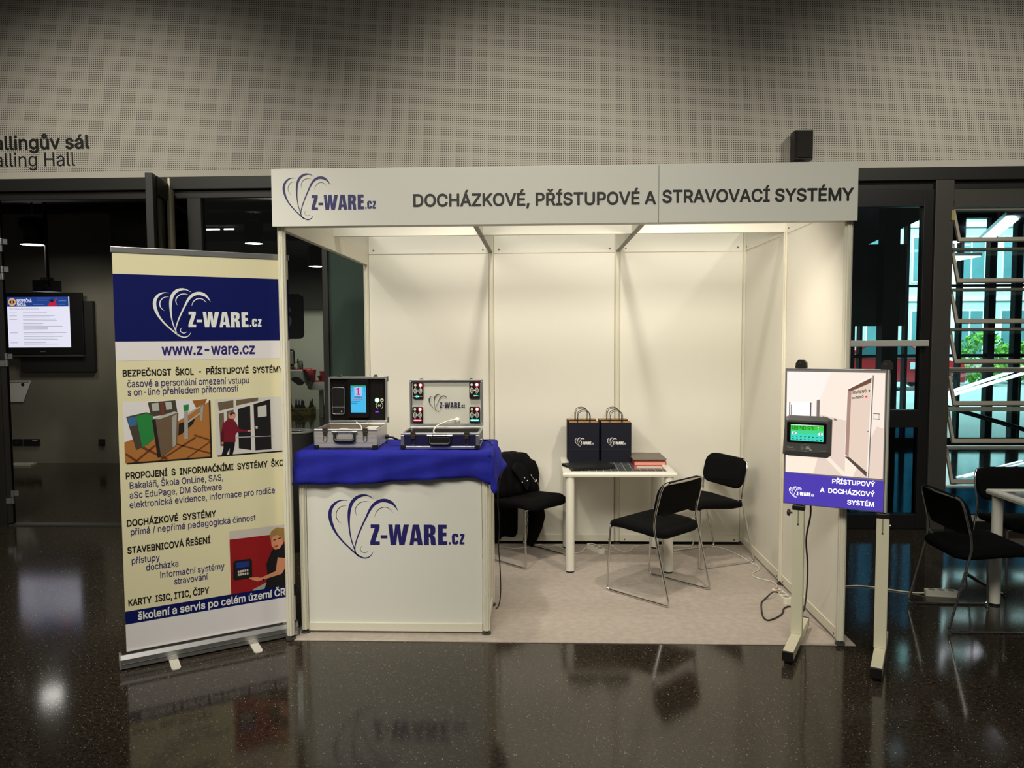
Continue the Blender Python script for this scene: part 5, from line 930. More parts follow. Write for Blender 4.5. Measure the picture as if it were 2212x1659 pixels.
MB().lathe([(0.075, 0.10), (0.075, 0.36), (0.05, 0.38)], n=20).build('jar', glass('jar_glass', (0.7, 0.72, 0.68, 1)), t)
MB().lathe([(0.085, 0.0), (0.085, 0.03), (0.05, 0.05), (0.06, 0.10)], n=20).build('stand', mat('wood_stand', rgb(96, 74, 58), 0.6), t)
MB().lathe([(0.055, 0.38), (0.06, 0.40), (0.02, 0.41)], n=20).build('lid', BLACK, t)
MB().tube([(0.075, -0.02, 0.14), (0.14, -0.04, 0.135), (0.165, -0.05, 0.12)], 0.011, 8).tube([(0.15, -0.045, 0.13), (0.155, -0.047, 0.205)], 0.014, 8).build('tap', BLACK, t)
t = thing('serving_tray', 'dark wooden tray under the drink dispenser on the high table', 'tray', (-3.72, 11.33, 1.022))
B(-0.12, 0.10, -0.06, 0.03, 0, 0.012).box(-0.12, 0.10, -0.065, -0.06, 0, 0.04).build('tray_body', mat('tray_wood', rgb(58, 46, 40), 0.6), t)
t = thing('glass_jar', 'small glass jar with green sprigs on the high catering table', 'jar', (-3.52, 11.36, 1.021))
MB().lathe([(0.055, 0), (0.058, 0.10), (0.045, 0.15), (0.05, 0.17)], n=18, cap=False).build('jar_body', glass('jar_glass', (0.7, 0.72, 0.68, 1)), t)
mb = MB()
random.seed(5)
for k in range(8):
    a = random.uniform(0, 6.28)
    mb.tube([(0.01 * math.cos(a), 0.01 * math.sin(a), 0.005), (0.03 * math.cos(a), 0.03 * math.sin(a), random.uniform(0.07, 0.13))], [0.006, 0.002], 5)
mb.build('sprigs', mat('herb_green', rgb(52, 74, 44), 0.7), t)
t = thing('buffet_table', 'low white buffet table with red top cloth behind the high catering table', 'table', (-3.02, 12.0, 0))
B(-0.40, 0.5, -0.35, 0.35, 0.70, 0.73).build('tabletop', WHITE, t)
for sx, sy in ((-0.17, -0.31), (0.46, -0.31), (-0.36, 0.31), (0.46, 0.31)):
    B(sx - 0.035, sx + 0.035, sy - 0.035, sy + 0.035, 0, 0.70).build('leg', CLOTHW, t)
cw = MB().grid([[(x, y, z) for x, z in ((-0.45, 0.56 + 0.12 * abs(y)), (-0.42, 0.70), (-0.41, 0.735), (0.0, 0.736), (0.5, 0.736))] for y in (-0.36, -0.2, 0.0, 0.2, 0.36)])
cw.grid([[(x, y, z) for x in (-0.41, -0.2, 0.0, 0.2, 0.5)] for y, z in ((-0.36, 0.735), (-0.375, 0.66), (-0.385, 0.58))])
o = cw.build('tablecloth', CLOTHW)
o.location = (-3.02, 12.0, 0)
tag(o, 'white cloth covering the low buffet table', 'tablecloth')
o = B(-3.42, -2.75, 11.70, 12.28, 0.738, 0.750).build('red_cloth', REDC)
tag(o, 'red cloth across the low buffet table', 'tablecloth')
for k, (x, y, h) in enumerate(((-3.38, 11.82, 0.24), (-3.28, 12.05, 0.20), (-3.16, 11.84, 0.20))):
    t = thing('red_cup', ['tall red vase at the left end of the buffet table', 'red cup in the middle of the buffet table', 'red vase at the right end of the buffet table'][k], 'vase', (x, y, 0.75), 0, 'red vases on the buffet table')
    MB().lathe([(0.03, 0), (0.034, h * 0.5), (0.05, h)], n=16).build('cup_body', REDC, t)
random.seed(9)
mb = MB()
for k in range(14):
    a, r = random.uniform(0, 6.28), random.uniform(0.01, 0.06)
    mb.tube([(0.008 * math.cos(a), 0.008 * math.sin(a), 0), (r * math.cos(a), r * math.sin(a), random.uniform(0.06, 0.14))], [0.01, 0.014], 5)
o = mb.build('green_herbs', mat('herb_green', rgb(52, 74, 44), 0.7))
o.location = (-3.27, 11.92, 0.75)
tag(o, 'bunch of green herbs between the red vases on the buffet table', 'herbs')
YEL = mat('crate_yellow', rgb(190, 172, 84), 0.5)


def crate(x0, x1, y0, y1, h, lb):
    t = thing('bottle_crate', lb, 'crate', (x0, y0, 0), 0, 'yellow crates under the buffet tables')
    w, d = x1 - x0, y1 - y0
    m = MB().box(0, w, 0, 0.02, 0, h).box(0, w, d - 0.02, d, 0, h).box(0, 0.02, 0.02, d - 0.02, 0, h).box(w - 0.02, w, 0.02, d - 0.02, 0, h).box(0.02, w - 0.02, 0.02, d - 0.02, 0, 0.02)
    m.build('crate_body', YEL, t)
    for k in range(int(w / 0.06) - 1):
        B(0.05 + k * 0.06, 0.075 + k * 0.06, -0.002, 0.0, h * 0.62, h * 0.75).build('grip_slot', BLACK, t)
    B(w, w + 0.002, d * 0.35, d * 0.65, h * 0.6, h * 0.8).build('grip_slot', BLACK, t)


crate(-4.25, -3.55, 12.10, 12.48, 0.15, 'long yellow bottle crate on the floor beneath the catering tables')
crate(-3.47, -3.05, 12.45, 12.80, 0.19, 'second yellow crate beside the buffet table leg')
bg = MB()
random.seed(11)
for k in range(26):
    x, y = random.uniform(-4.2, -3.6), random.uniform(12.16, 12.42)
    bg.lathe([(0.0, 0.02), (0.035, 0.03), (0.035, 0.17), (0.013, 0.22), (0.013, random.uniform(0.25, 0.33)), (0.0, 0.335)], (x, y, 0), 8, cap=False)
tag(bg.build('dark_bottles', mat('bottle_dark', rgb(28, 34, 38), 0.25)), 'dark bottles packed in the long yellow crate', 'bottles', None, 'stuff')

# ------------------------------------------------------------------ behind the glass, right: room, street glazing, street
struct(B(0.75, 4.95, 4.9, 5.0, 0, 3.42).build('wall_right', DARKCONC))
w3 = bpy.data.objects.new('window_3', None)
C.objects.link(w3)
struct(w3)
MULL = mat('facade_black', rgb(20, 22, 23), 0.4)
B(4.9, 13, 7.45, 7.6, 3.36, 3.42).box(4.9, 13, 7.48, 7.58, 0, 0.12).box(4.9, 13, 7.5, 7.56, 1.32, 1.37).box(4.9, 13, 7.5, 7.56, 2.36, 2.40).build('rail', MULL, w3)
for k, x in enumerate((5.0, 5.66, 6.12, 6.78, 7.10, 7.56, 7.98, 8.36, 8.9, 9.4, 10.0, 10.6, 11.4)):
    w = 0.10 if k in (6, 7, 9) else 0.04
    B(x, x + w, 7.46, 7.58, 0.12, 3.36).build('mullion', MULL, w3)
B(4.9, 13, 7.52, 7.53, 0.12, 3.36).build('pane', TEAL, w3)
struct(B(5.00, 5.60, 4.96, 5.0, 1.76, 2.70).box(4.95, 5.02, 4.93, 5.0, 0, 3.42).build('wall_right', mat('partition', rgb(60, 62, 52), 0.6)))
struct(B(5.27, 5.45, 4.80, 4.95, 0, 3.42).build('trim_10', MULL))
struct(MB().prism([(4.9, 5.6, 2.52), (6.2, 5.6, 3.14), (6.2, 5.6, 3.42), (4.9, 5.6, 3.42)], (0, 0.2, 0)).build('trim_11', MULL))
# street
struct(B(2.0, 52, 7.6, 36, -0.12, -0.02).build('street_ground', mat('pavement', rgb(150, 160, 156), 0.8, noise=(0.6, 0.25))))
bd = thing('street_building', 'pale building with teal windows across the street, seen through the right glazing', 'building', (0, 27, 0))
B(3, 50, 0, 1.0, 0, 14).build('wall', mat('render_pale', rgb(186, 198, 196), 0.8, noise=(0.5, 0.3)), bd)
WIN = mat('street_window', rgb(92, 134, 138), 0.2, noise=(0.9, 0.4))
for k in range(16):
    for r in range(3):
        x, z = 9.2 + k * 1.75, 0.9 + r * 2.9
        f = B(x - 0.06, x + 1.06, -0.05, 0.0, z - 0.06, z + 1.76).build('window', mat('win_frame', rgb(236, 240, 238), 0.5), bd)
        B(x, x + 0.47, -0.06, -0.05, z, z + 1.7).box(x + 0.53, x + 1.0, -0.06, -0.05, z, z + 1.7).build('pane', WIN, f)
B(3, 50, -0.08, 0, 3.0, 3.2).box(3, 50, -0.08, 0, 5.9, 6.1).build('cornice', mat('win_frame', rgb(236, 240, 238), 0.5), bd)
B(3, 50, -0.03, 0, 0, 0.5).build('plinth', mat('plinth_grey', rgb(120, 126, 120), 0.8), bd)
for k, (x, y, s, lb) in enumerate(((15.9, 21.5, 1.1, 'green shrub on the street behind the leftmost louvre panes'), (17.6, 22.5, 0.9, 'green shrub on the street seen through the louvres'))):
    mb = MB()
    random.seed(20 + k)
    for j in range(900):
        a, b_, r = random.uniform(0, 6.28), random.uniform(-1.2, 1.4), s * random.uniform(0.5, 0.8)
        p = Vector((math.cos(a) * math.cos(b_) * r, math.sin(a) * math.cos(b_) * r, s * 0.8 + math.sin(b_) * r))
        d1_, d2_ = Vector((random.uniform(-1, 1), random.uniform(-1, 1), random.uniform(-1, 1))) * 0.07, Vector((random.uniform(-1, 1), random.uniform(-1, 1), random.uniform(-1, 1))) * 0.07
        mb.add([p - d1_, p + d2_, p + d1_, p - d2_], [(0, 1, 2, 3)])
    t = thing('street_shrub', lb, 'shrub', (x, y, 0), 0, 'shrubs on the street')
    mb.build('foliage', mat('shrub_green', rgb(96, 150, 40), 0.7), t)
    MB().tube([(0, 0, -0.02), (0, 0, s * 0.6)], 0.04, 8).build('stem', mat('bark', rgb(80, 66, 50), 0.8), t)
car = thing('red_car', 'red hatchback parked on the street behind the glass door', 'car', (12.1, 20.0, -0.02), PI)
prof = [(-2.0, 0.25), (-2.05, 0.55), (-1.95, 0.85), (-1.0, 0.98), (-0.35, 1.42), (0.9, 1.46), (1.7, 1.05), (1.95, 0.9), (2.0, 0.3)]
rings = []
for y, ins in ((-0.84, 0.06), (-0.80, 0.0), (0.80, 0.0), (0.84, 0.06)):
    rings.append([(x * (1 - ins * 0.3), y, z - ins if z > 1.0 else z) for x, z in prof])
MB().loft(rings, 0, False).build('body', mat('car_red', rgb(170, 28, 36), 0.25, coat=0.6), car, bevel=0.03)
MB().prism([(-0.9, -0.845, 0.98), (-0.33, -0.845, 1.34), (0.22, -0.845, 1.37), (0.22, -0.845, 0.98)], (0, -0.01, 0)).prism([(0.3, -0.845, 0.98), (0.3, -0.845, 1.37), (0.86, -0.845, 1.37), (1.45, -0.845, 1.02)], (0, -0.01, 0)).build('side_window', mat('car_glass', rgb(60, 110, 116), 0.1), car)
MB().prism([(-0.9, 0.845, 0.98), (-0.33, 0.845, 1.34), (0.22, 0.845, 1.37), (0.22, 0.845, 0.98)], (0, 0.01, 0)).prism([(0.3, 0.845, 0.98), (0.3, 0.845, 1.37), (0.86, 0.845, 1.37), (1.45, 0.845, 1.02)], (0, 0.01, 0)).build('side_window', mat('car_glass', rgb(60, 110, 116), 0.1), car)
for x in (-1.3, 1.3):
    wl = MB().cyl((x, -0.86, 0.32), 0.32, 0.2, 'y', 28).build('wheel', BLACK, car)
    MB().cyl((x, -0.875, 0.32), 0.19, 0.02, 'y', 20).build('hub', ALU, wl)
    wl = MB().cyl((x, 0.66, 0.32), 0.32, 0.2, 'y', 28).build('wheel', BLACK, car)
    MB().cyl((x, 0.855, 0.32), 0.19, 0.02, 'y', 20).build('hub', ALU, wl)
B(-1.05, -0.35, 0.85, 0.86, 0.66, 0.86).build('side_sticker', mat('sticker', rgb(210, 220, 226), 0.5), car)
# lamps in the right-hand room; glowing tubes and strips stand in for reflections
t = thing('linear_light', 'long bright linear lamp in the top of the louvred window', 'lamp', (0, 0, 0))
M = Matrix.Translation((7.31, 6.14, 3.0)) @ Matrix.Rotation(math.radians(66.8), 4, 'Z')
MB().box(-1.25, 1.25, -0.075, 0.075, 0.0, 0.02, 0, M).build('diffuser', glow(240, 240, 255, 7.0), t)
MB().box(-1.26, 1.26, -0.08, 0.08, 0.02, 0.07, 0, M).build('housing', ALU, t)
MB().tube([(7.31, 6.14, 3.06), (7.31, 6.14, 3.42)], 0.008, 6).build('hanger', ALU, t)
t = thing('linear_light', 'thin light strip high above the glass door', 'lamp', (5.67, 5.05, 3.36), 0.1)
B(-0.075, 0.075, -0.03, 0.03, 0, 0.012).build('diffuser', glow(250, 252, 255, 5.0), t)
B(-0.08, 0.08, -0.035, 0.035, 0.012, 0.06).build('housing', BLACK, t)
t = thing('ceiling_panel_light', 'short bright ceiling panel lamp seen in the second louvre pane', 'lamp', (6.68, 6.0, 2.62))
B(-0.16, 0.16, -0.32, 0.32, 0, 0.012).build('diffuser', glow(240, 248, 255, 4.0), t)
B(-0.17, 0.17, -0.33, 0.33, 0.012, 0.05).build('housing', ALU, t)
MB().tube([(0, 0, 0.05), (0, 0, 0.79)], 0.008, 6).build('hanger', ALU, t)
t = thing('sloping_reflection', 'pair of sloping glowing tubes added for a lamp reflection behind the fifth louvre pane', 'lamp', (0, 7.0, 0))  # added tubes whose glow imitates a reflected lamp streak
for dz in (0.0, 0.05):
    MB().tube([(7.0, 0, 0.72 + dz), (8.3, 0, 1.13 + dz * 1.6)], 0.024, 8).build('tube', glow(246, 248, 255, 2.2), t)
for x in (7.1, 8.2):
    MB().tube([(x, 0.03, 0.0), (x, 0.03, 0.70 + (x - 7.0) * 0.3)], 0.015, 8).build('post', STEEL, t)
t = thing('floor_reflection_strip', 'double glowing strip added for a lamp reflection low behind the bottom louvre pane', 'lamp', (0, 0, 0))  # added strips whose glow imitates a double reflection streak
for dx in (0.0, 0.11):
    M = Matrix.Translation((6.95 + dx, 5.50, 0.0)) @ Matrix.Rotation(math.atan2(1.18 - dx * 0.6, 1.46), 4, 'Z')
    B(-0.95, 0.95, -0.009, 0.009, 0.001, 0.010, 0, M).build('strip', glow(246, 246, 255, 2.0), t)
t = thing('dark_handrail', 'dark sloping handrail behind the sixth louvre pane', 'railing', (0, 6.2, 0))
MB().tube([(6.5, 0, 0.78), (7.9, 0, 0.36)], 0.03, 10).build('rail', MULL, t)
for x in (6.6, 7.8):
    MB().tube([(x, 0, 0.0), (x, 0, 0.75 - (x - 6.5) * 0.3)], 0.014, 8).build('post', MULL, t)

# ------------------------------------------------------------------ the exhibition stand
o = B(-0.005, 3.05, -0.012, 1.955, 0.0005, 0.004).build('stand_carpet', mat('grey_carpet', rgb(191, 180, 170), 0.95, spec=0.1, noise=(24, 0.24), bump=(420, 0.5)))
tag(o, 'thin grey carpet covering the floor of the stand', 'carpet')

ST = thing('exhibition_stand', 'white shell exhibition stand with lettered fascia board and open left side', 'stand', (0, 0, 0.004))


def post_mb(x, y, z0, z1, r=0.0215):
    pts = []
    for i in range(8):
        a = PI / 8 + i * PI / 4
        b = a + PI / 4
        p, q = Vector((math.cos(a), math.sin(a))) * r, Vector((math.cos(b), math.sin(b))) * r
        for t, d in ((0.0, 1), (0.36, 1), (0.40, 0.80), (0.60, 0.80), (0.64, 1)):
            v = (p * (1 - t) + q * t) * d
            pts.append((x + v.x, y + v.y, z0))
    return MB().prism(pts, (0, 0, z1 - z0))


for x, y in ((0, 0), (2.97, 0), (2.97, 0.99), (0, 1.98), (0.99, 1.98), (1.98, 1.98), (2.97, 1.98)):
    top = 2.235 if y == 0 else 2.49
    pst = post_mb(x, y, 0.024, top).build('post', CREAM, ST)
    MB().cyl((x, y, 0.0), 0.026, 0.010, 'z', 20).cyl((x, y, 0.010), 0.008, 0.016, 'z', 10).build('levelling_foot', mat('foot_grey', rgb(90, 88, 84), 0.4, metal=0.5), pst)


def wall_bay(p, q):
    """one wall bay between two posts: panel, frieze, foot rail, screws"""
    p, q = Vector(p), Vector(q)
    d = (q - p)
    L = d.length
    M = Matrix.Translation((p.x, p.y, 0)) @ Matrix.Rotation(math.atan2(d.y, d.x), 4, 'Z')
    a, b = 0.0225, L - 0.0225
    MB().box(a, b, -0.002, 0.002, 0.07, 2.31, 0, M).build('wall_panel', PANEL, ST)
    MB().box(a, b, -0.009, 0.009, 2.307, 2.49, 0, M).build('frieze_board', PANEL, ST, bevel=0.002)
    MB().box(a, b, -0.009, 0.009, 0.018, 0.072, 0, M).build('foot_rail', CREAM, ST, bevel=0.002)
    mb = MB()
    for x in (a + 0.04, b - 0.04):
        for z in (2.335, 0.035):
            mb.cyl((x, -0.0095, z), 0.007, -0.0012, 'y', 12, 0, None, M)
            mb.cyl((x, 0.0095, z), 0.007, 0.0012, 'y', 12, 0, None, M)
    mb.build('screw', mat('screw_grey', rgb(110, 104, 94), 0.4, metal=0.6), ST)


for k in range(3):
    wall_bay((0.99 * k, 1.98), (0.99 * (k + 1), 1.98))
wall_bay((2.97, 1.98), (2.97, 0.99))
wall_bay((2.97, 0.99), (2.97, 0))
# header beams
B(0.012, 2.958, 0.975, 1.005, 2.316, 2.49).build('cross_beam', PANEL, ST, bevel=0.002)
for x in (0.99, 1.98):
    B(x - 0.012, x + 0.012, 0.03, 0.974, 2.316, 2.49).box(x - 0.012, x + 0.012, 1.006, 1.96, 2.316, 2.49).build('depth_beam', PANEL, ST, bevel=0.002)
    B(x - 0.014, x + 0.014, 0.03, 0.974, 2.308, 2.316).box(x - 0.014, x + 0.014, 1.006, 1.96, 2.308, 2.316).build('beam_rail', mat('rail_grey', rgb(120, 114, 104), 0.5), ST)
B(-0.012, 0.012, 0.024, 1.957, 2.328, 2.49).build('side_header', PANEL, ST, bevel=0.002)
B(-0.018, 0.018, 0.024, 1.957, 2.222, 2.326).build('side_rail', CREAM, ST, bevel=0.003)
B(-0.018, 2.988, -0.03, 0.03, 2.236, 2.49).build('front_beam', PANEL, ST, bevel=0.002)
FB = B(-0.029, 1.9825, -0.056, -0.036, 2.234, 2.531).build('fascia_board', FASCIA, ST, bevel=0.001)
FB2 = B(1.9845, 2.991, -0.056, -0.036, 2.234, 2.531).build('fascia_board', FASCIA, ST, bevel=0.001)
F = Frame((0, -0.0575, -0.004))
logo(MB(), F, 0.030, 2.271, 0.490, 0.0, 0, 0.8, None, 1.03).build('logo', NAVY, FB)
text(MB(), F, 'DOCHÁZKOVÉ, PŘÍSTUPOVÉ A', 0.711, 2.333, 1.969, 0.0655, 8).build('lettering', INK, FB)
text(MB(), F, 'STRAVOVACÍ SYSTÉMY', 1.999, 2.339, 2.968, 0.0655, 8).build('lettering', INK, FB2)

# ------------------------------------------------------------------ counter with blue cloth
CT = thing('display_counter', 'white panel counter with blue logo at the front left of the stand', 'counter', (0, 0, 0.004))
for x in (0.052, 1.07):
    for y in (0.10, 0.555):
        pst = post_mb(x, y, 0.022, 1.0, 0.021).build('post', CREAM, CT)
        MB().cyl((x, y, 0.0), 0.025, 0.009, 'z', 20).cyl((x, y, 0.009), 0.008, 0.015, 'z', 10).build('levelling_foot', mat('foot_grey', rgb(90, 88, 84), 0.4, metal=0.5), pst)
fp = B(0.074, 1.048, 0.098, 0.102, 0.055, 0.99).build('front_panel', FASCIA, CT)
B(0.074, 1.048, 0.088, 0.112, 0.014, 0.060).build('foot_rail', CREAM, CT, bevel=0.002)
for x, y0, y1 in ((0.052, 0.122, 0.533), (1.07, 0.122, 0.533)):
    B(x - 0.002, x + 0.002, y0, y1, 0.055, 0.99).build('side_panel', PANEL, CT)
    B(x - 0.011, x + 0.011, y0, y1, 0.014, 0.060).build('foot_rail', CREAM, CT, bevel=0.002)
B(0.025, 1.097, 0.075, 0.582, 0.992, 1.022).build('counter_top', PANEL, CT, bevel=0.003)
F = Frame((0, 0.0975, 0))
logo(MB(), F, 0.192, 0.424, 0.760, 0.0, 0, 1.0, 1).build('logo', [NAVY, INK], fp)


def blue_cloth():
    x0, x1, y0, y1, zt = 0.026, 1.102, 0.070, 0.588, 1.0285
    random.seed(4)
    ring = []        # (base x, base y, outward x, outward y, drop, swing)
    N = 44

    def add(x, y, nx, ny, drop, sw):
        ring.append((x, y, nx, ny, drop, sw))
    for i in range(N):           # front, left to right
        t = i / (N - 1)
        d = 0.165 + 0.012 * math.sin(t * 5 + 0.4) - 0.02 * t
        s = 0.012 + 0.010 * math.sin(t * 21) + 0.008 * math.sin(t * 47 + 1)
        if t > 0.93:
            d += (t - 0.93) * 0.55
        add(x0 + (x1 - x0) * t, y0, 0, -1, d, s)
    def bump(t, c, w):
        return math.exp(-((t - c) / w) ** 2)
    for i in range(9):           # front right corner
        a = -PI / 2 + (PI / 2) * i / 8
        add(x1, y0, math.cos(a), math.sin(a), 0.185 + 0.035 * bump(i / 8, 0.35, 0.3), 0.022 + 0.012 * bump(i / 8, 0.5, 0.4))
    for i in range(1, 24):       # right side: one broad fold swinging out, rising towards the back
        t = i / 24
        add(x1, y0 + (y1 - y0) * t, 1, 0, 0.185 - 0.09 * t - 0.02 * bump(t, 0.5, 0.2), 0.024 + 0.044 * bump(t, 0.55, 0.24))
    for i in range(9):
        a = (PI / 2) * i / 8
        add(x1, y1, math.cos(a), math.sin(a), 0.095 + 0.02 * i / 8, 0.028 - 0.012 * i / 8)
    for i in range(1, 24):
        t = i / 24
        add(x1 - (x1 - x0) * t, y1, 0, 1, 0.12 + 0.01 * math.sin(9 * t), 0.014)
    for i in range(7):
        a = PI / 2 + (PI / 2) * i / 6
        add(x0, y1, math.cos(a), math.sin(a), 0.14, 0.02)
    for i in range(1, 18):
        t = i / 18
        add(x0, y1 - (y1 - y0) * t, -1, 0, 0.15 + 0.03 * t, 0.008 + 0.006 * math.sin(t * 13) ** 2)
    for i in range(7):
        a = PI + (PI / 2) * i / 6
        add(x0, y0, math.cos(a), math.sin(a), 0.175, 0.012 + 0.006 * math.sin(PI * i / 6))
    n = len(ring)
    cx, cy = (x0 + x1) / 2, (y0 + y1) / 2
    rings = []
    for k in (0.02, 0.35, 0.7, 0.97):
        rings.append([(cx + (x - cx) * k, cy + (y - cy) * k, zt + 0.0016 * math.sin(9 * x + 7 * y * k)) for x, y, nx, ny, d, s in ring])
    rings.append([(x + nx * 0.002, y + ny * 0.002, zt - 0.002) for x, y, nx, ny, d, s in ring])
    for k in range(1, 9):
        t = k / 8
        rings.append([(x + nx * (0.006 + s * (t ** 1.2) + 0.004 * math.sin(3 * PI * t + i * 0.35)), y + ny * (0.006 + s * (t ** 1.2) + 0.004 * math.sin(3 * PI * t + i * 0.35)), zt - 0.004 - d * t) for i, (x, y, nx, ny, d, s) in enumerate(ring)])
    mb = MB()
    mb.loft(rings, 0, True, False)
    mb.add(rings[0], [tuple(range(n))], 0, True)
    o = mb.build('counter_cloth', mat('blue_cloth', rgb(36, 40, 148), 0.8, spec=0.15, bump=(260, 0.35)), solid=0.0025)
    tag(o, 'royal blue cloth draped over the white counter', 'tablecloth')


blue_cloth()
ZC = 1.0315      # top of the cloth

# ------------------------------------------------------------------ demo cases on the counter
LATCH = mat('latch_metal', rgb(120, 112, 102), 0.3, metal=0.9)


def latch(parent, x, y, z, h=0.05):
    mb = MB().box(x - 0.014, x + 0.014, y - 0.006, y, z - 0.012, z + 0.010).box(x - 0.011, x + 0.011, y - 0.012, y - 0.006, z - 0.026, z - 0.006)
    mb.tube(fillet([(x - 0.010, y - 0.008, z - 0.02), (x - 0.010, y - 0.006, z - h), (x + 0.010, y - 0.006, z - h), (x + 0.010, y - 0.008, z - 0.02)], 0.008), 0.0016, 6)
    for sx in (-0.011, 0.011):
        for sz in (0.006, -0.008):
            mb.cyl((x + sx, y - 0.006, z + sz), 0.002, -0.0015, 'y', 8)
    return mb.build('latch', LATCH, parent)


def case_base(t, w, d, h, outer, inner, wallt=0.008, edge=None):
    mb = MB().box(0, w, 0, wallt, 0.004, h, 0).box(0, w, d - wallt, d, 0.004, h, 0).box(0, wallt, wallt, d - wallt, 0.004, h, 0).box(w - wallt, w, wallt, d - wallt, 0.004, h, 0).box(0, w, 0, d, 0.002, 0.010, 0)
    b = mb.build('base_shell', outer, t)
    q = wallt + 0.0008
    MB().box(q, w - q, q, q + 0.002, 0.012, h - 0.004).box(q, w - q, d - q - 0.002, d - q, 0.012, h - 0.004).box(q, q + 0.002, q, d - q, 0.012, h - 0.004).box(w - q - 0.002, w - q, q, d - q, 0.012, h - 0.004).box(q, w - q, q, d - q, 0.0105, 0.014).build('lining', inner, b)
    e = 0.011
    mb = MB()
    for (xa, xb, ya, yb) in ((-0.001, w + 0.001, -0.001, e), (-0.001, w + 0.001, d - e, d + 0.001), (-0.001, e, e, d - e), (w - e, w + 0.001, e, d - e)):
        mb.box(xa, xb, ya, yb, h - 0.010, h + 0.002)
    if edge:
        for x in (0, w):
            for y in (0, d):
                mb.box(min(x, x - math.copysign(0.018, x - 0.01)) - 0.0012 * (x == 0), max(x, x - math.copysign(0.018, x - 0.01)) + 0.0012 * (x > 0), y - 0.0015 if y == 0 else y - 0.015, y + 0.015 if y == 0 else y + 0.0015, 0.004, h - 0.010)
        mb.box(0, w, -0.0012, 0.006, 0.004, 0.018).box(0, w, d - 0.006, d + 0.0012, 0.004, 0.018).box(-0.0012, 0.006, 0, d, 0.004, 0.018).box(w - 0.006, w + 0.0012, 0, d, 0.004, 0.018)
    mb.build('rim', ALU, b, bevel=0.0012)
    for x in (0, w):
        for y in (0, d):
            sx, sy = (1 if x == 0 else -1), (1 if y == 0 else -1)
            c = MB()
            c.box(min(x - sx * 0.003, x + sx * 0.026), max(x - sx * 0.003, x + sx * 0.026), min(y - sy * 0.003, y + sy * 0.026), max(y - sy * 0.003, y + sy * 0.026), 0.0, 0.026)
            cn = c.build('corner_guard', BLACK, t, bevel=0.003)
            MB().cyl((x + sx * 0.015, y - sy * 0.003, 0.017), 0.003, -sy * 0.0015, 'y', 10).build('rivet', CHROME, cn)
    return b


def handle(t, w, y, z, solid=False):
    h = MB()
    pth = fillet([(w / 2 - 0.055, y - 0.010, z), (w / 2 - 0.055, y - 0.014, z - 0.045), (w / 2 + 0.055, y - 0.014, z - 0.045), (w / 2 + 0.055, y - 0.010, z)], 0.016)
    h.tube(pth, [0.006 + 0.005 * math.sin(PI * i / (len(pth) - 1)) for i in range(len(pth))], 10)
    if solid:
        h.prism([(w / 2 - 0.05, y - 0.018, z - 0.004), (w / 2 + 0.05, y - 0.018, z - 0.004), (w / 2 + 0.046, y - 0.018, z - 0.046), (w / 2 - 0.046, y - 0.018, z - 0.046)], (0, 0.010, 0))
    hd = h.build('handle', BLACK, t)
    MB().box(w / 2 - 0.072, w / 2 - 0.040, y - 0.012, y, z - 0.004, z + 0.008).box(w / 2 + 0.040, w / 2 + 0.072, y - 0.012, y, z - 0.004, z + 0.008).box(w / 2 - 0.04, w / 2 + 0.04, y - 0.005, y, z - 0.002, z + 0.006).build('handle_mount', CHROME, hd, bevel=0.002)


def ribbed():
    m = mat('ribbed_aluminium', rgb(198, 194, 190), 0.38, metal=0.55)
    nt = m.node_tree
    tc = nt.nodes.new('ShaderNodeTexCoord')
    wv = nt.nodes.new('ShaderNodeTexWave')
    wv.bands_direction = 'Z'
    wv.inputs['Scale'].default_value = 42
    nt.links.new(tc.outputs['Object'], wv.inputs['Vector'])
    bp = nt.nodes.new('ShaderNodeBump')
    bp.inputs['Strength'].default_value = 0.22
    bp.inputs['Distance'].default_value = 0.0015
    nt.links.new(wv.outputs['Fac'], bp.inputs['Height'])
    nt.links.new(bp.outputs['Normal'], nt.nodes['Principled BSDF'].inputs['Normal'])
    return m


def lid_shell(t, w, h, dz, y, inner, depth=0.036, frame=0.011, shell=None):
    """open lid standing at the back: local x, z up from dz"""
    l = MB().box(0, w, y + depth - 0.004, y + depth, dz, dz + h).box(0, 0.004, y, y + depth - 0.004, dz, dz + h).box(w - 0.004, w, y, y + depth - 0.004, dz, dz + h).box(0.004, w - 0.004, y, y + depth - 0.004, dz, dz + 0.004).box(0.004, w - 0.004, y, y + depth - 0.004, dz + h - 0.004, dz + h)
    ld = l.build('lid', shell or ALU, t)
    MB().box(0, w, y - 0.003, y + 0.002, dz, dz + frame).box(0, w, y - 0.003, y + 0.002, dz + h - frame, dz + h).box(0, frame, y - 0.003, y + 0.002, dz + frame, dz + h - frame).box(w - frame, w, y - 0.003, y + 0.002, dz + frame, dz + h - frame).build('lid_rim', ALU, ld, bevel=0.0012)
    MB().box(0.012, w - 0.012, y + 0.010, y + 0.013, dz + 0.012, dz + h - 0.012).build('lid_lining', inner, ld)
    return ld


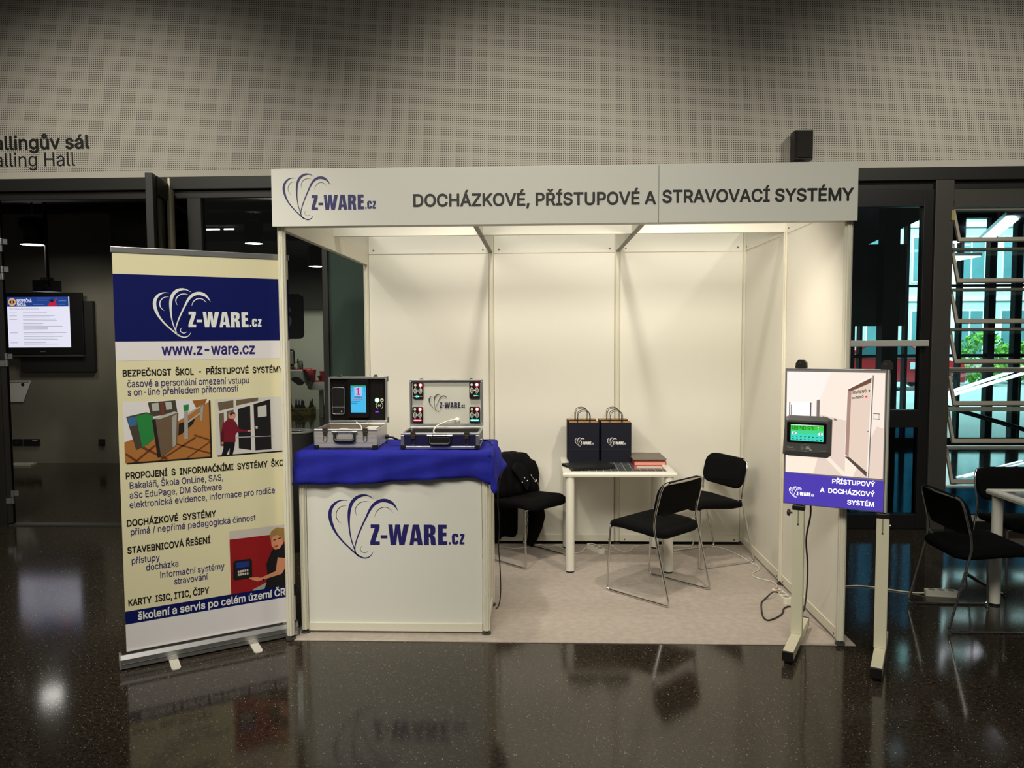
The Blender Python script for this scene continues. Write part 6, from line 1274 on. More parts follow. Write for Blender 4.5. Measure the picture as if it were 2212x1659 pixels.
# silver ribbed case
c1 = thing('demo_case', 'ribbed silver aluminium case standing open with a lit blue display', 'case', (0.108, 0.150, ZC), 0.0, 'open demo cases on the counter')
W, D, H = 0.352, 0.290, 0.112
case_base(c1, W, D, H, ribbed(), mat('case_lining', rgb(120, 106, 90), 0.7))
handle(c1, W - 0.008, 0.0, H - 0.018)
latch(c1, 0.062, 0.0, H - 0.004, 0.060)
latch(c1, 0.288, 0.0, H - 0.004, 0.060)
YL, ZL, LH = D + 0.012, H + 0.006, 0.272
FOAM = mat('black_foam', rgb(22, 20, 19), 0.9, spec=0.1, bump=(70, 0.5))
ld = lid_shell(c1, 0.352, LH, ZL, YL, FOAM)
for x in (0.07, 0.285):
    MB().box(x - 0.012, x + 0.012, YL - 0.002, YL + 0.018, ZL + LH, ZL + LH + 0.006).box(x - 0.008, x + 0.008, YL + 0.002, YL + 0.012, ZL + LH + 0.006, ZL + LH + 0.013).build('lid_catch', LATCH, ld)
MB().box(0.338, 0.356, YL + 0.012, YL + 0.040, ZL + LH - 0.030, ZL + LH + 0.003).box(0.338, 0.356, YL + 0.012, YL + 0.040, ZL - 0.003, ZL + 0.030).build('lid_corner', mat('corner_brass', rgb(120, 112, 96), 0.35, metal=0.8), ld, bevel=0.003)
F = Frame((0, YL + 0.010, ZL))
# handheld reader on the left
rd = MB().prism([F.at(a, b) for a, b in rrect(0.020, 0.098, 0.048, 0.210, 0.010)], (0, -0.008, 0)).build('fingerprint_reader', BLACK, ld, bevel=0.001)
mb = MB()
mb.tube([F.at(a, b, 0.009) for a, b in rrect(0.022, 0.096, 0.050, 0.208, 0.010)], 0.0016, 6, True)
mb.tube([F.at(0.022, 0.092, 0.009), F.at(0.096, 0.092, 0.009)], 0.0010, 6)
mb.build('silver_edge', ALU, rd)
mb = MB()
mb.disc(F, 0.077, 0.066, 0.004, 0.0088, 0, 12)
mb.build('button', mat('button_silver', rgb(225, 225, 220), 0.3), rd)
# wall terminal with the lit blue display
tm = MB().prism([F.at(a, b) for a, b in rrect(0.118, 0.245, 0.030, 0.258, 0.012)], (0, -0.022, 0)).build('display_terminal', mat('terminal_black', rgb(15, 15, 16), 0.25), ld, bevel=0.004)
G = Frame((0, YL + 0.010 - 0.0225, ZL))
mb = MB()
mb.rect(G, 0.137, 0.228, 0.060, 0.222, 0.0002, 0)
mb.rect(G, 0.137, 0.228, 0.214, 0.222, 0.0005, 1)
mb.rect(G, 0.160, 0.206, 0.160, 0.212, 0.0005, 2)
mb.poly(G, [(0.171, 0.165), (0.196, 0.165), (0.196, 0.170), (0.188, 0.170), (0.188, 0.208), (0.181, 0.208), (0.170, 0.202), (0.170, 0.196), (0.179, 0.199), (0.179, 0.170), (0.171, 0.170)], 0.0009, 3)
text(mb, G, 'DOSPĚLÁ', 0.159, 0.147, 0.207, 0.010, 10, 0.0005, 4)
for a, b, z, k in ((0.150, 0.212, 0.137, 3), (0.141, 0.196, 0.124, 4), (0.141, 0.182, 0.114, 4)):
    for j in range(int((b - a) / 0.006)):
        mb.rect(G, a + j * 0.006, a + j * 0.006 + 0.0045, z, z + 0.0035, 0.0005, k)
for j in range(5):
    mb.rect(G, 0.141, 0.150, 0.158 + j * 0.012, 0.1605 + j * 0.012, 0.0005, 5)
    mb.rect(G, 0.219, 0.225, 0.158 + j * 0.012, 0.1605 + j * 0.012, 0.0005, 5)
mb.build('screen', [glow(70, 178, 226, 1.0), glow(40, 150, 110, 1.0), glow(160, 190, 240, 1.0), glow(204, 38, 90, 1.0), glow(40, 60, 150, 0.8), glow(36, 110, 150, 0.8)], tm)
mb = MB()
rfid(mb, F, 0.305, 0.100, 0.022, 0.003, 0, 2)
mb.disc(F, 0.320, 0.132, 0.0105, 0.003, 0)
mb.disc(F, 0.320, 0.131, 0.005, 0.0035, 1)
mb.build('contactless_symbol', [mat('symbol_white', rgb(214, 210, 198), 0.5), INK], ld)
mb = MB()
mb.disc(F, 0.291, 0.132, 0.0125, 0.0036, 1)
mb.disc(F, 0.291, 0.132, 0.0155, 0.003, 0)
mb.build('green_led', [glow(10, 150, 70, 1.2), glow(190, 255, 215, 5.0)], ld)
mb = MB()
mb.rect(F, 0.279, 0.298, 0.059, 0.065, 0.003, 0)
mb.build('violet_led', glow(104, 40, 230, 2.5), ld)
MB().tube(spline([F.at(0.156, 0.010, 0.006), F.at(0.175, -0.004, 0.020), F.at(0.205, -0.014, 0.07), F.at(0.222, -0.030, 0.12), F.at(0.215, -0.070, 0.15)], 5), 0.0035, 8).build('inner_cable', CABLEW, c1)
MB().box(0.120, 0.165, 0.06, 0.12, 0.075, 0.107).box(0.25, 0.335, 0.10, 0.26, 0.015, 0.100).build('inner_unit', mat('unit_white', rgb(214, 208, 192), 0.5), c1, bevel=0.003)
MB().cyl((W, D - 0.05, 0.040), 0.012, 0.018, 'x', 14).build('power_socket', BLACK, c1)

# navy case with four readers
c2 = thing('demo_case', 'navy case standing open with four card readers in its grey lid', 'case', (0.596, 0.150, ZC), 0.0, 'open demo cases on the counter')
W, D, H = 0.436, 0.290, 0.090
case_base(c2, W, D, H, mat('navy_shell', rgb(30, 28, 66), 0.35), mat('case_dark', rgb(38, 34, 31), 0.8), edge=True)
handle(c2, W, 0.0, H - 0.016, True)
latch(c2, 0.068, 0.0, H - 0.004, 0.060)
latch(c2, 0.368, 0.0, H - 0.004, 0.060)
YL, ZL, LH, LW = D + 0.012, H + 0.006, 0.276, 0.436
ld = lid_shell(c2, LW, LH, ZL, YL, mat('lid_grey', rgb(188, 188, 178), 0.6), shell=mat('navy_shell', rgb(30, 28, 66), 0.35))
for x in (0.07, 0.368):
    MB().box(x - 0.014, x + 0.014, YL - 0.002, YL + 0.018, ZL + LH, ZL + LH + 0.004).box(x - 0.007, x + 0.007, YL + 0.002, YL + 0.012, ZL + LH + 0.004, ZL + LH + 0.008).build('lid_catch', LATCH, ld)
F = Frame((0, YL + 0.010, ZL))
SYM = mat('symbol_white', rgb(214, 210, 198), 0.5)
for k, (a, b) in enumerate(((0.020, 0.162), (0.356, 0.164), (0.016, 0.018), (0.356, 0.018))):
    r = MB().prism([F.at(u, v) for u, v in rrect(a, a + 0.062, b, b + 0.096, 0.007)], (0, -0.014, 0)).build('card_reader', mat('reader_black', rgb(20, 18, 17), 0.3), ld, bevel=0.0015)
    G = Frame((0, YL + 0.010 - 0.0145, ZL))
    mb = MB()
    rfid(mb, G, a + 0.030, b + 0.048, 0.025, 0.0003, 0, 3)
    mb.disc(G, a + 0.015, b + 0.082, 0.0075, 0.0003, 0)
    mb.poly(G, [(a + 0.012, b + 0.080), (a + 0.017, b + 0.084), (a + 0.0185, b + 0.0825), (a + 0.0135, b + 0.0785)], 0.0006, 1)
    if k == 0:
        for j in range(7):
            mb.disc(G, a + 0.008 + j * 0.0075, b + 0.015, 0.0026, 0.0003, 0, 10)
    if k == 1:
        mb.disc(G, a + 0.030, b + 0.016, 0.0045, 0.0003, 0, 12)
    mb.build('contactless_symbol', [SYM, INK], r)
    mb = MB()
    mb.disc(G, a + 0.046, b + 0.082, 0.013, 0.0003, 0)
    mb.disc(G, a + 0.046, b + 0.082, 0.008, 0.0006, 1)
    mb.build('red_led', [glow(200, 8, 50, 1.2), glow(255, 190, 190, 4.0)], r)
    mb = MB()
    if k == 0:
        mb.disc(G, a + 0.023, b + 0.015, 0.007, 0.0007, 0, 16).disc(G, a + 0.033, b + 0.015, 0.004, 0.0007, 1, 12)
    elif k == 1:
        mb.poly(G, [(a + 0.038, b + 0.013), (a + 0.056, b + 0.014), (a + 0.056, b + 0.017), (a + 0.046, b + 0.018), (a + 0.040, b + 0.021), (a + 0.037, b + 0.018)], 0.0004, 0)
    elif k == 2:
        mb.poly(G, rrect(a + 0.005, a + 0.055, b + 0.010, b + 0.021, 0.005), 0.0004, 2)
        text(mb, G, 'ODCHOD', a + 0.009, b + 0.0125, a + 0.051, 0.006, 6, 0.0008, 3)
    else:
        mb.poly(G, rrect(a + 0.005, a + 0.057, b + 0.010, b + 0.021, 0.005), 0.0004, 0)
        text(mb, G, 'PŘÍCHOD', a + 0.009, b + 0.0125, a + 0.053, 0.006, 4, 0.0008, 1)
    mb.build('status_light', [glow(40, 225, 190, 1.6), glow(200, 250, 235, 1.6), glow(230, 60, 96, 1.5), glow(255, 214, 220, 1.6)], r)
logo(MB(), F, 0.112, 0.086, 0.216, 0.0045, 0, 0.7).build('logo', mat('dark_navy_print', rgb(28, 26, 58), 0.5), ld)
MB().lathe([(0.0, 0.0), (0.016, 0.0), (0.016, 0.004), (0.011, 0.009), (0.0, 0.010)], n=18, M=Matrix.Translation(F.at(0.282, 0.034, 0.001)) @ Matrix.Rotation(PI / 2, 4, 'X')).build('cable_gland', CABLEW, ld)
MB().tube(spline([F.at(0.282, 0.034, 0.008), F.at(0.262, 0.037, 0.020), F.at(0.222, 0.030, 0.06), F.at(0.172, 0.010, 0.10), F.at(0.158, -0.015, 0.13), F.at(0.175, -0.030, 0.16), F.at(0.215, -0.036, 0.19), F.at(0.26, -0.038, 0.20)], 5), 0.0042, 8).build('inner_cable', CABLEW, c2)
MB().box(0.15, 0.31, 0.06, 0.22, 0.012, 0.066).build('inner_unit', mat('unit_silver', rgb(170, 166, 152), 0.3, metal=0.4), c2, bevel=0.008)
MB().tube(fillet([(W + 0.001, 0.07, 0.045), (W + 0.008, 0.07, 0.045), (W + 0.008, 0.11, 0.045), (W + 0.001, 0.11, 0.045)], 0.004), 0.003, 8).build('side_fitting', CHROME, c2)

# power lead from the silver case along the counter and down its right side
lead = MB().tube(spline([(0.478, 0.39, ZC + 0.040), (0.50, 0.392, ZC + 0.036), (0.53, 0.41, ZC + 0.020), (0.57, 0.455, ZC + 0.008), (0.64, 0.50, ZC + 0.006), (0.90, 0.51, ZC + 0.006), (1.04, 0.48, ZC + 0.006), (1.085, 0.40, ZC + 0.006), (1.095, 0.30, ZC + 0.005)], 6), [0.006] * 12 + [0.0038] * 37, 8)
tag(lead.build('power_lead', BLACK), 'black power lead running from the silver case behind the navy case', 'cable')
lead = MB().tube(spline([(1.150, 0.52, 0.86), (1.118, 0.60, 0.76), (1.108, 0.61, 0.64), (1.118, 0.61, 0.50), (1.112, 0.60, 0.36), (1.122, 0.58, 0.22), (1.125, 0.56, 0.08), (1.115, 0.53, 0.012), (1.10, 0.48, 0.008)], 6), 0.0035, 8)
tag(lead.build('hanging_cable', BLACK), 'thin black cable hanging down the right side of the counter', 'cable')

# ------------------------------------------------------------------ chairs and tables
SW = 0.232


def make_chair():
    t = thing('stacking_chair', 'chair', 'chair', (0, 0, 0), 0, 'black sled-base chairs')
    for s in (1, -1):
        y = s * SW
        p = fillet([(0.205, y * 0.96, 0.416), (0.228, y, 0.0075), (-0.256, y, 0.0075), (-0.140, y, 0.470), (-0.146, y, 0.54), (-0.186, y * 0.985, 0.70), (-0.196, y * 0.92, 0.738)], 0.035, 5)
        MB().tube(p, 0.0070, 10).build('sled_leg', CHROME, t)
    r = fillet([(-0.196, SW * 0.92, 0.738), (-0.201, SW * 0.78, 0.747), (-0.226, 0, 0.749), (-0.201, -SW * 0.78, 0.747), (-0.196, -SW * 0.92, 0.738)], 0.12, 6)
    MB().tube(r, 0.0070, 10).build('back_rail', CHROME, t)
    f = fillet([(0.205, SW * 0.96, 0.416), (0.212, SW * 0.80, 0.424), (0.216, 0, 0.416), (0.212, -SW * 0.80, 0.424), (0.205, -SW * 0.96, 0.416)], 0.05, 4)
    MB().tube(f, 0.0070, 10).tube([(-0.140, SW, 0.475), (-0.130, SW * 0.85, 0.448), (-0.13, 0, 0.436), (-0.130, -SW * 0.85, 0.448), (-0.140, -SW, 0.475)], 0.0055, 8).build('seat_rail', CHROME, t)
    # seat: rounded pad, sagging underneath, waterfall front
    rings = []
    for sc, z in ((0.30, 0.396), (0.72, 0.402), (0.94, 0.420), (1.0, 0.438), (0.985, 0.455), (0.93, 0.464), (0.70, 0.468), (0.35, 0.464), (0.03, 0.463)):
        ring = []
        for x, y in rrect(-0.198, 0.248, -0.232, 0.232, 0.085, 8):
            xx, yy = 0.02 + (x - 0.02) * sc, y * sc
            fx = max(0.0, (xx - 0.08) / 0.155)
            ring.append((xx, yy, z - 0.034 * fx ** 2 + 0.11 * (xx - 0.03) + 0.010 * (abs(yy) / 0.225) ** 2 * (1 - fx)))
        rings.append(ring)
    MB().loft(rings, 0, True, True).build('seat', SATIN, t)
    # backrest: curved pad in front of the rail
    rings = []
    for off, sc in ((0.004, 0.90), (0.000, 0.97), (-0.008, 1.0), (0.020, 1.0), (0.026, 0.97), (0.028, 0.88)):
        ring = []
        for y, z in rrect(-0.224, 0.224, 0.540, 0.756, 0.075, 8):
            yy = y * sc
            zz = 0.648 + (z - 0.648) * sc
            lean = -0.144 - (zz - 0.54) * 0.25
            curve = -0.030 * (1 - (yy / 0.222) ** 2)
            ring.append((lean + curve + 0.006 + off, yy, zz))
        rings.append(ring)
    MB().loft(rings[2:], 0, True, True).build('backrest', SATIN, t)
    return t


chair = make_chair()
CH = [(1.262, 1.590, -43, 'black chair with a dark jacket over its back, between counter and table'),
      (2.128, 0.862, 136, 'black chair with chrome sled frame in front of the table, back turned to the viewer'),
      (2.600, 1.592, 204, 'black chair in the right rear corner of the stand facing the table'),
      (3.885, 0.405, 0, 'black chair outside the stand beside the right-hand table, seen side-on'),
      (4.545, 1.000, -92, 'black chair behind the right-hand table, cut by the photo edge')]
for i, (x, y, a, lb) in enumerate(CH):
    c = chair if i == 0 else copy_tree(chair)
    c.location = (x, y, 0.004 if i < 3 else 0.0)
    c.rotation_euler = (0, 0, math.radians(a))
    c['label'] = lb


def table_glass():
    m = mat('striped_glass', rgb(84, 88, 90), 0.06, spec=0.6)
    nt = m.node_tree
    tc = nt.nodes.new('ShaderNodeTexCoord')
    sp = nt.nodes.new('ShaderNodeSeparateXYZ')
    nt.links.new(tc.outputs['Object'], sp.inputs[0])
    outs = []
    for ax, k, w in (('X', 0.052, 0.06), ('Y', 0.30, 0.012)):
        d = nt.nodes.new('ShaderNodeMath')
        d.operation = 'DIVIDE'
        d.inputs[1].default_value = k
        nt.links.new(sp.outputs[ax], d.inputs[0])
        f = nt.nodes.new('ShaderNodeMath')
        f.operation = 'FRACT'
        nt.links.new(d.outputs[0], f.inputs[0])
        l = nt.nodes.new('ShaderNodeMath')
        l.operation = 'LESS_THAN'
        l.inputs[1].default_value = w
        nt.links.new(f.outputs[0], l.inputs[0])
        outs.append(l)
    mxm = nt.nodes.new('ShaderNodeMath')
    mxm.operation = 'MAXIMUM'
    nt.links.new(outs[0].outputs[0], mxm.inputs[0])
    nt.links.new(outs[1].outputs[0], mxm.inputs[1])
    mx = nt.nodes.new('ShaderNodeMix')
    mx.data_type = 'RGBA'
    mx.inputs['A'].default_value = rgb(84, 88, 90)
    mx.inputs['B'].default_value = rgb(206, 204, 196)
    nt.links.new(mxm.outputs[0], mx.inputs['Factor'])
    nt.links.new(mx.outputs['Result'], nt.nodes['Principled BSDF'].inputs['Base Color'])
    return m


TG = table_glass()


def make_table():
    t = thing('glass_table', 'table', 'table', (0, 0, 0), 0, 'white glass-topped tables')
    L, Dp, z = 0.79, 0.71, 0.695
    mb = MB()
    prof = [(0.004, -0.016), (0.0, 0.002), (0.004, 0.014), (0.045, 0.018), (0.060, 0.013), (0.060, -0.016)]
    corners = [(-L / 2, -Dp / 2, 1, 1), (L / 2, -Dp / 2, -1, 1), (L / 2, Dp / 2, -1, -1), (-L / 2, Dp / 2, 1, -1)]
    rings = [[(x + sx * o_, y + sy * o_, z + q) for o_, q in prof] for x, y, sx, sy in corners]
    rings.append(rings[0])
    mb.loft(rings, 0, False, False)
    mb.build('top_frame', WHITE, t, bevel=0.004)
    B(-L / 2 + 0.058, L / 2 - 0.058, -Dp / 2 + 0.058, Dp / 2 - 0.058, z + 0.001, z + 0.010).build('glass_top', TG, t)
    for sx in (-1, 1):
        for sy in (-1, 1):
            lg = MB().cyl((sx * (L / 2 - 0.052), sy * (Dp / 2 - 0.042), 0.012), 0.0315, z - 0.027, 'z', 24).build('leg', WHITE, t)
            MB().cyl((sx * (L / 2 - 0.052), sy * (Dp / 2 - 0.042), 0.0), 0.029, 0.012, 'z', 20).build('foot_cap', BLACK, lg)
    return t


tb = make_table()
tb.location = (1.922, 1.545, 0.004)
tb['label'] = 'white table with striped glass top at the rear of the stand'
tb2 = copy_tree(tb)
tb2.location = (4.50, 0.335, 0)
tb2['label'] = 'white glass-topped table outside the stand, cut by the right photo edge'
ZT = 0.7195      # stand table surface (top of the frame); the glass lies 10 mm lower
ZG = 0.7095

# black jacket hung over the back of the first chair
JM = mat('jacket_black', rgb(9, 9, 10), 0.8, spec=0.12, bump=(40, 0.4))
jk = thing('jacket', 'black jacket hung over the back of the chair behind the counter', 'jacket', (1.262, 1.590, -0.010), math.radians(-43))
rows = []
prof = [(-0.088, 0.455, 0.205), (-0.096, 0.53, 0.23), (-0.106, 0.60, 0.248), (-0.118, 0.67, 0.248), (-0.134, 0.735, 0.236), (-0.165, 0.772, 0.205), (-0.215, 0.785, 0.195), (-0.262, 0.765, 0.215), (-0.290, 0.70, 0.24), (-0.302, 0.60, 0.25), (-0.305, 0.45, 0.255), (-0.312, 0.30, 0.26), (-0.318, 0.16, 0.265), (-0.322, 0.07, 0.27)]
random.seed(2)
for i, (x, z, hw) in enumerate(prof):
    row = []
    for j in range(29):
        v = -1 + 2 * j / 28
        sag = -0.05 * abs(v) ** 3 * (0, 0, 0.15, 0.4, 0.75, 1, 1, 1, 0.85, 0.6, 0.35, 0.15, 0, 0)[i]
        fold = 0.007 * math.sin(v * 9 + i * 0.5) + 0.005 * math.sin(v * 17 - i * 0.8)
        hem = 0.05 * (v * 0.6 - 0.1) + 0.02 * math.sin(v * 6) if i >= 12 else 0.0
        row.append((x + fold * (1 if i < 6 else -1) + (0.014 * abs(v) ** 3 * (1, 1, 1, 0.9, 0.7, 0.4, 0.2, 0, 0, 0, 0, 0, 0, 0)[i]), v * hw, z + sag + hem))
    rows.append(row)
MB().grid(rows).build('body', JM, jk, solid=0.008)
# sleeve hanging at the far side and front flap with buttons
sl = []
for x, y, z, rx, ry in ((-0.15, 0.205, 0.655, 0.028, 0.024), (-0.152, 0.240, 0.57, 0.046, 0.04), (-0.165, 0.255, 0.44, 0.055, 0.05), (-0.150, 0.262, 0.34, 0.068, 0.06), (-0.140, 0.272, 0.25, 0.072, 0.062), (-0.145, 0.255, 0.15, 0.06, 0.052), (-0.155, 0.232, 0.07, 0.045, 0.04), (-0.16, 0.22, 0.03, 0.03, 0.028)):
    sl.append([(x + rx * math.cos(a), y + ry * math.sin(a), z + 0.01 * math.sin(3 * a)) for a in [2 * PI * k / 16 for k in range(16)]])
MB().loft(sl, 0, True, True).build('sleeve', JM, jk)
fl_ = []
FX = spline([(-0.100, 0.715, -0.02), (-0.088, 0.68, -0.055), (-0.078, 0.62, -0.015), (-0.070, 0.56, 0.03), (-0.064, 0.505, 0.07)], 5)
FB_ = spline([(0.055, 0, 0), (0.095, 0, 0), (0.115, 0, 0), (0.115, 0, 0), (0.085, 0, 0)], 5)
for p_, q_ in zip(FX, FB_):
    fl_.append([(p_.x + 0.004 * math.sin(k * 0.9), p_.z + (q_.x - p_.z) * k / 8, p_.y + 0.006 * math.sin(k * 0.7)) for k in range(9)])
MB().grid(fl_).build('front_flap', mat('jacket_lining', rgb(13, 13, 14), 0.7, spec=0.15), jk, solid=0.005)
mb = MB()
for y, z in ((0.045, 0.60), (0.075, 0.575), (0.12, 0.61), (0.02, 0.57)):
    mb.lathe([(0.0, 0.0), (0.006, 0.0), (0.005, 0.003), (0, 0.0035)], n=10, M=Matrix.Translation((-0.055, y, z)) @ Matrix.Rotation(PI / 2, 4, 'Y'))
mb.lathe([(0.0, 0.0), (0.007, 0.0), (0.006, 0.003), (0, 0.0035)], n=10, M=Matrix.Translation((-0.132, 0.240, 0.27)) @ Matrix.Rotation(PI / 2, 4, 'Y'))
mb.build('button', mat('button_silver', rgb(225, 225, 220), 0.3), jk)
cd = MB().tube(spline([(-0.06, 0.12, 0.615), (-0.055, 0.15, 0.575), (-0.055, 0.19, 0.545), (-0.065, 0.225, 0.49)], 5), 0.0022, 6).build('cord', mat('cord_grey', rgb(170, 168, 160), 0.5), jk)
MB().cyl((0, 0, -0.011), 0.0055, 0.022, 'z', 10, 0, None, Matrix.Translation((-0.054, 0.17, 0.56)) @ Matrix.Rotation(-0.9, 4, 'X')).build('toggle', mat('toggle_yellow', rgb(214, 204, 150), 0.4), cd)

# ------------------------------------------------------------------ paper bags, folders and laptop on the table
BAGM = mat('bag_navy', rgb(15, 16, 31), 0.6, spec=0.25)
KRAFT = mat('kraft_paper', rgb(176, 136, 84), 0.8)


def make_bag():
    t = thing('paper_bag', 'bag', 'bag', (0, 0, 0), 0, 'navy paper bags on the table')
    w, d, h = 0.222, 0.105, 0.300
    x = w / 2
    def ring(q, z):
        i = 0.0 if q == 0 else 0.0009
        return [(-x + i, 0 + i, z), (x - i, 0 + i, z), (x - i - 0.002 * (z > 0.1), d * 0.5, z), (x - i, d - i, z), (-x + i, d - i, z), (-x + i + 0.002 * (z > 0.1), d * 0.5, z)]
    bd_ = MB()
    bd_.loft([ring(0, 0.0), ring(0, 0.1), ring(0, h)], 0, False, False)
    bd_.add(ring(0, 0.0), [(5, 4, 3, 2, 1, 0)])
    b_ = bd_.build('bag_body', BAGM, t)
    MB().loft([ring(1, 0.002), ring(1, 0.12), ring(1, h + 0.001)], 0, False, False).build('kraft_inside', KRAFT, b_)
    MB().tube([(-x, -0.0004, 0.098), (x, -0.0004, 0.098)], 0.0008, 6).build('fold_crease', mat('crease_navy', rgb(40, 42, 66), 0.6), b_)
    for y in (0.004, d - 0.004):
        p = spline([(-0.046, y, h - 0.03), (-0.047, y, h + 0.045), (-0.034, y - 0.004, h + 0.078), (0.0, y - 0.006, h + 0.088), (0.034, y - 0.004, h + 0.078), (0.047, y, h + 0.045), (0.046, y, h - 0.03)], 5)
        MB().tube(p, 0.0024, 7).build('handle', BLACK, t)
    logo(MB(), Frame((0, -0.0006, 0)), -0.070, 0.122, 0.142, 0, 0, 1.8).build('logo', mat('bag_print', rgb(222, 222, 220), 0.6), b_)
    return t


bag = make_bag()
BG = [(1.702, 1.655, 0.0, 'front left navy paper bag with white logo on the table'), (1.944, 1.655, 0.0, 'front right navy paper bag with white logo on the table'),
      (1.690, 1.768, 0.012, 'navy paper bag hidden behind the front left bag'), (1.932, 1.770, -0.012, 'navy paper bag hidden behind the front right bag')]
for i, (x, y, a, lb) in enumerate(BG):
    b_ = bag if i == 0 else copy_tree(bag)
    b_.location = (x, y, ZG)
    b_.rotation_euler = (0, 0, a)
    if i > 1:
        b_.scale = (1.0, 1.0, 1.03)
    b_['label'] = lb
lp = thing('laptop', 'closed black laptop lying in front of the paper bags', 'laptop', (1.72, 1.435, ZG), math.radians(20))
MB().prism([(x, y, 0.003) for x, y in rrect(-0.165, 0.165, -0.112, 0.112, 0.012)], (0, 0, 0.011)).build('base', BLACK, lp, bevel=0.002)
MB().prism([(x, y, 0.0145) for x, y in rrect(-0.165, 0.165, -0.112, 0.112, 0.012)], (0, 0, 0.009)).build('lid', mat('laptop_lid', rgb(26, 26, 25), 0.35), lp, bevel=0.002)
for sx in (-0.14, 0.14):
    MB().cyl((sx, -0.09, 0), 0.008, 0.004, 'z', 10).cyl((sx, 0.09, 0), 0.008, 0.004, 'z', 10).build('rubber_foot', BLACK, lp)
bk = thing('ring_binder', 'red-edged binder in the stack right of the paper bags', 'binder', (2.175, 1.66, ZG), 0.0)
RED = mat('binder_red', rgb(178, 38, 44), 0.45)
B(-0.118, 0.118, -0.15, 0.15, 0.0, 0.004).box(-0.118, 0.118, -0.15, 0.15, 0.028, 0.032).box(0.114, 0.118, -0.15, 0.15, 0.004, 0.028).box(-0.118, -0.114, -0.15, 0.15, 0.004, 0.028).build('cover', RED, bk, bevel=0.001)
B(-0.113, 0.113, -0.146, 0.146, 0.0045, 0.0275).build('pages', mat('pages_pink', rgb(216, 150, 132), 0.8), bk)
pp = B(2.065, 2.285, 1.530, 1.815, ZG + 0.0325, ZG + 0.040).build('paper_stack', mat('paper_white', rgb(222, 220, 212), 0.7))
tag(pp, 'thin stack of white papers between red binder and grey folder', 'papers')
fo = thing('document_folder', 'grey-brown folder on top of the red binder', 'folder', (2.170, 1.66, ZG + 0.0405), 0.015)
MB().prism([(-0.122, -0.152, 0), (0.122, -0.152, 0), (0.122, 0.152, 0), (0.02, 0.152, 0), (0.012, 0.162, 0), (-0.08, 0.162, 0), (-0.088, 0.152, 0), (-0.122, 0.152, 0)], (0, 0, 0.010)).build('cover', mat('folder_grey', rgb(112, 104, 92), 0.55), fo, bevel=0.002)
sh = B(2.07, 2.25, 1.40, 1.495, ZG + 0.0002, ZG + 0.002).build('paper_sheet', mat('paper_sheet_grey', rgb(196, 190, 178), 0.6))
tag(sh, 'single paper sheet lying on the glass in front of the red binder', 'paper')

# ------------------------------------------------------------------ roller banner
a_, b_ = Vector((-0.713, -0.414, 0)), Vector((0.015, 0.044, 0))
ang = math.atan2((b_ - a_).y, (b_ - a_).x)
RB = thing('roller_banner', 'tall cream and blue roller banner left of the stand', 'banner', a_, ang)
PX0, PX1 = 0.022, 0.866
PROF = [(0.0, 0.008), (0.0, 0.055), (0.012, 0.075), (0.028, 0.082), (0.050, 0.078), (0.075, 0.055), (0.080, 0.030), (0.075, 0.008)]
cs = MB().prism([(-0.004, y, z) for y, z in PROF], (0.870, 0, 0)).build('base_cassette', ALU, RB, bevel=0.003)
for x in (-0.012, 0.866):
    MB().prism([(x, y * 1.04 - 0.0015, z * 1.04) for y, z in PROF], (0.008, 0, 0)).build('end_cap', mat('cap_grey', rgb(150, 150, 150), 0.4, metal=0.5), cs)
MB().box(0.0, 0.866, 0.012, 0.020, 0.082, 0.090).box(0.0, 0.866, -0.002, 0.0, 0.030, 0.033).build('slot_strip', CHROME, cs)
for x in (0.235, 0.635):
    MB().prism([(p, q, 0.0015) for p, q in [(x - 0.022, 0.06), (x - 0.022, -0.11), (x - 0.014, -0.125), (x + 0.014, -0.125), (x + 0.022, -0.11), (x + 0.022, 0.06)]], (0, 0, 0.006)).build('foot', mat('foot_plate', rgb(206, 202, 190), 0.4), RB, bevel=0.001)
MB().tube([(0.44, 0.055, 0.07), (0.44, 0.055, 2.09)], 0.009, 10).build('support_pole', ALU, RB)
B(PX0 - 0.006, PX1 + 0.006, 0.018, 0.044, 2.074, 2.104).build('top_rail', ALU, RB, bevel=0.003)
B(0.43, 0.45, 0.040, 0.062, 2.05, 2.10).build('top_hook', BLACK, RB)
YS = 0.022
sheet = B(PX0, PX1, YS, YS + 0.0012, 0.075, 2.076).build('banner_sheet', mat('banner_cream', rgb(222, 215, 178), 0.5, spec=0.35), RB)
F = Frame((0, YS - 0.0006, 0))
CREAMY, BLUE, LILAC = flat(222, 215, 178, 0.5), flat(15, 23, 88, 0.35), flat(224, 220, 222, 0.5)
for z0, z1, m_ in ((1.641, 1.972, BLUE), (1.546, 1.641, LILAC), (0.226, 0.292, BLUE), (0.080, 0.226, LILAC)):
    MB().rect(F, PX0, PX1, z0, z1).build('colour_band', m_, sheet)
logo(MB(), F, 0.196, 1.660, 0.524, 0.0005, 0, 2.0, None, 1.0).build('logo', flat(226, 228, 224), sheet)
LET = [flat(26, 22, 22), flat(42, 36, 108), flat(226, 228, 224)]
text(MB(), F, 'www.z-ware.cz', 0.228, 1.572, 0.684, 0.058, 9, 0.0005).build('lettering', LET[1], sheet)
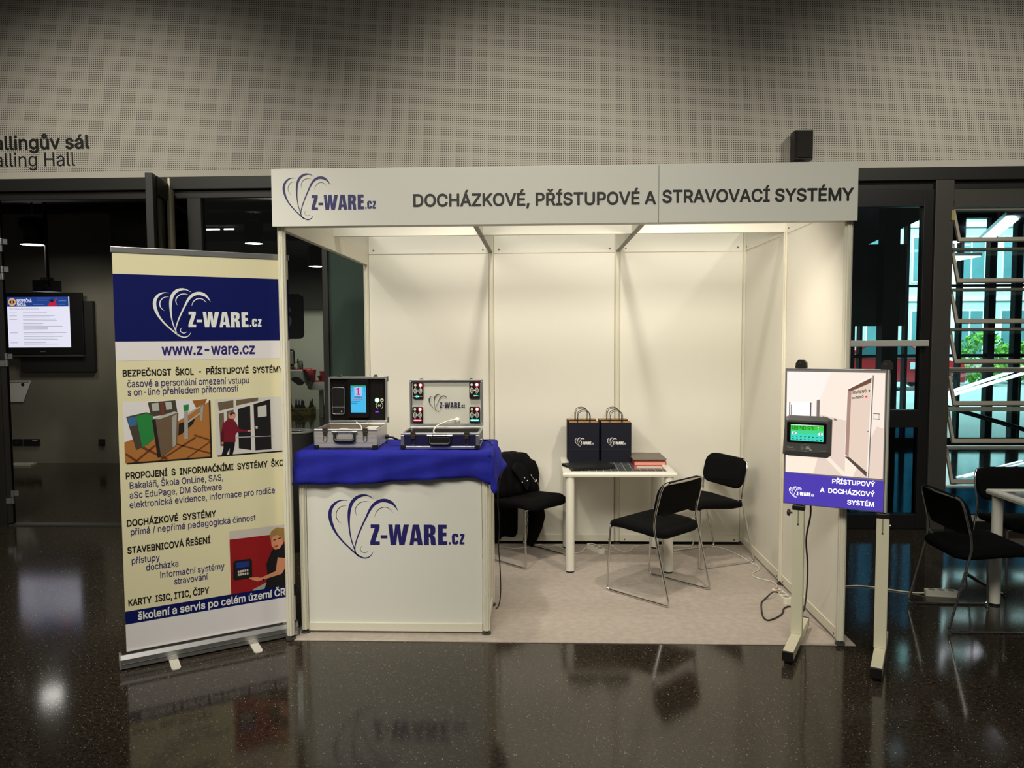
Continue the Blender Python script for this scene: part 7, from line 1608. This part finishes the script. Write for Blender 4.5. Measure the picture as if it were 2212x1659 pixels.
ROWS = [('BEZPEČNOST  ŠKOL  -  PŘÍSTUPOVÉ  SYSTÉMY', 0.048, 1.470, 0.826, 0.033, 6, 0), ('časové a personální omezení vstupu', 0.067, 1.416, 0.650, 0.034, 2, 1),
        ('s on-line přehledem přítomnosti', 0.067, 1.374, 0.592, 0.034, 2, 1), ('PROPOJENÍ  S  INFORMAČNÍMI  SYSTÉMY  ŠKOL', 0.045, 0.959, 0.838, 0.034, 6, 0),
        ('Bakaláři, Škola OnLine, SAS,', 0.060, 0.909, 0.505, 0.033, 2, 1), ('aSc EduPage, DM Software', 0.060, 0.860, 0.497, 0.033, 2, 1),
        ('elektronická evidence, informace pro rodiče', 0.058, 0.812, 0.770, 0.033, 2, 1), ('DOCHÁZKOVÉ  SYSTÉMY', 0.042, 0.721, 0.463, 0.034, 6, 0),
        ('přímá / nepřímá pedagogická činnost', 0.057, 0.675, 0.664, 0.033, 2, 1), ('STAVEBNICOVÁ ŘEŠENÍ', 0.041, 0.584, 0.432, 0.034, 6, 0),
        ('přístupy', 0.057, 0.529, 0.188, 0.033, 2, 1), ('docházka', 0.122, 0.485, 0.276, 0.033, 2, 1), ('informační systémy', 0.185, 0.436, 0.498, 0.033, 2, 1),
        ('stravování', 0.250, 0.392, 0.413, 0.033, 2, 1), ('KARTY  ISIC, ITIC, ČIPY', 0.036, 0.318, 0.418, 0.034, 6, 0)]
for s, x0, z, x1, cap, bo, mi in ROWS:
    text(MB(), F, s, x0, z, x1, cap, bo, 0.0005).build('lettering', LET[mi], sheet)
text(MB(), F, 'školení a servis po celém území ČR', 0.077, 0.240, 0.812, 0.040, 11, 0.0005).build('lettering', LET[2], sheet)
# printed picture: steel turnstiles on a tiled floor
PA, PB, PC, PD = 0.046, 0.444, 1.040, 1.342
mb = MB()


def P1(pts, mi, n):
    mb.poly(F, [(PA + (PB - PA) * x, PD - (PD - PC) * y) for x, y in pts], n, mi)


mb.rect(F, PA + 0.008, PB + 0.008, PC - 0.008, PD - 0.008, 0.0003, 7)
P1([(0, 0), (1, 0), (1, 1), (0, 1)], 0, 0.0006)
P1([(0, 0.66), (0.30, 0.52), (0.62, 0.36), (0.80, 0.22), (1, 0.05), (1, 1), (0, 1)], 1, 0.0009)
for q in ([(0.0, 0.86), (0.02, 0.84), (0.16, 0.99), (0.12, 1.0)], [(0.15, 0.74), (0.18, 0.72), (0.50, 0.99), (0.46, 1.0)], [(0.56, 0.74), (0.59, 0.73), (1.0, 0.93), (1.0, 0.96)], [(0.38, 1.0), (0.42, 1.0), (0.84, 0.66), (0.82, 0.64)], [(0.70, 1.0), (0.73, 1.0), (1.0, 0.76), (1.0, 0.73)], [(0.10, 0.99), (0.14, 0.99), (0.36, 0.75), (0.33, 0.74)], [(0.80, 0.62), (0.82, 0.60), (1.0, 0.70), (1.0, 0.73)]):
    P1(q, 2, 0.0011)
P1([(0.28, 0.02), (0.60, 0.0), (0.62, 0.22), (0.31, 0.26)], 3, 0.0011)
P1([(0.32, 0.04), (0.40, 0.03), (0.41, 0.16), (0.33, 0.17)], 5, 0.0013)
P1([(0.48, 0.03), (0.55, 0.02), (0.56, 0.15), (0.49, 0.16)], 5, 0.0013)
P1([(0.42, 0.02), (0.46, 0.02), (0.47, 0.24), (0.43, 0.26)], 9, 0.0014)
P1([(0.03, 0.24), (0.26, 0.18), (0.33, 0.22), (0.33, 0.62), (0.26, 0.72), (0.13, 0.80)], 3, 0.0012)
P1([(0.14, 0.24), (0.26, 0.20), (0.33, 0.24), (0.34, 0.62), (0.27, 0.71), (0.20, 0.76)], 4, 0.0015)
P1([(0.04, 0.26), (0.14, 0.24), (0.15, 0.38), (0.07, 0.41)], 10, 0.0016)
P1([(0.32, 0.31), (0.58, 0.20), (0.63, 0.21), (0.60, 0.76), (0.44, 0.93), (0.37, 0.95)], 6, 0.0017)
P1([(0.32, 0.31), (0.36, 0.31), (0.41, 0.94), (0.37, 0.95)], 7, 0.0019)
P1([(0.33, 0.29), (0.58, 0.19), (0.63, 0.21), (0.40, 0.31)], 5, 0.0019)
P1([(0.55, 0.28), (0.61, 0.23), (0.59, 0.76), (0.55, 0.80)], 11, 0.0019)
P1([(0.63, 0.40), (0.83, 0.33), (0.80, 0.42), (0.66, 0.58), (0.62, 0.60)], 7, 0.0013)
P1([(0.70, 0.10), (0.745, 0.10), (0.735, 0.67), (0.69, 0.67)], 11, 0.0019)
P1([(0.69, 0.09), (0.755, 0.08), (0.75, 0.18), (0.695, 0.19)], 4, 0.0021)
P1([(0.74, 0.22), (0.92, 0.10), (0.925, 0.12), (0.745, 0.245)], 5, 0.0021)
P1([(0.74, 0.37), (0.90, 0.22), (0.905, 0.24), (0.745, 0.395)], 5, 0.0021)
P1([(0.90, 0.10), (0.935, 0.10), (0.915, 0.37), (0.885, 0.37)], 11, 0.0021)
P1([(0.80, 0.02), (0.98, 0.0), (0.94, 0.12), (0.84, 0.14)], 8, 0.0012)
mb.build('printed_photo', [flat(222, 218, 220), flat(168, 110, 54), flat(104, 56, 30), flat(70, 62, 52), flat(38, 128, 62), flat(176, 180, 172), flat(104, 86, 66), flat(34, 28, 26), flat(150, 92, 40), flat(112, 56, 40), flat(60, 100, 150), flat(158, 156, 148)], sheet)
# printed picture: person in a dark red coat at white glazed doors
PA, PB, PC, PD = 0.474, 0.826, 1.042, 1.338
mb = MB()
mb.rect(F, PA + 0.006, PB + 0.006, PC - 0.007, PD - 0.007, 0.0003, 4)
P1([(0, 0), (1, 0), (1, 1), (0, 1)], 0, 0.0006)
P1([(0.04, 0.06), (0.26, 0.03), (0.26, 0.16), (0.05, 0.21)], 1, 0.0009)
P1([(0.30, 0.03), (0.62, 0.0), (0.62, 0.06), (0.30, 0.13)], 1, 0.0009)
P1([(0.32, 0.19), (0.50, 0.14), (0.50, 0.95), (0.32, 0.90)], 2, 0.0009)
P1([(0.55, 0.12), (0.80, 0.04), (0.80, 0.96), (0.56, 0.96)], 2, 0.0009)
P1([(0.05, 0.26), (0.12, 0.24), (0.12, 0.84), (0.06, 0.84)], 1, 0.0009)
P1([(0.16, 0.22), (0.26, 0.20), (0.26, 0.50), (0.16, 0.50)], 1, 0.0009)
P1([(0.61, 0.17), (0.74, 0.14), (0.74, 0.35), (0.61, 0.36)], 3, 0.0012)
P1([(0.28, 0.69), (0.83, 0.71), (0.83, 0.725), (0.28, 0.705)], 9, 0.0012)
P1([(0.57, 0.52), (0.60, 0.515), (0.605, 0.565), (0.575, 0.57)], 3, 0.0012)
P1([(0.10, 0.76), (0.27, 0.74), (0.26, 0.86), (0.23, 1.0), (0.18, 1.0), (0.19, 0.88), (0.14, 1.0), (0.07, 1.0), (0.10, 0.88)], 4, 0.0013)
P1([(0.10, 0.44), (0.17, 0.37), (0.23, 0.36), (0.29, 0.43), (0.33, 0.55), (0.45, 0.585), (0.46, 0.62), (0.30, 0.61), (0.275, 0.66), (0.275, 0.78), (0.09, 0.77), (0.07, 0.62)], 5, 0.0015)
P1([(0.07, 0.60), (0.12, 0.55), (0.11, 0.77), (0.07, 0.76)], 8, 0.0017)
mb.disc(F, PA + (PB - PA) * 0.235, PD - (PD - PC) * 0.30, 0.019, 0.0017, 7, 20)
P1([(0.20, 0.27), (0.23, 0.235), (0.275, 0.25), (0.28, 0.28), (0.24, 0.275), (0.215, 0.32)], 10, 0.0019)
P1([(0.45, 0.59), (0.495, 0.58), (0.50, 0.605), (0.46, 0.62)], 7, 0.0017)
P1([(0.075, 0.765), (0.105, 0.77), (0.10, 0.80), (0.08, 0.80)], 7, 0.0017)
mb.build('printed_photo', [flat(206, 202, 198), flat(104, 90, 70), flat(24, 24, 26), flat(196, 194, 190), flat(16, 16, 20), flat(112, 20, 38), flat(30, 28, 30), flat(196, 142, 118), flat(84, 14, 30), flat(170, 168, 166), flat(52, 36, 30)], sheet)
# printed picture: person in black beside a wall terminal on a red wall
PA, PB, PC, PD = 0.527, 0.836, 0.292, 0.632
mb = MB()
P1([(0, 0), (1, 0), (1, 1), (0, 1)], 0, 0.0006)
P1([(0, 0), (1, 0), (1, 0.14), (0, 0.13)], 1, 0.0009)
P1([(0.05, 0.50), (0.08, 0.475), (0.33, 0.475), (0.36, 0.50), (0.36, 0.76), (0.33, 0.79), (0.07, 0.79), (0.04, 0.76)], 2, 0.0011)
P1([(0.10, 0.51), (0.31, 0.51), (0.31, 0.60), (0.10, 0.60)], 3, 0.0014)
for r in range(2):
    for k in range(5):
        P1([(0.12 + k * 0.037, 0.64 + r * 0.05), (0.147 + k * 0.037, 0.64 + r * 0.05), (0.147 + k * 0.037, 0.675 + r * 0.05), (0.12 + k * 0.037, 0.675 + r * 0.05)], 1, 0.0014)
P1([(0.70, 0.40), (0.78, 0.34), (1.0, 0.30), (1.0, 1.0), (0.56, 1.0), (0.62, 0.80), (0.60, 0.60)], 4, 0.0012)
P1([(0.80, 0.52), (0.94, 0.55), (0.92, 0.72), (0.86, 0.80), (0.52, 0.85), (0.44, 0.86), (0.40, 0.84), (0.30, 0.80), (0.31, 0.78), (0.44, 0.79), (0.50, 0.81), (0.76, 0.74)], 5, 0.0015)
P1([(0.30, 0.795), (0.34, 0.80), (0.345, 0.825), (0.31, 0.815)], 0, 0.0018)
P1([(0.69, 0.16), (0.75, 0.10), (0.88, 0.10), (0.92, 0.20), (0.90, 0.30), (0.84, 0.38), (0.76, 0.39), (0.70, 0.32)], 5, 0.0015)
P1([(0.67, 0.16), (0.70, 0.08), (0.80, 0.03), (0.92, 0.05), (0.98, 0.14), (0.96, 0.26), (0.90, 0.28), (0.88, 0.20), (0.80, 0.15), (0.72, 0.17), (0.69, 0.23)], 6, 0.0018)
P1([(0.73, 0.225), (0.78, 0.215), (0.78, 0.23), (0.73, 0.238)], 7, 0.002)
P1([(0.82, 0.205), (0.87, 0.20), (0.87, 0.215), (0.82, 0.222)], 7, 0.002)
P1([(0.745, 0.33), (0.81, 0.32), (0.80, 0.342), (0.755, 0.35)], 8, 0.002)
P1([(0.53, 0.835), (0.555, 0.83), (0.56, 0.862), (0.535, 0.866)], 2, 0.0018)
P1([(0.36, 0.98), (0.60, 0.90), (0.56, 1.0), (0.36, 1.0)], 9, 0.0013)
mb.build('printed_photo', [flat(142, 22, 28), flat(196, 188, 180), flat(22, 22, 24), flat(30, 50, 130), flat(24, 22, 24), flat(204, 138, 104), flat(150, 118, 66), flat(40, 30, 28), flat(150, 60, 56), flat(150, 160, 150)], sheet)

# ------------------------------------------------------------------ light box on its two-legged stand, with the clock terminal
LBX = math.radians(-27.0)
OX, OY = 2.737, -0.012
LS = thing('sign_stand', 'cream two-legged floor stand carrying the light box', 'stand', (OX, OY, 0), LBX)
IV = mat('ivory_metal', rgb(214, 210, 184), 0.4)
for x in (0.0, 0.402):
    ft = B(x - 0.026, x + 0.026, -0.27, 0.26, 0.022, 0.068).build('foot_bar', IV, LS, bevel=0.002)
    B(x - 0.0265, x + 0.0265, -0.285, -0.27, 0.020, 0.069).box(x - 0.0265, x + 0.0265, 0.26, 0.272, 0.020, 0.069).build('end_cap', BLACK, ft, bevel=0.002)
    MB().cyl((x, -0.245, 0.0045), 0.022, 0.018, 'z', 16).cyl((x, 0.235, 0.0045), 0.022, 0.018, 'z', 16).build('foot_pad', BLACK, ft)
    ps = B(x - 0.029, x + 0.029, -0.018, 0.018, 0.068, 0.735).build('upright', IV, LS, bevel=0.003)
    B(x - 0.002, x + 0.002, -0.0188, -0.018, 0.66, 0.735).build('slot', mat('slot_grey', rgb(110, 108, 98), 0.5), ps)
    MB().cyl((x, -0.018, 0.66), 0.0045, -0.003, 'y', 12).build('slot_screw', LATCH, ps)
    B(x - 0.031, x + 0.031, -0.020, 0.020, 0.735, 0.760).build('collar', BLACK, LS, bevel=0.003)
    B(x - 0.016, x + 0.016, 0.022, 0.032, 0.740, 1.50).build('inner_rod', ALU, LS)
    cl = MB().prism([(x - 0.028, -0.016, 1.485), (x + 0.028, -0.016, 1.485), (x + 0.026, -0.016, 1.512), (x + 0.012, -0.016, 1.528), (x - 0.014, -0.016, 1.528), (x - 0.026, -0.016, 1.510)], (0, 0.046, 0)).build('clamp', mat('clamp_black', rgb(34, 30, 27), 0.4), LS, bevel=0.004)
    MB().cyl((x - 0.006, -0.0165, 1.510), 0.006, -0.002, 'y', 12).build('clamp_screw', LATCH, cl)
kb = MB().cyl((-0.031, 0, 0.715), 0.005, -0.012, 'x', 10).lathe([(0.0, 0.0), (0.016, 0.0), (0.020, 0.006), (0.017, 0.014), (0.006, 0.017), (0, 0.017)], n=8, M=Matrix.Translation((-0.043, 0, 0.715)) @ Matrix.Rotation(-PI / 2, 4, 'Y'))
kb.build('clamp_knob', mat('knob_brown', rgb(46, 38, 34), 0.4), LS)
MB().cyl((0.402 + 0.029, 0, 0.70), 0.006, 0.006, 'x', 10).build('side_screw', ALU, LS)

LB = thing('light_box', 'lit poster box with an open door picture and violet band on the stand', 'light box', (OX, OY, 0), LBX)
X0, X1, Z0, Z1, YF = -0.078, 0.404, 0.764, 1.484, -0.012
B(X0, X1, YF, 0.020, Z0, Z1).build('housing', ALU, LB, bevel=0.002)
MB().prism([(X1 + 0.001, YF, Z0 - 0.001), (X1 + 0.001, 0.020, Z0 - 0.001), (X1 + 0.001, 0.020, Z1 + 0.001), (X1 + 0.001, YF, Z1 + 0.001)], (0.010, 0, 0)).build('side_profile', mat('profile_cream', rgb(206, 206, 192), 0.35, metal=0.3), LB, bevel=0.003)
F = Frame((0, YF - 0.0005, 0))
mb = MB()
A0, A1, C0, C1 = X0 + 0.006, X1 - 0.004, Z0 + 0.005, Z1 - 0.008


def Q(pts, mi, n):
    mb.poly(F, [(A0 + (A1 - A0) * x, C1 - (C1 - C0) * y) for x, y in pts], n, mi)


# coordinates follow the poster: x 0..1 left to right, y 0..1 top to bottom
Q([(0, 0), (1, 0), (1, 1), (0, 1)], 10, 0.0)
Q([(0.008, 0.014), (0.992, 0.014), (0.992, 0.766), (0.008, 0.766)], 0, 0.0004)
Q([(0.008, 0.014), (0.46, 0.014), (0.36, 0.20), (0.36, 0.34), (0.008, 0.34)], 1, 0.0007)
Q([(0.008, 0.245), (0.25, 0.235), (0.25, 0.36), (0.008, 0.36)], 2, 0.001)
Q([(0.10, 0.242), (0.215, 0.238), (0.215, 0.38), (0.10, 0.38)], 3, 0.0013)
for x0, x1, y0 in ((0.035, 0.048, 0.24), (0.055, 0.063, 0.26), (0.255, 0.268, 0.24)):
    Q([(x0, y0), (x1, y0), (x1, 0.40), (x0, 0.40)], 5, 0.0013)
Q([(0.322, 0.222), (0.345, 0.215), (0.345, 0.42), (0.322, 0.42)], 4, 0.0013)
Q([(0.345, 0.218), (0.352, 0.216), (0.352, 0.42), (0.345, 0.42)], 5, 0.0013)
Q([(0.36, 0.325), (0.62, 0.362), (0.62, 0.74), (0.47, 0.64), (0.36, 0.60)], 6, 0.0007)
Q([(0.92, 0.395), (0.992, 0.405), (0.992, 0.766), (0.60, 0.766), (0.36, 0.60), (0.30, 0.766), (0.70, 0.766)], 6, 0.0006)
Q([(0.008, 0.40), (0.36, 0.36), (0.62, 0.62), (0.86, 0.766), (0.008, 0.766)], 12, 0.0005)
Q([(0.385, 0.338), (0.40, 0.336), (0.405, 0.346), (0.39, 0.348)], 4, 0.0012)
Q([(0.50, 0.348), (0.525, 0.352), (0.53, 0.366), (0.50, 0.364)], 4, 0.0012)
# the door, its reveal and leaf
Q([(0.628, 0.130), (0.872, 0.030), (0.848, 0.764), (0.616, 0.622)], 1, 0.0012)
Q([(0.632, 0.138), (0.862, 0.048), (0.860, 0.085), (0.668, 0.152), (0.655, 0.622), (0.620, 0.612)], 7, 0.0015)
Q([(0.632, 0.138), (0.862, 0.050), (0.860, 0.082), (0.655, 0.150)], 8, 0.0018)
Q([(0.668, 0.150), (0.860, 0.084), (0.838, 0.726), (0.655, 0.622)], 9, 0.0018)
Q([(0.616, 0.622), (0.655, 0.622), (0.836, 0.724), (0.834, 0.758)], 13, 0.0021)
Q([(0.872, 0.030), (0.884, 0.032), (0.858, 0.764), (0.848, 0.762)], 4, 0.0012)
for y0 in (0.300, 0.338):
    Q([(0.885, y0), (0.952, y0 + 0.002), (0.952, y0 + 0.007), (0.885, y0 + 0.005)], 5, 0.0015)
for x0 in (0.892, 0.94):
    Q([(x0, 0.304), (x0 + 0.004, 0.304), (x0 + 0.004, 0.342), (x0, 0.342)], 4, 0.0015)
Q([(0.832, 0.43), (0.846, 0.426), (0.846, 0.432), (0.832, 0.438)], 4, 0.0022)
# letters grow towards the viewer along the leaf
def persp(s, y_mid, h0, h1, x0, x1):
    for i, c in enumerate(s):
        t = (i + 0.5) / len(s)
        u = x0 + (x1 - x0) * (0.15 * t + 0.85 * t ** 1.5)
        hh = (h0 + (h1 - h0) * t ** 1.6)
        cap = hh * (C1 - C0)
        text(mb, F, c, A0 + (A1 - A0) * u - cap * 0.30, C1 - (C1 - C0) * (y_mid - 0.016 * t ** 2) - cap / 2, A0 + (A1 - A0) * u + cap * 0.38, cap, 4, 0.0024, 11)


persp('OTEVŘENO', 0.158, 0.015, 0.024, 0.675, 0.815)
persp('ZAVŘENO', 0.198, 0.013, 0.021, 0.675, 0.790)
mb.disc(F, A0 + (A1 - A0) * 0.842, C1 - (C1 - C0) * 0.142, 0.0045, 0.0024, 11, 12)
mb.disc(F, A0 + (A1 - A0) * 0.815, C1 - (C1 - C0) * 0.184, 0.0055, 0.0024, 14, 12)
# violet band with white lettering and logo
Q([(0.0, 0.770), (1.0, 0.780), (1.0, 1.0), (0.0, 1.0)], 15, 0.0008)
text(mb, F, 'PŘÍSTUPOVÝ', 0.362, 0.893, None, 0.024, 14, 0.0012, 16, 'r')
text(mb, F, 'A  DOCHÁZKOVÝ', 0.362, 0.842, None, 0.024, 14, 0.0012, 16, 'r')
text(mb, F, 'SYSTÉM', 0.362, 0.791, None, 0.024, 14, 0.0012, 16, 'r')
logo(mb, F, -0.048, 0.802, 0.122, 0.0012, 16, 3.0)
mb.build('poster', [glow(238, 224, 212, 1.08), glow(240, 232, 226, 1.08), glow(246, 240, 236, 1.14), glow(255, 255, 250, 1.37), glow(150, 138, 130, 0.68), glow(120, 108, 104, 0.57), glow(226, 206, 192, 1.03), glow(176, 142, 132, 0.91), glow(132, 92, 76, 0.68), glow(226, 204, 188, 1.03), glow(150, 140, 134, 0.57), glow(40, 36, 36, 0.34), glow(244, 226, 210, 1.08), glow(112, 92, 86, 0.57), glow(235, 60, 80, 1.37), glow(84, 66, 186, 0.85), glow(250, 250, 255, 1.6)], LB)

TMN = thing('clock_terminal', 'dark grey clock terminal with green screen mounted on the light box', 'terminal', (OX, OY, 0), LBX)
YT = YF - 0.004
GREY = mat('terminal_grey', rgb(82, 82, 80), 0.45)
a0, a1, c0, c1 = -0.082, 0.158, 1.028, 1.238
outer = [(a0, c0 + 0.004), (a0 + 0.03, c0 - 0.004), (a1 - 0.02, c0 - 0.004), (a1 - 0.002, c0 + 0.010), (a1, c1 - 0.016), (a1 - 0.03, c1 - 0.002), (a0 + 0.035, c1), (a0 + 0.010, c1 - 0.010)]
inner = [(a0 + 0.022, c0 + 0.024), (a0 + 0.04, c0 + 0.022), (a1 - 0.04, c0 + 0.022), (a1 - 0.022, c0 + 0.026), (a1 - 0.020, c1 - 0.026), (a1 - 0.03, c1 - 0.024), (a0 + 0.03, c1 - 0.024), (a0 + 0.022, c1 - 0.026)]
mb = MB()
mb.loft([[(x, YT - 0.001, z) for x, z in outer][::-1], [(x, YT - 0.016, z) for x, z in outer][::-1], [(x, YT - 0.030, z) for x, z in inner][::-1]], 0, False, True)
mb.build('housing', GREY, TMN, bevel=0.002)
F = Frame((0, YT - 0.0305, 0))
mb = MB()
mb.prism([F.at(x, z) for x, z in rrect(-0.058, 0.134, 1.098, 1.204, 0.005)], (0, -0.0015, 0))
bz = mb.build('bezel', mat('bezel_black', rgb(12, 12, 12), 0.2), TMN)
F = Frame((0, YT - 0.0322, 0))
mb = MB()
s0, s1, q0, q1 = -0.040, 0.120, 1.108, 1.192
mb.rect(F, s0, s1, q0, q0 + (q1 - q0) * 0.45, 0, 0)
mb.rect(F, s0, s1, q0 + (q1 - q0) * 0.45, q0 + (q1 - q0) * 0.68, 0, 1)
mb.rect(F, s0, s1, q0 + (q1 - q0) * 0.68, q1 - 0.003, 0, 2)
mb.rect(F, s0, s1, q1 - 0.003, q1, 0, 4)
SEG = {'0': 'abcdef', '9': 'abcdfg', '4': 'bcfg', '5': 'acdfg', '7': 'abc'}


def digit(ch, x, z, w, h):
    e = 0.0022
    seg = {'a': (x, x + w, z + h - e, z + h), 'd': (x, x + w, z, z + e), 'g': (x, x + w, z + h / 2 - e / 2, z + h / 2 + e / 2), 'f': (x, x + e, z + h / 2, z + h), 'e': (x, x + e, z, z + h / 2), 'b': (x + w - e, x + w, z + h / 2, z + h), 'c': (x + w - e, x + w, z, z + h / 2)}
    for k in SEG[ch]:
        mb.rect(F, *seg[k], 0.0004, 3)


x = s0 + 0.008
for ch in '09:40:57':
    if ch == ':':
        mb.rect(F, x + 0.001, x + 0.0035, q1 - 0.022, q1 - 0.0195, 0.0004, 3)
        mb.rect(F, x + 0.001, x + 0.0035, q1 - 0.0145, q1 - 0.012, 0.0004, 3)
        x += 0.0065
    else:
        digit(ch, x, q1 - 0.026, 0.0115, 0.018)
        x += 0.0155
for sgn, xx in ((1, s0 + 0.006), (-1, s1 - 0.004)):
    mb.poly(F, [(xx, 1.155), (xx + sgn * 0.016, 1.155), (xx + sgn * 0.026, 1.1475), (xx + sgn * 0.016, 1.140), (xx, 1.140)], 0.0004, 4)
    mb.poly(F, [(xx + sgn * 0.006, 1.154), (xx + sgn * 0.009, 1.154), (xx + sgn * 0.015, 1.1475), (xx + sgn * 0.009, 1.141), (xx + sgn * 0.006, 1.141), (xx + sgn * 0.011, 1.1475)], 0.0008, 3)
random.seed(8)
for r in range(2):
    for k in range(8):
        cx, cz = s0 + 0.012 + k * 0.0195, 1.130 - r * 0.014
        mb.poly(F, [(cx + random.uniform(0.0035, 0.006) * math.cos(t), cz + random.uniform(0.0014, 0.003) * math.sin(t)) for t in (0.2, 1.0, 1.8, 2.8, 3.6, 4.4, 5.4)], 0.0004, 3)
for k in range(5):
    mb.rect(F, s1 - 0.022, s1 - 0.008, q1 - 0.010 - k * 0.004, q1 - 0.0085 - k * 0.004, 0.0004, 1)
mb.disc(F, s1 - 0.026, q1 - 0.010, 0.003, 0.0004, 4, 10).disc(F, s1 - 0.026, q1 - 0.022, 0.003, 0.0004, 4, 10)
mb.build('screen', [glow(66, 214, 190, 1.0), glow(70, 210, 140, 1.0), glow(64, 196, 62, 1.0), glow(12, 70, 30, 0.6), glow(220, 245, 240, 1.0)], TMN)
F = Frame((0, YT - 0.0308, 0))
mb = MB()
ex, ez = 0.034, 1.071
for i in range(1, 3):
    for s in (0, PI):
        mb.disc(F, ex - 0.006, ez, 0.006 * i, 0.0004, 0, 8, 0.006 * i - 0.002, s - 0.9, s + 0.9)
N = 28
ring = [(ex + 0.024 * math.cos(2 * PI * i / N), ez + 0.018 * math.sin(2 * PI * i / N)) for i in range(N)]
mb.tube([F.at(p, q, 0.0006) for p, q in ring], 0.0006, 5, True)
mb.poly(F, [(ex + 0.002, ez + 0.010), (ex + 0.012, ez + 0.010), (ex + 0.032, ez - 0.010), (ex + 0.028, ez - 0.014), (ex + 0.016, ez - 0.004), (ex + 0.008, ez - 0.006), (ex + 0.002, ez - 0.002)], 0.0004, 0)
text(mb, F, 'iTouch', -0.056, 1.068, -0.026, 0.008, 6, 0.0004, 0)
mb.rect(F, -0.056, -0.018, 1.060, 1.0615, 0.0004, 0).rect(F, 0.092, 0.132, 1.060, 1.0615, 0.0004, 0)
mb.build('printed_marks', mat('mark_grey', rgb(176, 176, 170), 0.5), TMN)

# ------------------------------------------------------------------ power strips and floor cables


def strip(lb, loc, rz, n=3, switch=False):
    t = thing('power_strip', lb, 'power strip', loc, rz)
    L = 0.055 * n + 0.03
    hx = L / 2
    MB().prism([(x, y, 0) for x, y in rrect(-hx, hx, -0.027, 0.027, 0.018, 5)], (0, 0, 0.036)).build('body', mat('strip_white', rgb(226, 222, 208), 0.4), t, bevel=0.004)
    for k in range(n):
        x = -hx + 0.042 + k * 0.055
        s = MB().cyl((x, 0, 0.0362), 0.0205, 0.0006, 'z', 22).build('socket_cup', mat('socket_shade', rgb(150, 146, 136), 0.5), t)
        MB().cyl((x - 0.008, 0, 0.037), 0.0028, 0.0004, 'z', 8).cyl((x + 0.008, 0, 0.037), 0.0028, 0.0004, 'z', 8).cyl((x, 0.011, 0.037), 0.0025, 0.0004, 'z', 8).build('contact_hole', INK, s)
    if switch:
        B(hx - 0.012, hx - 0.002, -0.010, 0.010, 0.036, 0.041).build('switch', mat('switch_red', rgb(190, 40, 40), 0.4), t)
    return t


strip('white power strip on the carpet under the stand table', (1.80, 1.765, 0.0045), -1.05, 3)
strip('white power strip with red switch behind the sign stand leg', (2.885, 0.700, 0.0045), 1.67, 3, True)
strip('white triple power strip on the dark floor under the right-hand chair', (3.915, 0.800, 0.0), -0.14, 3).rotation_euler = (0.0, 0, -0.14)


def floor_cable(name, lb, pts, r, m, z=0.0045):
    P = spline([(p[0], p[1], p[2] if len(p) > 2 else z + r) for p in pts], 6)
    tag(MB().tube(P, r, 8).build(name, m), lb, 'cable')


floor_cable('white_cable', 'white cable winding along the right wall of the stand to its power strip', [(2.66, 1.90), (2.72, 1.89), (2.79, 1.83), (2.85, 1.68), (2.90, 1.48), (2.925, 1.39), (2.915, 1.30), (2.85, 1.22), (2.83, 1.14), (2.87, 1.08), (2.925, 1.03), (2.925, 0.93), (2.875, 0.87), (2.876, 0.815)], 0.004, CABLEW)
floor_cable('white_cable', 'white cable on the carpet below the jacket chair', [(1.04, 1.86), (1.12, 1.82), (1.20, 1.81), (1.31, 1.87), (1.37, 1.92), (1.44, 1.85), (1.50, 1.88), (1.57, 1.75), (1.63, 1.69), (1.69, 1.72), (1.72, 1.82), (1.74, 1.86), (1.742, 1.83)], 0.004, CABLEW)
floor_cable('white_cable', 'short white cable lying right of the power strip under the table', [(1.77, 1.86), (1.83, 1.84), (1.90, 1.75), (1.935, 1.71), (1.955, 1.70)], 0.004, CABLEW)
floor_cable('white_cable', 'white cable along the back wall behind the table legs', [(1.86, 1.92), (1.93, 1.90), (1.96, 1.81), (2.0, 1.74), (2.06, 1.76), (2.11, 1.87), (2.19, 1.92), (2.27, 1.925), (2.36, 1.88), (2.46, 1.90), (2.53, 1.89), (2.57, 1.93), (2.585, 1.945, 0.05), (2.575, 1.95, 0.10)], 0.004, CABLEW)
floor_cable('white_cable', 'white cable on the dark floor running from the stand to the outer power strip', [(3.02, 0.97), (3.15, 0.955), (3.37, 0.96), (3.46, 0.97), (3.54, 0.95), (3.61, 0.91), (3.71, 0.86), (3.78, 0.835), (3.818, 0.815, 0.012)], 0.0045, CABLEW, 0.0)
floor_cable('black_mains_cable', 'black mains cable looping on the carpet and rising to the light box', [(2.862, 0.70, 0.047), (2.83, 0.71, 0.045), (2.78, 0.69, 0.012), (2.735, 0.62), (2.70, 0.50), (2.675, 0.38), (2.685, 0.325), (2.74, 0.36), (2.80, 0.43), (2.84, 0.52), (2.885, 0.555), (2.915, 0.50), (2.915, 0.40, 0.04), (2.875, 0.24, 0.22), (2.835, 0.12, 0.40), (2.80, 0.05, 0.56), (2.795, -0.02, 0.70), (2.788, -0.042, 0.7645)], 0.0048, BLACK)
